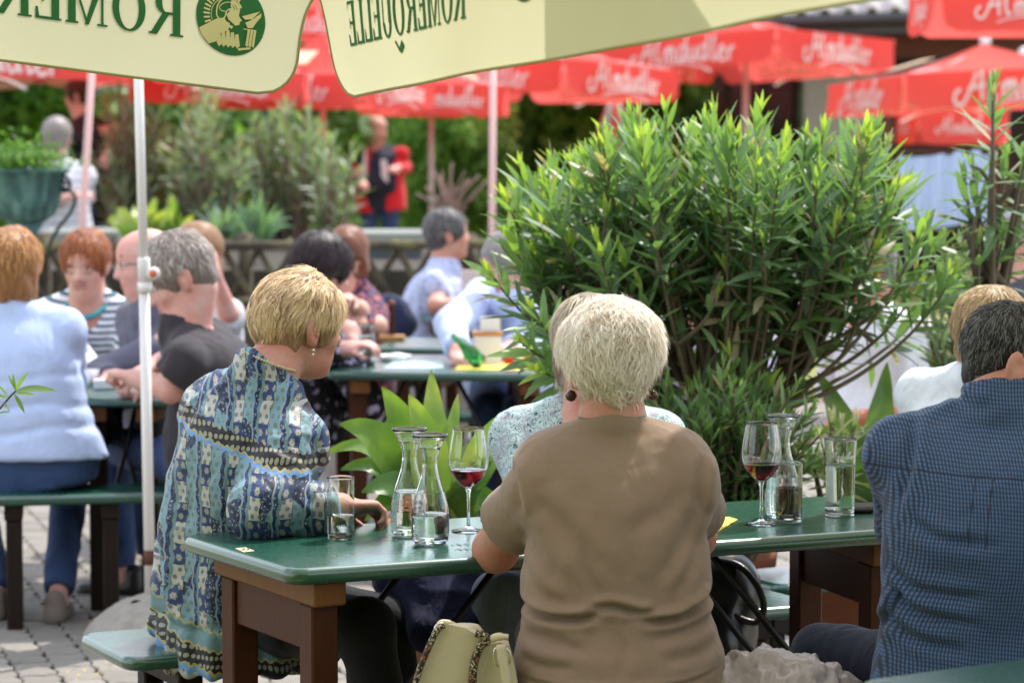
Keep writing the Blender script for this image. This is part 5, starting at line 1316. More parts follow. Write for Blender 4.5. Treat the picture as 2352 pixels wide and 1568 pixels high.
# P11 dark hair, P12 auburn
g5 = 'guests around the middle table'
p11 = person('dark haired woman in a black floral top beside the water glass', (742, 622, 10.35), 62, pel(715, 10.5), 60, hpitch=16, shw=.165, hip=.18, waist=.16, chest=.165, dep=.12, hunch=.05, hands=((800, 800, 10.1), (812, 795, 10.3)), elbows=((735, 815, 10.15), None), skinm=blush, shirt=blotch('black_floral_cloth', (.006, .006, .010), (.006, .006, .010), (.45, .40, .55), 16, .5, .60), sleeve='long',
             hair='bob', hairm=hairmat('near_black_hair', (.010, .006, .008), (.07, .03, .035)), hvol=2.3, hs=1.06, vox=.009, group=g5, legs=False, xwrist=.8, strand=dict(n=1500, length=.05, width=.003, lift=.15, curl=.2, fall=.5, seg=5, seed=34, jitter=.3))
specs(p11)
p12 = person('auburn haired woman in a dark floral dress behind the dark haired woman', (795, 588, 11.6), 215, pel(835, 11.9), 262, hpitch=10, shw=.17, hip=.18, waist=.16, chest=.165, dep=.115, hunch=.03, hands=((790, 740, 11.4), (800, 690, 11.3)), elbows=((868, 748, 11.6), None), skinm=SK2, shirt=blotch('navy_coral_floral', (.03, .02, .07), (.03, .02, .07), (.50, .12, .10), 30, .5, .56), sleeve='cap', shirt_name='dress',
             neck_open=.4, hair='bob', hairm=hairmat('auburn_hair', (.18, .055, .025), (.52, .20, .09)), hvol=1.1, vox=.01, group=g5, legs=False)
# P13 plaid shirt
p13 = person('smiling grey haired man in a pale plaid shirt seated in profile', (1030, 540, 13.3), 80, pel(985, 13.3, .56), 98, hpitch=-2, shw=.20, hip=.18, waist=.17, chest=.18, dep=.13, belly=.04, hunch=.02, hands=((1075, 700, 13.0), (1085, 690, 13.3)), elbows=((1000, 702, 12.95), None), skinm=tan, shirt=stripes('blue_pink_plaid', (.44, .54, .76), (.28, .32, .55), .026, .4, True, (.62, .50, .60)), sleeve='elbow', sleeve_frac=.75,
             collar=True, hair='crop', hairm=hairmat('dark_grey_hair', (.06, .055, .055), (.34, .32, .32)), hvol=1.3, hs=1.02, vox=.01, pat=True, group=g5, legs=False, trousers=cloth('navy_jeans2', (.012, .015, .03)), strand=dict(n=800, length=.03, width=.004, lift=.1, curl=.1, fall=.4, seg=4, seed=35, jitter=.2))
# P14 reaching man in pale blue shirt
p14 = person('man in a pale blue shirt leaning on the middle table, reaching for a bottle', (1168, 606, 10.9), 250, pel(1165, 11.1, .6), 225, hpitch=28, shw=.21, hip=.19, waist=.18, chest=.19, dep=.13, belly=.03, hunch=.06, hands=((1170, 800, 10.6), (1052, 806, 10.35)), elbows=((1230, 790, 10.8), (1035, 745, 10.6)), skinm=blush, shirt=cloth('pale_blue_shirt', (.48, .56, .80), .06, .6), sleeve='long', collar=True,
             trousers=jeans, knees=((1190, 950, 10.5), (1120, 940, 10.6)), hair='crop', hairm=hairmat('silver_grey_hair2', (.25, .22, .22), (.7, .68, .68)), hvol=1.2, hs=1.05, vox=.009, armr=1.15, group=g5, shoes=blk)
# P15 red jacket, standing
def p15_extra(S, H, M, s): pass
p15 = person('bald man standing in an open red jacket and scarf beyond the stone block', (866, 300, 23.6), 150, [*W(872, 400, 23.6)[:2], 1.08], 188, hpitch=8, shw=.235, hip=.19, waist=.185, chest=.20, dep=.14, belly=.06, hunch=.0, hands=((832, 418, 23.3), (903, 388, 23.2)), elbows=((800, 370, 23.7), (930, 385, 23.7)), skinm=blush, shirt=plain('navy_shirt', (.008, .012, .035), .8),
             sleeve='none', trousers=cloth('dark_jeans', (.03, .06, .17), .2), stand=True, hair='bald', hairm=hairmat('thin_white_hair', (.3, .26, .25), (.6, .56, .54)), hvol=.3, hs=1.08, vox=.014, group=None, shoes=blk)
redj = cloth('red_jacket_cloth', (.56, .02, .035), .1, .4); S = Solid(); T = p15['T']; PP = p15['P']; g = p15['g']
S.loft(PP, T, [(-.13, .225, .16, 0, 0), (0, .23, .175, 0, -.01), (.2*g, .222, .18, 0, -.01), (.40*g, .222, .15, 0, -.02), (.47*g, .20, .11, 0, -.02), (.53*g, .09, .07, 0, -.02)], .02, power=2.4)
for i in (0, 1): S.cap(p15['sh'][i], p15['el'][i], .070, .062, .03); S.cap(p15['el'][i], p15['el'][i]+(p15['wr'][i]-p15['el'][i])*.45, .060, .052, .02)
S.ell(PP+T.T@np.array([0, .20, .16]), (.085, .20, .50), T, .02, 0, 'sub'); solid_obj('red_jacket', S, .014, [redj], p15['root'])
sc2 = MB()
for sx, m_ in ((.045, 0), (.075, 1)): 
    for dz in (0,): sc2.beam(p15['nb']+T.T@np.array([sx, .10, .0]), p15['nb']+T.T@np.array([sx*1.2, .205, -.42*g]), .035, .012, .003, up=(0, -1, .2), m=m_)
sc2.build('scarf', [redj, plain('white_cloth', (.7, .66, .68), .8)], p15['root'])
sc2 = MB(); sc2.beam(p15['nb']+T.T@np.array([-.085, .15, -.15*g]), p15['nb']+T.T@np.array([-.095, .205, -.40*g]), .05, .012, .003, up=(0, -1, .2)); sc2.build('scarf', plain('white_cloth', (.7, .66, .68), .8), p15['root'])
# P16 seated left, P17 behind him
p16 = person('grey haired man in a pale checked shirt, back to us beside the urn', (132, 318, 17.0), 5, [*W(145, 500, 17)[:2], .98], 10, hpitch=4, shw=.20, hip=.19, waist=.18, chest=.19, dep=.13, hunch=.03, hands=((175, 450, 16.7), (120, 450, 17.4)), elbows=(None, (190, 460, 17.)), skinm=blush, shirt=stripes('pale_check', (.66, .66, .70), (.42, .44, .50), .05, .35, False, (.5, .5, .56)), sleeve='elbow', hair='crop',
             hairm=hairmat('light_grey_hair', (.28, .24, .23), (.66, .60, .56)), hvol=1.3, hs=1.05, vox=.012, pat=True, legs=False, hamp=.004, trousers=jeans)
p17 = person('young brown haired man in black leaning behind the pinkish pole', (182, 222, 18.6), 285, [*W(212, 440, 18.7)[:2], 1.17], 290, hpitch=12, shw=.19, hip=.17, waist=.15, chest=.17, dep=.11, hunch=.05, hands=((250, 355, 18.2), (215, 370, 18.7)), elbows=((262, 300, 18.5), None), skinm=blush, shirt=plain('black_shirt', (.012, .012, .016), .8), sleeve='tee', hair='short', hairm=hairmat('brown_hair', (.05, .025, .015), (.22, .12, .07)), hvol=1.3, hs=1.03,
             vox=.012, stand=True, trousers=jeans, legs=False, feet=((212, 560, 18.7), (225, 560, 18.8)))
platform = mesh_obj('terrace', *(lambda a: ([(-5, 17.6, .3), (a, 17.6, .3), (a, 22, .3), (-5, 22, .3), (-5, 17.6, 0), (a, 17.6, 0), (a, 22, 0), (-5, 22, 0)], [(0, 1, 2, 3), (4, 5, 1, 0), (5, 6, 2, 1)]))(W(300, 500, 17.6)[0]), plain('terrace_stone', (.3, .29, .27), .9), None, smooth=False); tag(platform, kind='structure')
# P5 and hidden guests beyond the oleander
p5 = person('ash blonde woman in a white jacket behind the checked shirt man', (2278, 765, 6.75), 60, pel(2215, 6.9), 40, hpitch=10, shw=.175, hip=.19, waist=.17, chest=.17, dep=.12, hunch=.04, hands=((2330, 1050, 7.2), (2340, 1080, 7.0)), skinm=tan, shirt=cloth('white_jacket_cloth', (.70, .74, .78), .04, .5), sleeve='long', shirt_name='jacket', hair='layered', hairm=hairmat('sandy_hair', (.30, .19, .09), (.80, .62, .36)), hvol=1.0, hs=.9, vox=.009, group='guests beyond the oleander',
            legs=False, neckd=.12, strand=dict(n=3500, length=.04, width=.002, lift=.2, curl=.3, fall=.4, seg=5, seed=36, jitter=.4))
p18 = person('man in a white shirt behind the right side of the oleander', (1985, 620, 9.2), 255, pel(2050, 9.25), 235, hpitch=12, shw=.21, hip=.20, waist=.19, chest=.19, dep=.14, belly=.05, hunch=.05, hands=((1975, 960, 8.95), (1960, 950, 9.3)), skinm=skin('skin_red', (.60, .22, .15)), shirt=cloth('white_shirt_cloth', (.74, .74, .80), .03, .4), sleeve='elbow', hair='crop', hairm=hairmat('mid_grey_hair', (.2, .18, .18), (.5, .48, .48)), vox=.011, group='guests beyond the oleander', legs=False)
p19 = person('person in a lilac top hidden behind the oleander stems', (1600, 640, 9.6), 185, pel(1610, 9.7), 185, hpitch=8, shw=.18, hip=.18, waist=.17, chest=.17, dep=.12, skinm=blush, shirt=cloth('lilac_cloth', (.45, .38, .62), .1, .4), sleeve='tee', hair='short', hairm=hairmat('brown_hair2', (.06, .03, .02), (.25, .14, .08)), vox=.013, group='guests beyond the oleander', legs=False)
p20 = person('person in a white top hidden behind the oleander middle', (1745, 520, 12.), 170, pel(1740, 12.), 175, hpitch=4, shw=.18, hip=.18, waist=.17, chest=.17, dep=.12, skinm=blush, shirt=cloth('white_top_cloth', (.66, .68, .74), .1, .4), sleeve='tee', hair='crop', hairm=hairmat('black_hair', (.01, .01, .01), (.05, .04, .04)), vox=.013, group='guests beyond the oleander', legs=False)
p21 = person('dark haired person with pink top behind the oleander left side', (1290, 545, 12.4), 130, pel(1300, 12.4), 150, hpitch=4, shw=.18, hip=.18, waist=.16, chest=.16, dep=.12, skinm=blush, shirt=cloth('pink_top_cloth', (.62, .20, .20), .1, .4), sleeve='tee', hair='short', hairm=hairmat('black_hair3', (.01, .01, .012), (.05, .04, .045)), hvol=1.5, vox=.013, group='guests beyond the oleander', legs=False)
cv = W(2168, 420, 15.5); cvr = empty('striped_cloth', (cv[0], 15.5, 0), 'pale blue striped cloth hung over a rail near the brown posts', 'cloth')
X = np.linspace(-.26, .26, 40); Z = np.linspace(0, 1, 14); V = [(cv[0]+x, 15.5-.06*math.sin(z*1.6)+.015*math.sin(x*60+z*2), W(0, 352, 15.5)[2]+.02*math.sin(x*9)-.42*z) for z in Z for x in X]; n = len(X)
F = np.array([(j*n+i, j*n+i+1, (j+1)*n+i+1, (j+1)*n+i) for j in range(13) for i in range(n-1)])
mesh_obj('fabric', V, F, stripes('pale_blue_stripes', (.44, .53, .70), (.30, .38, .56), .03, .5, True), cvr, attrs={'pat': ('POINT', np.array(V)-cv)})
mb = MB(); zt_ = W(0, 350, 15.5)[2]; mb.tube([(cv[0]-.35, 15.51, zt_), (cv[0]+.35, 15.51, zt_)], .015, 8); mb.tube([(cv[0]-.33, 15.51, 0), (cv[0]-.33, 15.51, zt_)], .018, 8); mb.tube([(cv[0]+.33, 15.51, 0), (cv[0]+.33, 15.51, zt_)], .018, 8); mb.build('rail', WOOD, cvr)
p23 = person('person in a dark jacket at the right edge behind bare twigs', (2330, 560, 10.5), 260, pel(2320, 10.5), 250, hpitch=6, shw=.2, hip=.19, waist=.18, chest=.18, dep=.13, skinm=blush, shirt=cloth('charcoal_jacket_cloth', (.06, .06, .08), .1, .4), sleeve='long', hair='crop', hairm=hairmat('grey_hair5', (.2, .18, .18), (.5, .48, .48)), vox=.013, group='guests beyond the oleander', legs=False)

nb_ = W(905, 705, 12.9); nbr = empty('navy_bag', (nb_[0], 12.9, 0), 'navy blue bag slumped against the fence beside the plaid shirted man', 'bag')
soft('body', lambda S: [S.ell(nb_+np.array([x, 0, z]), (.075, .07, .07), None, .04) for x, z in ((-.02, -.02), (.04, -.08), (-.04, -.10))], [cloth('navy_canvas', (.012, .018, .05), .2, .5)], nbr, .014, lambda V, N: folds(V, N, .02, 7., (1, 1, 1), None, 61))
mb = MB(); mb.box((nb_[0], 12.95, (nb_[2]-.2)/2), (.7, .25, nb_[2]-.2), bev=.01); o = mb.build('low_wall', plain('pale_wall_cap', (.3, .28, .25), .9)); tag(o, 'low stone ledge holding the navy bag behind the smaller table', 'ledge')
# ------------------------------------------------------------------ foliage
def leafmat(name, stops, rough=.38, trans=.35, spec=.5):
    t = NT(name); a = t.attr('tone', 'Fac'); c = t.coord(); n = t.noise(c, 40, 2)
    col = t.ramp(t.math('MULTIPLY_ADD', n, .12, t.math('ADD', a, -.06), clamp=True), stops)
    t.base(col); t.set(Roughness=rough, Specular_IOR_Level=spec)
    tr = t.n('ShaderNodeBsdfTranslucent'); t.l(t.mix(1., col, (1.25, 1.35, .55), 'MULTIPLY'), tr.inputs[0])
    mx = t.n('ShaderNodeMixShader', i_0=trans); t.l(t.b.outputs[0], mx.inputs[1]); t.l(tr.outputs[0], mx.inputs[2]); t.l(mx.outputs[0], t.out.inputs[0])
    return t.m
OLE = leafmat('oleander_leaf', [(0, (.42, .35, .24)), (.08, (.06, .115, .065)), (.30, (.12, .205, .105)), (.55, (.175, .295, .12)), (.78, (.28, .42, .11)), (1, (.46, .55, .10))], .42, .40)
OLEB = leafmat('grey_oleander_leaf', [(0, (.34, .26, .18)), (.15, (.12, .17, .10)), (.5, (.20, .28, .17)), (1, (.34, .42, .24))], .45)
HEDGE = leafmat('hedge_leaf', [(0, (.05, .10, .03)), (.4, (.13, .26, .06)), (.7, (.22, .40, .075)), (1, (.36, .50, .10))], .5, .45)
BROAD = leafmat('broad_leaf', [(0, (.025, .07, .015)), (.5, (.075, .17, .03)), (.8, (.19, .31, .06)), (1, (.36, .42, .10))], .38, .38)
AGAP = leafmat('strap_leaf', [(0, (.05, .11, .07)), (.5, (.12, .22, .15)), (1, (.25, .36, .26))], .45)
VARI = leafmat('pale_edged_leaf', [(0, (.08, .15, .05)), (.4, (.30, .38, .20)), (1, (.62, .62, .42))], .4)
STEM = plain('green_brown_stem', (.13, .10, .06), .8, .3, 12, .3, 60); BARK = plain('grey_brown_bark', (.13, .10, .075), .9, .3, 20, .6, 90); PINKB = plain('pinkish_bark', (.22, .14, .11), .9, .25)
def leaf_template(L=1., wd=.17, seg=6, droop=.25, fold=.25, tipp=1.):
    V = []; 
    for i in range(seg+1):
        t = i/seg; w_ = wd/2*math.sin(PI*t**.85)**.8 if 0 < t < 1 else .004; z = -droop*t*t*.5; y = t*(1-.12*droop*t)
        V += [(-w_, y, z+fold*w_), (0, y, z), (w_, y, z+fold*w_)]
    F = [(i*3+a, i*3+a+1, i*3+a+4, i*3+a+3) for i in range(seg) for a in (0, 1)]
    return np.array(V)*L, np.array(F)
TPL = [leaf_template(1, .20, 6, d_, .25) for d_ in (.05, .25, .5)]+[leaf_template(1, .17, 6, -.2, .3)]
TPL_LO = [leaf_template(1, .17, 3, d_, .3) for d_ in (.1, .35)]
def frames(D, upv):
    """D leaf directions, upv rough normal -> matrices with columns side, dir, normal"""
    D = D/np.linalg.norm(D, axis=1)[:, None]; Nn = upv-D*(upv*D).sum(1)[:, None]; Nn /= np.linalg.norm(Nn, axis=1)[:, None]+1e-9
    Sx = np.cross(D, Nn); return np.stack([Sx, D, Nn], -1)
def leaf_cloud(name, P, D, Nn, L, tone, mat, parent, tpl=None, kind='stuff', wscale=1., seed=0):
    tpl = tpl or TPL; r = np.random.default_rng(seed); which = r.integers(0, len(tpl), len(P)); M = frames(D, Nn)
    VV = []; FF = []; TT = []; n0 = 0
    for k, (tv, tf) in enumerate(tpl):
        s_ = which == k
        if not s_.any(): continue
        v = tv*np.array([wscale, 1, 1]); q = np.einsum('nij,kj->nki', M[s_], v)*L[s_][:, None, None]+P[s_][:, None]
        m = len(q); VV.append(q.reshape(-1, 3)); FF.append((tf[None]+(np.arange(m)*len(tv))[:, None, None]+n0).reshape(-1, 4)); TT.append(np.repeat(tone[s_], len(tv))); n0 += m*len(tv)
    o = mesh_obj(name, np.concatenate(VV), np.concatenate(FF), mat, parent, attrs={'tone': ('POINT', np.concatenate(TT))})
    if kind: o['kind'] = kind
    return o
def rvec(n, r): v = r.standard_normal((n, 3)); return v/np.linalg.norm(v, axis=1)[:, None]
def stemmed(curves, r, part=.5, gap=.035, per=3, L=(.09, .13), ang=(.45, .95), droop=.2, tipbright=1., tone0=.34):
    """whorls of leaves along stem curves (arrays of points)"""
    P, D, N_, LL, T = [], [], [], [], []
    for c in curves:
        seg = np.linalg.norm(np.diff(c, axis=0), axis=1); s_ = np.concatenate([[0], np.cumsum(seg)]); tot = s_[-1]; st = tot*(1-part); k = max(2, int((tot-st)/gap)); b0 = r.normal(0, .06)
        ph = r.random()*6.28
        for i in range(k+1):
            d_ = st+(tot-st)*i/k; t = i/k
            p = np.array([np.interp(d_, s_, c[:, a]) for a in range(3)]); q = np.array([np.interp(min(d_+.01, tot), s_, c[:, a]) for a in range(3)]); q0 = np.array([np.interp(d_-.01, s_, c[:, a]) for a in range(3)])
            ax = nrm(q-q0); e1 = nrm(np.cross(ax, (.3, .2, .9))); e2 = np.cross(ax, e1); ph += 1.05
            n_ = per if t < .999 else per+1
            if r.random() < .12*(1-t)+.02 and t < .8: continue
            for j in range(n_):
                if r.random() < .22*(1-t): continue
                a = ph+6.283*j/n_+r.normal(0, .18); rad = e1*math.cos(a)+e2*math.sin(a)
                sp = (ang[1]+(ang[0]-ang[1])*t**1.5)*(1+r.normal(0, .12)); 
                if t > .96: sp *= .5
                dd = ax*math.cos(sp)+rad*math.sin(sp)-UP*droop*(1-t)*.6
                P.append(p); D.append(dd); N_.append(ax*1.-rad*.2+UP*.3); LL.append(r.uniform(*L)*(1 if t < .9 else .72-.2*(t > .96)))
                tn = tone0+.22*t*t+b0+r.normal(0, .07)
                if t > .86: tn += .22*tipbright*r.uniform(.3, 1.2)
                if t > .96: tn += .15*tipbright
                if r.random() < .045: tn = 0.
                T.append(tn)
    return [np.array(a) for a in (P, D, N_, LL, np.clip(T, 0, 1))]
def curve(a, b, bend, n=9):
    a, b, bend = [np.asarray(q, float) for q in (a, b, bend)]; t = np.linspace(0, 1, n)[:, None]
    return a*(1-t)**2+2*bend*t*(1-t)+b*t*t
def leaf_objects(P, D, Nn, L, tone, mat, parent, name='leaf', tpl=None, seed=0):
    r = np.random.default_rng(seed); tpl = tpl or TPL; M = frames(D, Nn); cache = {}
    for i in range(len(P)):
        k = int(r.integers(0, len(tpl))); tb = int(np.clip(tone[i]*10, 0, 9.9))
        if (k, tb) not in cache:
            o = mesh_obj(name, tpl[k][0], tpl[k][1], mat, None, True, attrs={'tone': ('POINT', np.full(len(tpl[k][0]), (tb+.5)/10))}); me = o.data; bpy.data.objects.remove(o); cache[(k, tb)] = me
        o = bpy.data.objects.new(name, cache[(k, tb)]); COL.objects.link(o); o.parent = parent
        m = Matrix(M[i].tolist()).to_4x4(); o.matrix_local = Matrix.Translation(Vector([float(x) for x in P[i]])-ROOTLOC(parent)) @ m @ Matrix.Diagonal((L[i], L[i], L[i], 1))

# main oleander in its terracotta pot
r = np.random.default_rng(12)
OZ = 7.75; ob = W(1672, 1300, OZ); oc = np.array([W(1588, 1300, OZ)[0], OZ, 0]); ol = empty('oleander_bush', oc, 'large bushy green oleander in a terracotta pot behind the front table', 'shrub')
terra = plain('terracotta', (.36, .13, .06), .8, .2, 8, .3, 70)
mb = MB(); mb.lathe([(.0, .002), (.145, .002), (.225, .40), (.245, .405), (.252, .47), (.23, .475), (.22, .42), (0, .42)], 40, oc); mb.build('pot', terra, ol, smooth=True)
curves = []; trunks = []
root_ = np.array([oc[0]+.02, OZ, .42])
fork = [W(1700, 1010, OZ), W(1768, 960, OZ+.1), W(1610, 960, OZ-.1), W(1800, 900, OZ-.05), W(1540, 900, OZ+.1), W(1640, 1010, OZ-.15)]
for i, f_ in enumerate(fork):
    trunks.append((curve(root_+np.array([r.normal(0, .03), r.normal(0, .03), 0]), f_, (root_+f_)/2+np.array([0, 0, .08])), .028-.003*i*.5))
def crown_pt():
    while True:
        u, v = r.uniform(1150, 2230), r.uniform(215, 1110)
        cx = u-1650; top = 292+.00022*(cx+20)**2*(2.3 if cx < -260 else .75) + (0 if cx < 330 else (cx-330)*.95)
        bot = 800+250*math.exp(-((u-1660)/150)**2) if u < 2000 else 800-(u-2000)*.9
        if u < 1300: bot = 700+(u-1090)*.55
        if u > 1860 and v > 620 and r.random() < .55: continue
        if top < v < bot and u < 2205: return u, v, top
ends = []
for k in range(118):
    u, v, top = crown_pt()
    if r.random() < .45: v = top+abs(r.normal(0, 55))+r.choice([-25, 0, 0, 12, 30])
    yy = OZ+r.uniform(-.52, .55)*(1-.3*abs(u-1650)/560)
    ends.append((u, v, yy))
extra_ = [(1135, 640, OZ-.3), (1175, 560, OZ-.2), (1175, 470, OZ-.1), (1230, 720, OZ-.55), (1200, 790, OZ-.6), (1240, 850, OZ-.6), (1310, 385, OZ), (1255, 440, OZ-.3), (1450, 285, OZ), (1530, 270, OZ-.2), (1640, 275, OZ-.1), (1745, 268, OZ), (1890, 310, OZ-.1), (2010, 310, OZ), (2035, 350, OZ+.1), (2150, 560, OZ), (2185, 640, OZ-.1), (2080, 440, OZ)]
for u, v, yy in ends+extra_:
    e = W(u, v, yy); f_ = fork[int(np.argmin([abs(px(q)[0]-(1660+(u-1660)*.35))+r.uniform(0, 60) for q in fork]))]
    st = f_+np.array([r.normal(0, .02), r.normal(0, .03), r.uniform(-.05, .10)]); mid = st*.5+e*.5; mid[:2] = mid[:2]+(e[:2]-st[:2])*.20; mid[2] -= abs(e[0]-st[0])*.16
    curves.append(curve(st, e, mid, 10))
for k in range(150):      # leafy side shoots low on the stems
    c0 = curves[int(r.integers(0, 118))]; p = c0[int(r.integers(3, 7))]; a = r.random()*6.28; ln_ = r.uniform(.14, .30)
    e = p+np.array([math.cos(a)*ln_*.7, math.sin(a)*ln_*.7, ln_*.75]); curves.append(curve(p, e, (p+e)/2+np.array([math.cos(a), math.sin(a), -.3])*.04, 6))
mb = MB()
for c_, rd in trunks: mb.tube(c_, np.linspace(rd, rd*.7, len(c_)), 7)
for c_ in curves: mb.tube(c_, np.linspace(.0085, .0028, len(c_)), 4, cap=False)
o = mb.build('stems', STEM, ol, smooth=True); o['kind'] = 'stuff'
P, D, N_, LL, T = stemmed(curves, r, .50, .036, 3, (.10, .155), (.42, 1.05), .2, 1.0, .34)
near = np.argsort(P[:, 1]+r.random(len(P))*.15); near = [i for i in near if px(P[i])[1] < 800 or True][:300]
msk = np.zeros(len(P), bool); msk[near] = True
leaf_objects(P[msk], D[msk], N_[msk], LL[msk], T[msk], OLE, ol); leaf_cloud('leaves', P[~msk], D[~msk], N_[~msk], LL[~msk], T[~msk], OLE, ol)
print('oleander leaves', len(P))
# lower shrub beneath it
def shrub(label, ctr, ru, rv_, depth, n, Y, mat, stem, base, L, per=3, gap=.05, part=.5, group=None, tone0=.3, tip=.6, name='shrub', seed=1, lo=True, cat='shrub', sr=.007, leafn=None, droopl=.2):
    r = np.random.default_rng(seed); b = W(base[0], base[1], Y); root = empty(name, (b[0], Y, max(b[2], 0)), label, cat, group); cs = []
    for k in range(n):
        a = r.random()*6.28; q = r.random()**.5; u = ctr[0]+ru*q*math.cos(a); v = ctr[1]+rv_*q*math.sin(a); yy = Y+r.uniform(-1, 1)*depth; e = W(u, v, yy)
        st = b+np.array([r.normal(0, .05)*ru/scl(Y)*3, r.uniform(-.5, .5)*depth, 0]); mid = (st+e)/2; mid[2] += .1*(e[2]-st[2]); cs.append(curve(st, e, mid, 6))
    mb = MB()
    for c_ in cs: mb.tube(c_, np.linspace(sr*1.4, sr*.4, len(c_)), 4, cap=False)
    o = mb.build('stems', stem, root, smooth=True); o['kind'] = 'stuff'
    P, D, N_, LL, T = stemmed(cs, r, part, gap, per, L, (.45, 1.05), droopl, tip, tone0)
    leaf_cloud('leaves', P, D, N_, LL, T, mat, root, TPL_LO if lo else TPL, seed=seed); return root
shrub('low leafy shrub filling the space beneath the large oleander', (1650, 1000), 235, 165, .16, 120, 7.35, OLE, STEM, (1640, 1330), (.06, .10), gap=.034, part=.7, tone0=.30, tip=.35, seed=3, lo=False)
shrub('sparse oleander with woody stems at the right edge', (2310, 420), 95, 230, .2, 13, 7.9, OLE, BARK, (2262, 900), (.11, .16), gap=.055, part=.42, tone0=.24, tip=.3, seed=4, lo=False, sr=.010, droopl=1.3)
shrub('thin leafy plant left of the white shirted man near the right edge', (2190, 700), 70, 190, .2, 16, 8.6, OLEB, STEM, (2200, 1050), (.08, .12), gap=.045, part=.7, tone0=.4, seed=5, lo=False)
# woody trunk of the right edge oleander
tw = empty('woody_trunk', W(2265, 1000, 7.9)*np.array([1, 1, 0]), 'bare forked grey brown trunk at the right edge behind the grey haired man', 'trunk')
mb = MB()
for pts, rd in ((((2270, 1500), (2262, 760), (2258, 640), (2262, 540)), .022), (((2262, 640), (2230, 560), (2215, 520)), .012), (((2262, 600), (2310, 660), (2352, 720)), .014), (((2262, 560), (2290, 480), (2330, 420)), .011), (((2258, 700), (2235, 600), (2240, 500)), .010), (((2300, 480), (2260, 400), (2230, 380)), .007)):
    c_ = catmull([W(u, v, 7.9+.05*math.sin(u)) for u, v in pts], 6); mb.tube(c_, np.linspace(rd, rd*.6, len(c_)), 8)
mb.build('branches', BARK, tw, smooth=True)
# sprig of another oleander poking in at the left edge
sp = empty('oleander_sprig', W(-40, 960, 5.3), 'small green leaf sprig poking in at the left edge', 'sprig')
sc_ = catmull([W(-60, 1010, 5.3), W(-10, 950, 5.3), W(22, 912, 5.28), W(36, 898, 5.27)], 5); mb = MB(); mb.tube(sc_, .0022, 6); mb.build('stem', STEM, sp, smooth=True)
lf = [((36, 898), (28, 858), .5), ((36, 898), (56, 856), .6), ((36, 898), (122, 880), .45), ((34, 902), (84, 905), .55), ((32, 904), (58, 946), .5), ((20, 914), (-8, 880), .5), ((18, 916), (-30, 900), .45), ((10, 925), (22, 945), .6), ((-5, 945), (-20, 870), .45), ((36, 896), (18, 862), .65), ((-5, 950), (18, 940), .5)]
P = np.array([W(*a, 5.28) for a, b, t in lf]); E_ = np.array([W(*b, 5.28-.02*(i % 3)) for i, (a, b, t) in enumerate(lf)]); D = E_-P; LL = np.linalg.norm(D, axis=1)
leaf_objects(P, D, np.tile([0.2, -.6, .6], (len(P), 1)), LL*1.02, np.array([t for _, _, t in lf])+.05, OLE, sp)

# broad leaved clumps
def blade(base, tip, bend, wd, fold=.25, seg=14, tw=0., shape=.75):
    c_ = curve(base, tip, bend, seg+1); T = np.gradient(c_, axis=0); T /= np.linalg.norm(T, axis=1)[:, None]
    V = []; L = len(c_)
    for i in range(L):
        t = i/(L-1); w_ = wd/2*max(.03, (math.sin(PI*min(1, t**shape))**.85 if t < 1 else 0)); s_ = nrm(np.cross(T[i], np.array([.25*math.cos(tw), -1, .25])))
        s_ = rotv(s_, T[i], tw*(1-t*.3)); n_ = np.cross(s_, T[i])
        for k, a in enumerate((-1, -.5, 0, .5, 1)): V.append(c_[i]+s_*w_*a+n_*fold*w_*abs(a)+n_*.004*math.sin(i*1.3+k))
    F = [(i*5+a, i*5+a+1, i*5+a+6, i*5+a+5) for i in range(L-1) for a in range(4)]
    return np.array(V), np.array(F)
def clump(label, Y, base, leaves, mat, cat='plant', name='broad_leaf_plant', pot=None, group=None, seed=0):
    b = W(*base, Y); root = empty(name, (b[0], b[1], 0), label, cat, group); rr_ = random.Random(seed)
    if pot:
        mb = MB(); zt = b[2]+.02; mb.lathe([(.0, .002), (pot*.72, .002), (pot*.95, zt*.86), (pot, zt*.87), (pot, zt), (pot*.92, zt), (pot*.9, zt-.03), (0, zt-.03)], 36, (b[0], b[1], 0)); mb.build('pot', terra, root, smooth=True)
    for l in leaves:
        (bu, bv), (tu, tv), wd, tone = l[:4]; dy = l[4] if len(l) > 4 else rr_.uniform(-.15, .15); bow = l[5] if len(l) > 5 else .3
        a = W(bu, bv, Y+rr_.uniform(-.03, .03)); e = W(tu, tv, Y+dy); mid = (a+e)/2; mid[2] += bow*abs(e[0]-a[0])+.02; mid[0] += -(e[0]-a[0])*.18
        V, F = blade(a, e, mid, wd/scl(Y), tw=rr_.uniform(-.5, .5) if len(l) < 7 else l[6])
        tn = np.clip(tone+.10*np.sin(V[:, 2]*40)+.30*(fbm(V*np.array([30, 30, 9]), 5, 3)-.5)+.12*(np.arange(len(V))/len(V)), 0, 1)
        mesh_obj('leaf', V, F, mat, root, attrs={'tone': ('POINT', tn)})
    return root
B = (1005, 1215)
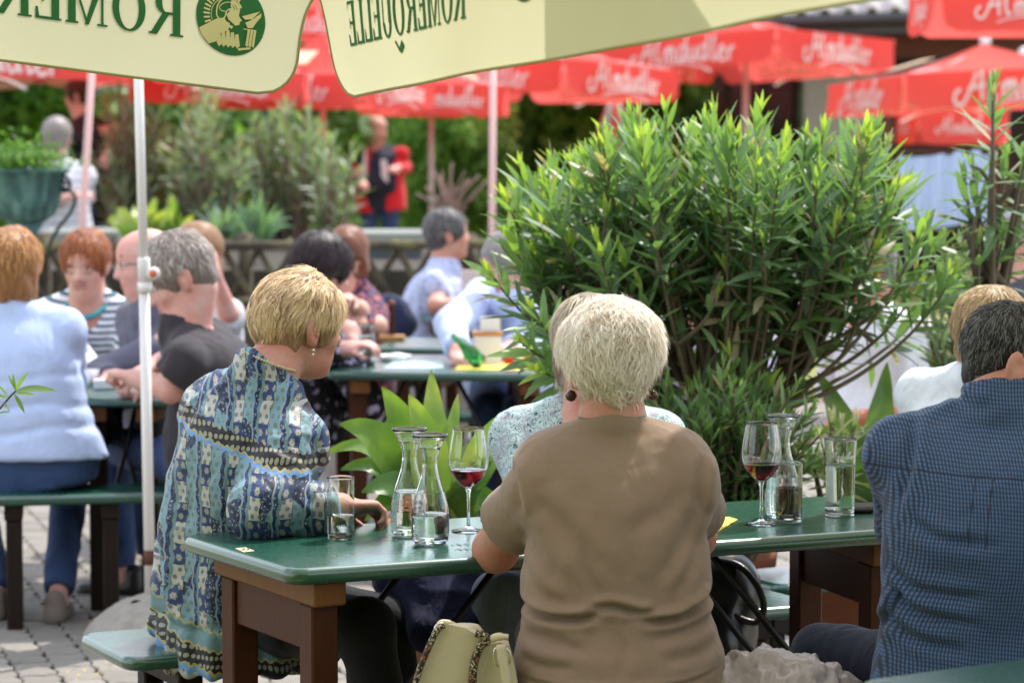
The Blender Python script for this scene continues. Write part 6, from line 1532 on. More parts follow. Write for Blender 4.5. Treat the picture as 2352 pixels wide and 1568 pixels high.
clump('clump of broad yellow green leaves behind the carafes', 6.95, B, [((965, 1190), (780, 973), 105, .62, -.15, .45, .2), ((985, 1180), (878, 888), 95, .66, .0, .2, -.1), ((1000, 1180), (990, 850), 74, .80, .1, .1, .1), ((1010, 1180), (940, 905), 96, .78, -.1, .1, .25), ((1015, 1190), (1052, 905), 50, .84, .1, .1, .1), ((1040, 1200), (1160, 945), 62, .80, .0, .2, 0),
    ((980, 1200), (745, 1042), 60, .55, .0, .6, .5), ((975, 1210), (782, 1078), 70, .45, -.1, .5, .6), ((990, 1215), (830, 1130), 90, .42, -.2, .5, .3), ((1000, 1230), (838, 1195), 85, .40, -.1, .8, 0), ((1030, 1215), (1130, 1060), 80, .5, .0, .3, 0), ((1020, 1210), (1090, 1010), 80, .45, .1, .2, 0), ((1005, 1215), (900, 1040), 80, .4, .1, .3, 0), ((1000, 1210), (850, 1010), 90, .5, .05, .4, 0), ((1030, 1225), (1150, 1150), 80, .35, -.05, .5, 0), ((1010, 1230), (960, 1080), 90, .35, .1, .2, 0), ((1000, 1225), (880, 1120), 100, .38, 0, .5, 0), ((1030, 1220), (1180, 1020), 70, .6, .1, .3, 0)], BROAD, pot=.14)
B = (1985, 1250)
clump('clump of broad bright green leaves right of the tall tumbler', 7.7, B, [((2000, 1200), (2038, 832), 88, .50, .1, .1, .1), ((1990, 1200), (1878, 855), 82, .55, .0, .2, 0), ((1985, 1210), (1920, 1010), 70, .4, -.1, .2, 0), ((2010, 1200), (2092, 1010), 60, .35, 0, .3, 0), ((1990, 1210), (1950, 960), 70, .55, .1, .2, 0), ((1980, 1210), (1840, 1060), 60, .4, 0, .4, 0), ((1995, 1210), (1985, 1000), 80, .25, .1, .1, 0), ((1980, 1215), (1890, 1110), 70, .25, -.1, .4, 0), ((2000, 1215), (2040, 1060), 80, .2, 0, .1, 0)], BROAD, pot=.17)
shrub('small plant with pale cream edged leaves among the broad leaves', (1905, 1010), 75, 70, .12, 11, 7.45, VARI, STEM, (1915, 1260), (.07, .11), gap=.05, part=.45, tone0=.55, seed=9, lo=False, droopl=.8)
# background planting (blurred)
for k, (u, v, ru, rv_, Y, n, seed, lab) in enumerate(((300, 350, 95, 150, 18.4, 60, 21, 'tall grey green oleander just right of the white parasol pole'), (480, 370, 110, 150, 18.0, 70, 22, 'middle grey green oleander above the strap leaved plant'), (660, 385, 110, 150, 18.3, 70, 23, 'grey green oleander left of the man in the red jacket'), (770, 420, 60, 110, 17.8, 26, 24, 'slim twiggy oleander at the red jacket man\'s elbow'))):
    shrub(lab, (u, v), ru, rv_, .5, n, Y, OLEB, PINKB, (u, 620), (.12, .19), gap=.075, part=.62, tone0=.45, group='grey oleanders in the flower bed', seed=seed, name='oleander_shrub', sr=.014)
rr = random.Random(5)
def tuft(label, Y, base, n, ru, h, wd, mat, tone, name='strap_leaf_plant', seed=1, spread=.8):
    rr = random.Random(seed); L = []
    for k in range(n):
        a = rr.uniform(-1, 1); L.append(((base[0]+a*ru*.2, base[1]), (base[0]+a*ru, base[1]-h*(1-.55*a*a)*rr.uniform(.7, 1.05)), wd*rr.uniform(.7, 1.2), tone+rr.uniform(-.2, .2), rr.uniform(-.3, .3), .5))
    return clump(label, Y, base, L, mat, name=name, seed=seed)
tuft('yellow green broad leaved plant behind the bald man with glasses', 15.9, (325, 575), 22, 85, 130, 26, BROAD, .86, seed=3)
tuft('second yellow green leafy plant, under the grey oleanders', 16.1, (405, 570), 14, 50, 125, 22, BROAD, .75, seed=4)
tuft('grey green strap leaved plant above the lattice fence', 15.9, (505, 575), 26, 75, 115, 11, AGAP, .6, seed=6)
tuft('larger grey green strap leaved clump left of the dark haired woman', 15.8, (590, 575), 34, 90, 145, 11, AGAP, .6, seed=7)
# bare pruned shrub
bs = empty('bare_shrub', W(1035, 560, 16.5)*np.array([1, 1, 0]), 'bare pruned shrub with pinkish twigs behind the man in the plaid shirt', 'shrub'); mb = MB(); r5 = random.Random(6)
for k in range(9):
    a = -1+k/4; b_ = (1035+3*a, 620); m_ = (1032+a*26, 475+r5.uniform(-20, 20)); e_ = (1038+a*82, 400+abs(a)*30+r5.uniform(-35, 25))
    c_ = catmull([W(u, v, 16.5+.1*a) for u, v in (b_, m_, e_)], 5); mb.tube(c_, np.linspace(.020, .008, len(c_)), 5)
    for j in range(4):
        q = c_[3+j]; mb.tube([q, q+np.array([r5.uniform(-.09, .09), r5.uniform(-.1, .1), r5.uniform(.05, .16)])], [.009, .003], 4)
o = mb.build('branches', PINKB, bs, smooth=True); o['kind'] = 'stuff'
# hedges and trees closing the view
def hedge(label, u0, u1, v0, v1, Y, n, tone, seed, name='hedge', cat='hedge', size=(.10, .2), depth=1.2, flowers=0, mat=None):
    r = np.random.default_rng(seed); a = W(u0, v1, Y); b = W(u1, v0, Y); cx = (a[0]+b[0])/2; root = empty(name, (cx, Y+depth/2, 0), label, cat)
    X0, X1, Z1 = min(a[0], b[0]), max(a[0], b[0]), max(b[2], a[2]); Z0 = 0
    ns = int(n); P = np.stack([r.uniform(X0, X1, ns), Y+depth*r.random(ns)**2*.9, r.uniform(Z0, Z1, ns)], -1)
    P[:, 1] += (fbm(P*np.array([1.3, .1, 1.3]), seed, 3)-.5)*2.2
    P[:, 1] = np.maximum(P[:, 1], Y-.6)
    lump = fbm(P*np.array([2.2, 0, 2.2]), seed+4, 3); keep = lump > .26; P = P[keep]; lump = lump[keep]; D = rvec(len(P), r)+np.array([0, -.4, -.2]); Nn = rvec(len(P), r)*.6+np.array([0, -.5, .8])
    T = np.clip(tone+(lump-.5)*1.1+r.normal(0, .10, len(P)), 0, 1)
    leaf_cloud('foliage', P, D, Nn, r.uniform(*size, len(P)), T, mat or HEDGE, root, TPL_LO, wscale=3.2, seed=seed)
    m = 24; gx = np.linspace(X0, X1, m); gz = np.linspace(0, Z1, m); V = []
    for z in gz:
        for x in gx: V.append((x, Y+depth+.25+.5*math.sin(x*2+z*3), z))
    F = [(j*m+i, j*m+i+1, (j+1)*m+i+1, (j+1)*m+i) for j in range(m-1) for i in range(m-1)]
    mesh_obj('dark_core', V, F, plain('dark_core_green', (.012, .025, .008), .9, .5, 5), root)  # dark core sheet closing the gaps behind the leaves
    if flowers:
        mb = MB()
        for k in range(flowers):
            i = int(r.integers(0, len(P))); c = P[i]+np.array([0, -.35, 0])
            mb.lathe([(0, -.03), (.07, 0), (0, .03)], 7, c)
        o = mb.build('blossoms', plain('orange_blossom', (.75, .35, .02), .7), root); o['kind'] = 'stuff'
    return root
hedge('bright green hedge behind the seated man at the left edge', -80, 240, 150, 700, 22, 5200, .62, 41, depth=1.5)  # tone gives this hedge a lighter green
hedge('dark green hedge behind the grey oleanders', 180, 830, 60, 700, 23.5, 9000, .48, 42, depth=1.4)  # tone gives this hedge a darker green
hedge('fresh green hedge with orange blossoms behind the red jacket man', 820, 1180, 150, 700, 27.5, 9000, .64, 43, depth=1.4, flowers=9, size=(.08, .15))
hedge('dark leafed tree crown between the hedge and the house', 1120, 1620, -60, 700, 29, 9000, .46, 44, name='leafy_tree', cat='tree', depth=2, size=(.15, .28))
def added_back_hedge(x0, x1, y, h, n, seed):  # added out of view behind the camera to lower the fill light
    r = np.random.default_rng(seed); root = empty('hedge', ((x0+x1)/2, y, 0), 'unseen tall hedge added behind the viewer to cut the fill light', 'hedge')
    P = np.stack([r.uniform(x0, x1, n), y+r.normal(0, .25, n), r.uniform(0, h, n)], -1); leaf_cloud('foliage', P, rvec(n, r), rvec(n, r)+UP*.4, r.uniform(.12, .2, n), np.clip(r.normal(.4, .15, n), 0, 1), HEDGE, root, TPL_LO, wscale=3.2, seed=seed)
    mb = MB(); mb.box(((x0+x1)/2, y-.5, h/2), (x1-x0, .6, h*.97)); mb.build('dark_core', plain('dark_core_green', (.012, .025, .008), .9, .5, 5), root)  # dark core block behind the leaves
added_back_hedge(-9, 9, -3.5, 4.2, 5000, 61)
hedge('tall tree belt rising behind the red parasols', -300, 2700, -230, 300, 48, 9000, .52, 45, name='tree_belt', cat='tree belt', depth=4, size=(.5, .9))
# ------------------------------------------------------------------ house behind the parasols
HY = 30.; hz = lambda v, Y=HY: W(0, v, Y)[2]; hx = lambda u, Y=HY: W(u, 300, Y)[0]
hs_ = empty('garden_house', (hx(1950), HY, 0), 'low house with corrugated roof, dark eave and white wall behind the parasols', 'house')
white = plain('white_render', (.62, .60, .60), .9, .06, 2); darkw = plain('dark_brown_timber', (.045, .016, .010), .6, .3, 5); blackg = plain('dark_window_glass', (.006, .007, .008), .12); gut = plain('dark_grey_gutter', (.035, .038, .045), .35)
mb = MB(); mb.box(((hx(1845)+hx(2012))/2, HY+.1, 1.4), (hx(2012)-hx(1845), .3, 2.8)); mb.build('wall', white, hs_)
mb = MB(); mb.box(((hx(1590)+hx(1845))/2-.002, HY+.5, 1.4), (hx(1845)-hx(1590), .1, 2.8)); mb.build('window', blackg, hs_)
for u in (1598, 1680, 1765, 1838):
    mb = MB(); mb.box((hx(u), HY+.40, 1.4), (.06, .08, 2.8)); mb.build('mullion', darkw, hs_)
mb = MB(); mb.box(((hx(2012)+hx(2700))/2+.002, HY+1.2, 1.5), (hx(2700)-hx(2012), .2, 3.)); mb.build('wall', plain('dark_brown_wall', (.03, .014, .010), .8), hs_)  # mottled dark brown over the whole wall
for u in (2030, 2296, 2420): mb = MB(); mb.box((hx(u, 28.6), 28.6, hz(110, 28.6)/2), (.17, .17, hz(110, 28.6))); mb.build('post', plain('red_brown_timber', (.13, .035, .018), .6, .3, 5), hs_)
mb = MB(); mb.box((hx(2250, 28.6), 28.6, hz(108, 28.6)), (4.5, .2, .22)); mb.build('beam', plain('red_brown_timber', (.13, .035, .018), .6, .3, 5), hs_)
mb = MB(); mb.box((hx(2250, 29), 29.3, hz(90, 29)), (4.8, .12, .12)); mb.build('beam', darkw, hs_)
a_, b_ = W(1700, 44, 27.2), W(2500, 16, 27.2)
mb = MB(); mb.beam((hx(1690, 27.3), 27.3, hz(62, 27.3)), (hx(2600, 27.3), 27.3, hz(38, 27.3)), .05, .22); mb.build('fascia', gut, hs_)
mb = MB(); mb.tube([(hx(1690, 27.1), 27.1, hz(52, 27.1)), (hx(2600, 27.1), 27.1, hz(24, 27.1))], .07, 12); mb.build('gutter', gut, hs_, smooth=True)
# corrugated roof
nx, ny = 240, 8; V = []; x0, x1 = hx(1640, 27), hx(2650, 27)
for j in range(ny+1):
    for i in range(nx+1):
        x = x0+(x1-x0)*i/nx; y = 27.05+j*.6; V.append((x, y, hz(34, 27)+(x-x0)*.028+j*.16+.045*math.sin(x*2*PI/.235)))
F = [(j*(nx+1)+i, j*(nx+1)+i+1, (j+1)*(nx+1)+i+1, (j+1)*(nx+1)+i) for j in range(ny) for i in range(nx)]
V2 = [(x, y, z-.02) for x, y, z in V]; n = len(V)
F2 = F+[tuple(q+n for q in f[::-1]) for f in F]+[(i+1, i, n+i, n+i+1) for i in range(nx)]
mesh_obj('roof', V+V2, F2, plain('weathered_fibre_cement', (.40, .37, .36), .9, .3, 3), hs_)
globe = plain('white_globe', (.75, .72, .80), .3)
for i, (u, v) in enumerate(((2263, 95), (2352, 122))):
    c = W(u, v, 26); o = MB(); o.lathe([(0, -.055)]+[(.055*math.cos(a), .055*math.sin(a)) for a in np.linspace(-1.4, 1.4, 9)]+[(0, .055)], 16, (0, 0, 0)); m_ = o.build('globe_lamp', globe, smooth=True); m_.location = c
    tag(m_, ('white globe lamp below the top right red parasol', 'white globe lamp at the right edge')[i], 'lamp', 'globe lamps')
# ------------------------------------------------------------------ lattice fence and stone blocks
fn = empty('lattice_fence', (-1.6, 14.6, 0), 'weathered crossed pole fence behind the tables on the left', 'fence')
def fmat():
    t = NT('mossy_dark_wood'); c = t.coord(); n = t.noise(c, 7, 4, .6); t.base(t.ramp(n, [(.35, (.035, .026, .018)), (.55, (.085, .07, .04)), (.7, (.14, .14, .04))])); t.set(Roughness=.9); t.bump(t.noise(c, 60, 3), .5, .006); return t.m
FM = fmat(); FY = 14.6
def fp_(u, v, dy=0): return W(u, v, FY+dy)
for v0, v1, dy in ((572, 560, -.035), (700, 690, -.035)):
    mb = MB(); mb.tube([fp_(-60, v0, dy), fp_(300, (v0+v1)/2, dy), fp_(1120, v1, dy)], .026, 7); mb.build('rail', FM, fn, smooth=True)
for i in range(15):
    u = -60+i*80
    mb = MB(); mb.tube([fp_(u, 548, .0), fp_(u+105, 735, .0)], .021, 6); mb.build('pole', FM, fn, smooth=True)
    mb = MB(); mb.tube([fp_(u+105, 552, .046), fp_(u, 735, .046)], .021, 6); mb.build('pole', FM, fn, smooth=True)
for u in (95, 560, 1075): mb = MB(); b = fp_(u, 545, .02); mb.tube([(b[0], b[1]+.08, 0), b+np.array([0, .08, .02])], .04, 8); mb.build('post', FM, fn, smooth=True)
stone = plain('pale_grey_stone', (.07, .08, .078), .85, .15, 6, .4, 60)
def block(label, u0, u1, v0, v1, Y, dep=.9):
    a, b = W(u0, v0, Y), W(u1, v1, Y); c = ((a[0]+b[0])/2, Y+dep/2, 0); root = empty('stone_block', c, label, 'stone block', 'stone blocks behind the fence')
    hz_ = a[2]; mb = MB(); mb.box((c[0], c[1], hz_-.04), (b[0]-a[0]+.06, dep+.06, .08), bev=.012); mb.build('cap_slab', plain('pale_cap_stone', (.22, .235, .21), .8, .15, 6), root); mb = MB(); mb.box((c[0], c[1], (hz_-.08)/2), (b[0]-a[0], dep, hz_-.082), bev=.01); mb.build('block', stone, root)
block('pale stone block under the seated man in white', 105, 262, 530, 600, 16.2, .5); block('grey stone block with pale slab in front of the red jacket man', 798, 965, 533, 600, 16.4, .5)
# dark soil bed behind the fence
xr = W(1075, 600, 15.1)[0]; BV = [(-5, 15.05, .88), (xr, 15.05, .88), (xr, 20, .88), (-5, 20, .88), (-5, 15.0, 0), (xr, 15.0, 0), (xr, 20, 0), (-5, 20, 0)]
tag(mesh_obj('flower_bed', BV, [(0, 1, 2, 3), (4, 5, 1, 0), (5, 6, 2, 1)], plain('bed_soil', (.035, .030, .020), .95, .5, 6), None, smooth=False), kind='structure')
# ------------------------------------------------------------------ verdigris urn planter with scroll handle
uc_ = W(58, 440, 12.6); ur = empty('urn_planter', (uc_[0], 12.6, 0), 'verdigris metal urn planter with scroll handles at the left edge', 'planter')
def vmat():
    t = NT('verdigris_copper'); c = t.coord(); n = t.noise(c, 5, 5, .65); s2 = t.noise(t.mapv(c, (9, 9, 1)), 3, 3); t.base(t.ramp(t.math('ADD', t.math('MULTIPLY', n, .5), t.math('MULTIPLY', s2, .5)), [(.35, (.02, .045, .042)), (.5, (.045, .12, .11)), (.65, (.13, .26, .23))])); t.set(Roughness=.6, Metallic=.2); t.bump(n, .3, .01); return t.m
VM = vmat(); zt = W(0, 388, 12.6)[2]; zb_ = W(0, 512, 12.6)[2]; hh = zt-zb_
prof = [(.0, zb_), (.09, zb_+.005), (.135, zb_+hh*.15), (.165, zb_+hh*.45), (.185, zb_+hh*.9), (.205, zb_+hh*.94), (.21, zb_+hh), (.19, zb_+hh), (.17, zb_+hh*.85), (0, zb_+hh*.85)]
mb = MB(); mb.lathe(prof, 36, (uc_[0], 12.6, 0)); mb.build('bowl', VM, ur, smooth=True)
mb = MB(); mb.lathe([(0, .0), (.16, .0), (.16, .5), (.10, .55), (.05, .7), (.05, zb_-.05), (.09, zb_), (0, zb_)], 24, (uc_[0], 12.6, 0)); mb.build('pedestal', VM, ur, smooth=True)
for q in (-1, 1):
    sp_ = []; 
    for k in range(26):
        a = k*.42; r_s = .012+.0016*k; 
        sp_.append(np.array([uc_[0]+q*(.185+.0)+q*r_s*math.cos(a)*.8, 12.6-.03, zt-.075+r_s*math.sin(a)]))
    tail = [np.array([uc_[0]+q*x, 12.57, z]) for x, z in ((.235, zt-.12), (.215, zt-.20), (.16, zt-.27), (.12, zt-.34), (.10, zt-.42))]
    mb = MB(); mb.tube(catmull(sp_[:-3]+tail, 3), .009, 7); mb.build('handle', plain('black_iron', (.012, .013, .014), .4), ur, smooth=True)
r = np.random.default_rng(66); n = 1500; P = np.array([uc_[0]-.02, 12.6, zt])+np.stack([r.normal(0, .10, n), r.normal(0, .09, n), np.abs(r.normal(0, .055, n))], -1); pb = empty('potted_shrub', (uc_[0], 12.6, zt-.03), 'small leafed shrub growing in the verdigris urn', 'shrub')
leaf_cloud('leaves', P, rvec(n, r)+np.array([0, 0, .4]), rvec(n, r)+UP, r.uniform(.022, .04, n), np.clip(r.normal(.28, .12, n), 0, 1), HEDGE, pb, TPL_LO, wscale=2.5)
# ------------------------------------------------------------------ parasols
def fabric(name, col, tr=.5, tcol=None):
    t = NT(name); c = t.coord(); n = t.noise(c, 3, 3); f = t.math('MULTIPLY_ADD', n, .16, .92); base = t.mix(1., col, t.comb(f, f, f), 'MULTIPLY'); t.base(base); t.set(Roughness=.75, Specular_IOR_Level=.25)
    t.bump(t.math('ADD', t.noise(c, 6, 3), t.math('MULTIPLY', t.noise(c, 350, 2), .06)), .2, .02)
    tb = t.n('ShaderNodeBsdfTranslucent'); t.l(t.mix(1., base, tcol or (1, 1, 1), 'MULTIPLY'), tb.inputs[0]); mx = t.n('ShaderNodeMixShader', i_0=tr); t.l(t.b.outputs[0], mx.inputs[1]); t.l(tb.outputs[0], mx.inputs[2]); t.l(mx.outputs[0], t.out.inputs[0]); return t.m
RED = fabric('red_canvas', (.80, .115, .105), .54, (1.1, 1.4, 1.4)); CREAM = fabric('cream_canvas', (.60, .575, .40), .48); WHITEP = fabric('white_print', (.85, .80, .78), .4); GREENC = fabric('sage_canvas', (.42, .50, .42), .45)
PALE = fabric('pale_print', (.85, .78, .55), .45)
GREENP = plain('green_print', (.012, .16, .055), .6); POLE = plain('white_pole_paint', (.74, .70, .68), .35, .05); PINKP = plain('pinkish_pole_paint', (.60, .36, .34), .4, .05); GREYP = plain('grey_pole', (.40, .37, .36), .5)
SEAM = plain('olive_hem_tape', (.34, .32, .18), .8); RIB = plain('pale_rib_metal', (.55, .5, .48), .4)
def flap(A, B, out, h, wav=.02, corner=.09, inset=.03, nu=36, nv=9, seed=0, ph=0., down=None):
    """valance between corners A and B; out is the outward direction; returns grid (nv+1, nu+1, 3) and mapper(s, d)"""
    A = np.asarray(A, float); B = np.asarray(B, float); L = np.linalg.norm(B-A); e = (B-A)/L; dn = -UP if down is None else nrm(down)
    def ins(d):
        a = inset*(1-math.exp(-max(0, d/h-.06)/.22)); c_ = corner-math.sqrt(max(corner**2-max(0, d-(h-corner))**2, 0)) if d > h-corner else 0
        return a+c_
    def pos(s_, d):
        b = wav*math.sin(s_*5.2+ph+seed)*(d/h)**1.3+wav*.5*math.sin(s_*12+seed*2)*(d/h)+.02*(d/h)**2
        sag = .010*math.sin(PI*min(max(s_/L, 0), 1))
        return A+e*s_+dn*(d+sag*(1-d/h)*0)+out*b
    def grid():
        Gd = np.zeros((nv+1, nu+1, 3))
        for j in range(nv+1):
            d = h*(1-(1-j/nv)**1.25); i0 = ins(d); 
            for i in range(nu+1): Gd[j, i] = pos(i0+(L-2*i0)*i/nu, d)
        return Gd
    return grid(), pos, L
def grid_mesh(mb, Gd, m=None):
    a, b = Gd.shape[:2]; mb.add(Gd.reshape(-1, 3), [(j*b+i, j*b+i+1, (j+1)*b+i+1, (j+1)*b+i) for j in range(a-1) for i in range(b-1)], m)
def print_on(pos, out, L, V2, F2, width, sc_, dc, name, mat, parent, off=.004, both=True, mirror=False, aspect=1.):
    """V2 print in -.5..0.5 wide; centred sc_ along, dc down"""
    mb = MB()
    for sg in ((1, -1) if both else (-1,)):
        P = [pos(sc_+(-x if mirror else x)*width, dc-y*width*aspect)+out*off*sg for x, y in V2]; mb.add(P, F2)
    o = mb.build(name, mat, parent); o['kind'] = 'stuff'; return o
def parasol(label, uc, Y, size, zb, rot, h=.27, tilt=(0, 0), vt=True, pole=True, rise=.5, mat=None, pr=None, prints=True, group='red parasols', poler=.022, polem=None, name='parasol', near_texts=(0, 1, 2, 3), seed=0, top_print=True, polebot=0.):
    c = W(uc, 300, Y); c = np.array([c[0], Y, zb+h]); root = empty(name, (c[0], Y, 0), label, 'parasol', group); mat = mat or RED; pr = pr or WHITEP
    cr = [c+np.array([size/math.sqrt(2)*math.sin(R(rot+90*k)), size/math.sqrt(2)*math.cos(R(rot+90*k)), 0]) for k in range(4)]
    cr = [p+np.array([0, 0, tilt[0]*(p[0]-c[0])+tilt[1]*(p[1]-Y)]) for p in cr]
    top = c+UP*rise; mb = MB(); n = 10
    for k in range(4):
        A, B_ = cr[k], cr[(k+1) % 4]; Gd = np.zeros((n+1, n+1, 3))
        for j in range(n+1):
            for i in range(n+1):
                s_ = j/n; e = A*(1-i/n)+B_*(i/n); p = top*(1-s_)+e*s_; p = p-UP*.10*size/3*math.sin(PI*i/n)*s_*(1-s_)*2-UP*.06*math.sin(PI*s_); Gd[j, i] = p
        grid_mesh(mb, Gd)
    mb.build('canopy', mat, root, smooth=True)
    for k in range(4):
        A, B_ = cr[k], cr[(k+1) % 4]; out = (A+B_)/2-c; out[2] = 0; out = nrm(out); Gd, pos, L = flap(A, B_, out, h, .018, .09, .035, 26, 6, seed+k); mb = MB(); grid_mesh(mb, Gd); v = mb.build('valance', mat, root, smooth=True)
        if prints and k in near_texts:
            # the script must read from outside: its direction follows the outward view
            e = (B_-A)/L; right = np.cross(out*-1, UP); mir = (e@right) < 0
            print_on(pos, out, L, SV, SF, min(L*.60, 1.15), L/2, h*.50, 'printed_script', pr, v, .014, True, mir)
        mb = MB(); mb.tube([top-UP*.03, (top+A)/2-UP*.07, A-UP*.012], .009, 5); mb.build('rib', RIB, root)
    if top_print:
        for k in (0, 2):
            A, B_ = cr[k], cr[(k+1) % 4]; q = [top*(1-s_)+(A*(1-i)+B_*i)*s_+UP*.012 for s_, i in ((.45, .3), (.45, .7), (.78, .62), (.78, .38))]
            mb = MB(); mb.add(q, [(0, 1, 2, 3)]); mb.build('print_patch', PALE, root)
    if pole:
        mb = MB(); mb.tube([(c[0], Y, polebot), (c[0], Y, top[2]-.05)], poler, 10); mb.build('pole', polem or PINKP, root, smooth=True)
        if polebot < .3:
            mb = MB(); mb.lathe([(.0, .002), (.27, .002), (.27, .06), (.20, .12), (.05, .14), (0, .14)], 28, (c[0], Y, 0)); mb.build('base', plain('concrete', (.33, .31, .28), .9, .2, 12, .5, 120), root, smooth=True)
    return root
# zb = height of the valance's lower edge
def zat(v, Y): return W(0, v, Y)[2]
parasol('red parasol with white script valances, front of the white wall column', 1712, 25.5, 2.02, zat(170, 25.5), -6, h=.30, tilt=(.02, -.055), rise=.24, polem=GREYP, poler=.028, seed=1)
parasol('red parasol overlapping the left of the wall column parasol', 1400, 27.5, 1.9, zat(170, 27.5), 5, h=.30, tilt=(0, -.03), rise=.28, pole=True, seed=2)
parasol('deep red parasol whose script valance hangs above the bare shrub', 1250, 22.5, 1.62, zat(226, 22.5), -7, h=.27, tilt=(-.03, -.03), rise=.26, pole=False, seed=3)
parasol('red parasol above the man in the red jacket', 990, 21.5, .98, zat(266, 21.5), 28, h=.24, tilt=(-.02, -.02), rise=.22, polem=GREYP, seed=4)
parasol('red parasol behind the notch between the cream valances', 742, 20, 1.25, zat(250, 20), -22, h=.24, rise=.3, seed=5, polem=PINKP, poler=.02)
parasol('small red parasol seen high through the notch', 722, 21.6, 1.3, zat(92, 21.6), 40, h=.22, rise=.3, seed=6, pole=False)
parasol('red parasol glimpsed low behind the white pole', 500, 19.2, 1.2, zat(236, 19.2), 38, h=.20, rise=.3, seed=7, pole=False)
parasol('wide red parasol at the left edge', 130, 19, 2.3, zat(188, 19), 60, h=.25, rise=.5, seed=8, pole=False, tilt=(-.03, 0))
parasol('red parasol with script valances at the right edge below the house eave', 2255, 21.5, 1.95, zat(250, 21.5), 35, h=.27, tilt=(.05, -.02), rise=.24, seed=9, pole=False)
parasol('lower red parasol under the right edge parasol', 2185, 26, .88, zat(332, 26), 40, h=.32, rise=.12, seed=10, pole=False, tilt=(0, 0))
parasol('red parasol cut by the top right corner', 2330, 16, 1.10, zat(80, 16), 45, h=.28, rise=.3, seed=11, pole=False)
parasol('pale sage green parasol at the left edge under the red one', 20, 21, 2.0, zat(215, 21), 70, h=.18, rise=.4, seed=12, pole=False, mat=GREENC, pr=plain('dark_green_print', (.03, .12, .06), .7), group='pale parasols', tilt=(.06, 0))
# folded parasol
fp = W(1410, 260, 24); fo = empty('folded_parasol', (fp[0], 24, 0), 'folded red and green parasol left of the oleander top', 'parasol'); mb = MB()
for k in range(8): mb.tube([fp+np.array([.02*math.cos(k*.8), .02*math.sin(k*.8), .12]), fp+np.array([.10*math.cos(k*.8), .10*math.sin(k*.8), -.15]), fp+np.array([.15*math.cos(k*.8), .15*math.sin(k*.8), -.55])], [.03, .05, .045], 7, m=k % 2)
mb.build('folded_canopy', [RED, GREENC], fo, smooth=True); mb = MB(); mb.tube([(fp[0], 24, 0), (fp[0], 24, fp[2]+.15)], .02, 8); mb.build('pole', POLE, fo)
# loose poles whose canopies hide behind the cream valance
def polething(label, pts, Y, r, mat, knob=False):
    t_, b_ = W(*pts[0], Y), W(*pts[1], Y); d = b_-t_; bot = t_+d*(t_[2]/(t_[2]-b_[2])); root = empty('parasol_pole', (bot[0], bot[1], 0), label, 'pole', 'slim parasol poles'); tp = t_-d*.12
    mb = MB(); mb.tube([bot+UP*.14, tp], r, 12); mb.build('tube', mat, root, smooth=True)
    mb = MB(); mb.lathe([(0, .002), (.25, .002), (.25, .06), (.18, .12), (.05, .14), (0, .14)], 24, (bot[0], bot[1], 0)); mb.build('base', plain('concrete', (.33, .31, .28), .9, .2, 12, .5, 120), root, smooth=True); return root, tp
def roof_on(tp, size, mat, seed, label=None):
    pass
polething('pinkish white pole beside the seated man in the white shirt', ((211, 160), (191, 520)), 14.5, .019, PINKP)
polething('pinkish pole rising beside the plaid shirted man', ((1132, 200), (1130, 565)), 13.9, .017, PINKP)
# white pole in front with its clamp and concrete foot
Yp = 8.55; t_, b_ = W(317, 175, Yp), W(345, 1366, Yp); pr_ = empty('parasol_stand', (b_[0], b_[1], 0), 'white parasol pole with red tipped clamp in a rough concrete foot', 'parasol stand'); mid = W(331, 640, Yp)
low = b_.copy(); low[2] = .14
tpx = t_+(t_-b_)*.15
mb = MB(); mb.tube([low, mid-UP*.02], .0175, 16); mb.build('lower_tube', POLE, pr_, smooth=True); mb = MB(); mb.tube([mid-UP*.02, tpx], .0150, 16); mb.build('upper_tube', POLE, pr_, smooth=True)
q1, q2 = W(330, 592, Yp), W(333, 672, Yp); mb = MB(); mb.tube([q2, q2+(q1-q2)*.3], .0225, 16); mb.tube([q2+(q1-q2)*.25, q1-UP*.004, q1], [.0205, .0205, .0185], 16); mb.build('clamp', POLE, pr_, smooth=True)
kn = W(352, 628, Yp-.01); mb = MB(); mb.tube([W(334, 632, Yp), kn+np.array([-.004, 0, 0])], .012, 12); mb.tube([kn+np.array([0, .012, 0]), kn-np.array([0, .012, 0])], .021, 18); mb.build('knob', POLE, pr_, smooth=True)
mb = MB(); mb.tube([kn-np.array([0, .0118, 0]), kn-np.array([0, .0140, 0])], .0115, 14); mb.build('knob_cap', plain('orange_red_plastic', (.70, .14, .06), .4), pr_, smooth=True)
mb = MB(); ra = W(342.5, 1262, Yp); rb = W(343.6, 1296, Yp); mb.tube([ra, rb], .0182, 16); mb.build('rust_band', plain('rust', (.10, .035, .02), .8), pr_, smooth=True)
def footmat():
    t = NT('rough_concrete'); c = t.coord(); n = t.noise(c, 20, 5, .7); n2 = t.vor(c, 140); t.base(t.mix(n, (.20, .18, .155), (.40, .37, .32))); t.set(Roughness=.95); t.bump(t.math('ADD', n, t.math('MULTIPLY', n2, .5)), .6, .012); return t.m
S = Solid(); S.loft(np.array([b_[0]+.02, b_[1], 0]), np.eye(3), [(0, .235, .235, 0, 0), (.05, .235, .235, 0, 0), (.10, .20, .20, 0, 0), (.155, .12, .12, 0, 0), (.175, .05, .05, 0, 0)], .0, power=2.)
solid_obj('foot', S, .012, [footmat()], pr_, disp=lambda V, N: (fbm(V*30, 3, 3)-.5)*.014)

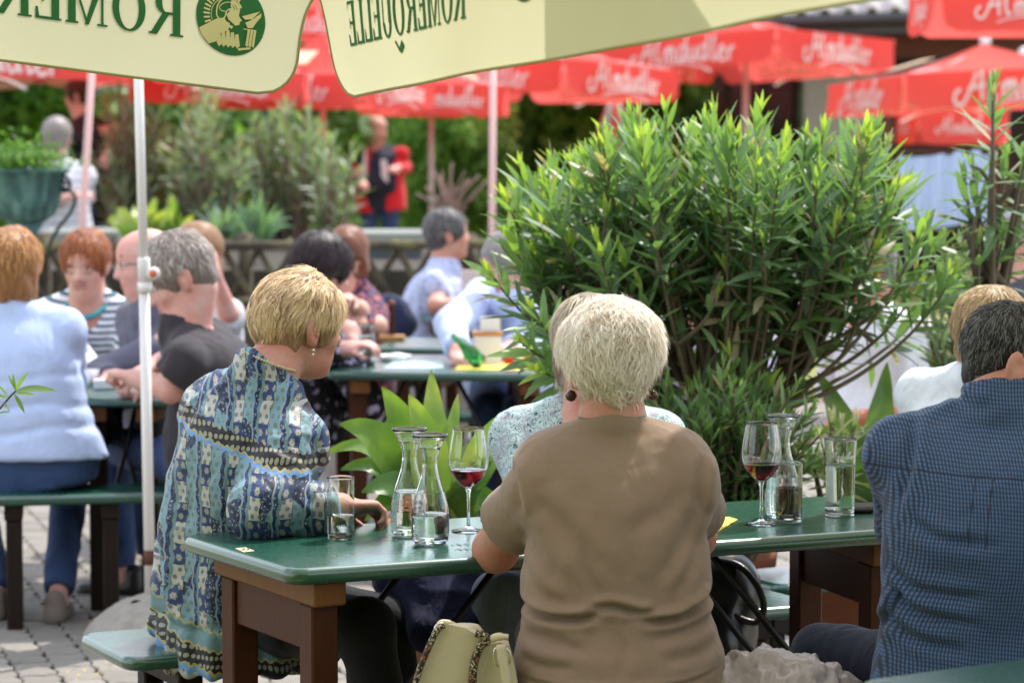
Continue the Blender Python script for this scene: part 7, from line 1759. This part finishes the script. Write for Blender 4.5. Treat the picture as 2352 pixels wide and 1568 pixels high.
# ------------------------------------------------------------------ big cream parasol above the camera
C0 = np.array([-.40, 5.60]); Ld, Rd = np.array([-.91, -.41]), np.array([.41, -.91]); Ld = Ld/np.linalg.norm(Ld); Rd = Rd/np.linalg.norm(Rd); SZ = 3.0
hv = .235; zc = W(0, 231, 5.60)[2]+hv; gl, grr = .115, .054
cor = [np.array([*C0, zc]), np.array([*(C0+Rd*SZ), zc+SZ*grr]), np.array([*(C0+(Rd+Ld)*SZ), zc+SZ*(grr+gl)]), np.array([*(C0+Ld*SZ), zc+SZ*gl])]
cc_ = sum(cor)/4; bigp = empty('cream_parasol', (cc_[0], cc_[1], 0), 'big cream parasol with green printed valances hanging across the top', 'parasol'); top = cc_+UP*.62
mb = MB(); n = 14
for k in range(4):
    A, B_ = cor[k], cor[(k+1) % 4]; Gd = np.zeros((n+1, n+1, 3))
    for j in range(n+1):
        for i in range(n+1):
            s_ = j/n; Gd[j, i] = top*(1-s_)+(A*(1-i/n)+B_*(i/n))*s_-UP*.05*math.sin(PI*s_)*(1+math.sin(PI*i/n)*.4)
    grid_mesh(mb, Gd)
mb.build('canopy', CREAM, bigp, smooth=True)
for k in range(4):
    mb = MB(); mb.tube([top-UP*.05, (top+cor[k])/2-UP*.09, cor[k]-UP*.018], .010, 8); mb.build('rib', RIB, bigp, smooth=True)
mb = MB(); mb.tube([(cc_[0], cc_[1], 0), top], .024, 14); mb.build('pole', POLE, bigp, smooth=True)
flaps = []
for k in range(4):
    A, B_ = cor[k], cor[(k+1) % 4]; out = nrm(((A+B_)/2-cc_)*np.array([1, 1, 0])); Gd, pos, L = flap(A, B_, out, hv, .010, .085, .045, 60, 16, .7+k)
    mb = MB(); grid_mesh(mb, Gd); fo_ = mb.build('valance', CREAM, bigp, smooth=True); flaps.append((fo_, pos, L, out))
    a, b = Gd.shape[:2]; line = [Gd[j, 0] for j in range(1, a)]+[Gd[a-1, i] for i in range(1, b-1)]+[Gd[j, b-1] for j in range(a-1, 0, -1)]
    mb = MB(); mb.tube(line, .0032, 6); mb.build('hem', SEAM, fo_, smooth=True)
def disc_logo():
    """green roundel with a helmeted profile raising a bowl; returns layers of (verts, faces, colour index)"""
    L = []
    a = np.linspace(0, 2*PI, 48, endpoint=False); V = np.stack([np.cos(a)*.5, np.sin(a)*.5], -1); L.append((V, [tuple(range(48))], 0))
    def poly(p, c=1): L.append((np.array(p, float), [tuple(range(len(p)))], c))
    def line(p, w_, c=1, n=5): v, f = ribbon2d(catmull(p, n), w_); L.append((v, f, c))
    # seen from outside the figure faces left; x grows to the right
    poly([(.46, -.18), (.20, -.02), (.02, -.06), (.04, -.16), (.16, -.22), (.22, -.34), (.32, -.38), (.42, -.27)])          # cloak
    for i in range(5): x = .20-.065*i; poly([(x, -.17-.02*abs(i-2)), (x-.045, -.16-.02*abs(i-2)), (x-.07, -.36), (x-.025, -.40), (x+.01, -.34)])
    poly([(-.02, .16), (-.13, .15), (-.11, .05), (-.155, -.01), (-.125, -.03), (-.12, -.07), (-.06, -.09), (.02, -.03), (.06, .05)])     # face
    poly([(.10, -.0), (.05, -.08), (-.03, -.10), (-.01, -.14), (.10, -.10), (.2, -.04)])
    line([(-.15, .17), (-.06, .27), (.09, .27), (.19, .17), (.21, .03), (.17, -.02)], .018); line([(-.15, .17), (-.02, .14), (.06, .10), (.10, .0), (.19, -.03)], .018); line([(.02, .12), (.0, .02), (.03, -.02), (.08, .08), (.14, .09), (.17, .14), (.08, .21), (-.08, .22)], .012)
    poly([(-.14, .17), (-.06, .255), (.0, .26), (.01, .15)]); line([(-.09, .13), (-.05, .20)], .010, 0); line([(-.05, .12), (-.02, .19)], .010, 0)
    for i in range(15):
        t = -.25+2.55*i/14; x, y = .055, .03; r0, r1 = .255, .345; ang = PI*.62-t; p0 = (x+r0*math.cos(ang), y+r0*math.sin(ang)); p1 = (x+r1*math.cos(ang), y+r1*math.sin(ang)); v, f = ribbon2d(np.array([p0, p1]), .026); L.append((v, f, 1))
    line([(.055+.235*math.cos(PI*.62-t), .03+.235*math.sin(PI*.62-t)) for t in np.linspace(-.3, 2.3, 9)], .010)
    poly([(-.155, .05), (-.42, .15), (-.30, .03), (-.20, .01)]); poly([(-.28, .01), (-.44, .13), (-.43, .07), (-.37, .0), (-.31, -.09), (-.24, -.10), (-.20, -.03)])       # bowl and hand
    for i in range(3): x = -.24-.045*i; poly([(x, -.12), (x-.035, -.12), (x+.0, -.36), (x+.035, -.34)])
    line([(-.36, -.12), (-.18, -.12)], .014); line([(-.28, -.37), (-.10, -.41)], .03)
    return L
LOGO = disc_logo()
def big_prints(k, s_letters, w_txt, s_logo, rl_, dbase, dl, flip):
    fo_, pos, L, out = flaps[k]; e = 1
    P = []
    sgn = -1 if flip else 1
    V = rv.copy(); hgt = .088; V2 = np.stack([(V[:, 0]/rf_len), V[:, 1]], -1)
    for sg in (-1, 1):
        mb = MB(); pts = []
        mb.add([pos(s_letters+sgn*x*w_txt, dbase-y*hgt)+out*.0016*sg for x, y in V2], rf); mb.build('printed_name', GREENP, fo_)
    for sg in (-1, 1):
        mb = MB()
        for li, (V, F, c_) in enumerate(LOGO): mb.add([pos(s_logo+sgn*x*2*rl_, dl-y*2*rl_)+out*(.0014+.0008*(li > 0)+.00003*li)*sg for x, y in V], F, c_)
        mb.build('printed_roundel', [GREENP, plain('cream_print', (.74, .70, .46), .7)], fo_)
rf_len = rl
# left valance runs from far corner cor[3] to cor[0]; right valance from cor[0] to cor[1]
# read from outside (beyond the parasol, looking back) each name runs left to right
def s_for(k, u, d=.1):
    fo_, pos, L, out = flaps[k]; ss = np.linspace(0, L, 400); return float(ss[np.argmin([abs(px(pos(s_, d))[0]-u) for s_ in ss])])
# left valance: k = 3 (cor[3] -> cor[0]); name starts at u = 418 and runs towards u = 0 when seen from inside
sa, sb = s_for(3, 425), s_for(3, 350)
print('s left', sa, sb, flaps[3][2])
big_prints(3, sa, .78, s_for(3, 532), .074, .235-.092, .235-.143, True)
sa = s_for(0, 800); big_prints(0, sa+.62, .62, s_for(0, 1205), .066, .235-.098, .235-.170, True)

# second cream parasol standing to the right, above the checked shirt man (only its shade falls into the picture)
def plain_parasol(label, c, size, zb, rot, h=.22, rise=.6):
    c = np.array([c[0], c[1], zb+h]); root = empty('cream_parasol', (c[0], c[1], 0), label, 'parasol'); cr = [c+np.array([size/math.sqrt(2)*math.sin(R(rot+90*k)), size/math.sqrt(2)*math.cos(R(rot+90*k)), 0]) for k in range(4)]; top = c+UP*rise; mb = MB()
    for k in range(4):
        A, B_ = cr[k], cr[(k+1) % 4]; Gd = np.zeros((9, 9, 3))
        for j in range(9):
            for i in range(9): s_ = j/8; Gd[j, i] = top*(1-s_)+(A*(1-i/8)+B_*(i/8))*s_-UP*.05*math.sin(PI*s_)
        grid_mesh(mb, Gd)
    mb.build('canopy', CREAM, root, smooth=True)
    for k in range(4):
        A, B_ = cr[k], cr[(k+1) % 4]; out = nrm(((A+B_)/2-c)*np.array([1, 1, 0])); Gd, pos, L = flap(A, B_, out, h, .012, .08, .04, 24, 6, k); mb = MB(); grid_mesh(mb, Gd); mb.build('valance', CREAM, root, smooth=True)
        mb = MB(); mb.tube([top-UP*.04, (top+A)/2-UP*.08, A-UP*.015], .010, 6); mb.build('rib', RIB, root)
    mb = MB(); mb.tube([(c[0], c[1], 0), top], .024, 12); mb.build('pole', POLE, root, smooth=True)
plain_parasol('second cream parasol standing beyond the right edge, shading the checked shirt man', (2.07, 5.25), 2.9, 2.17, 71.6)
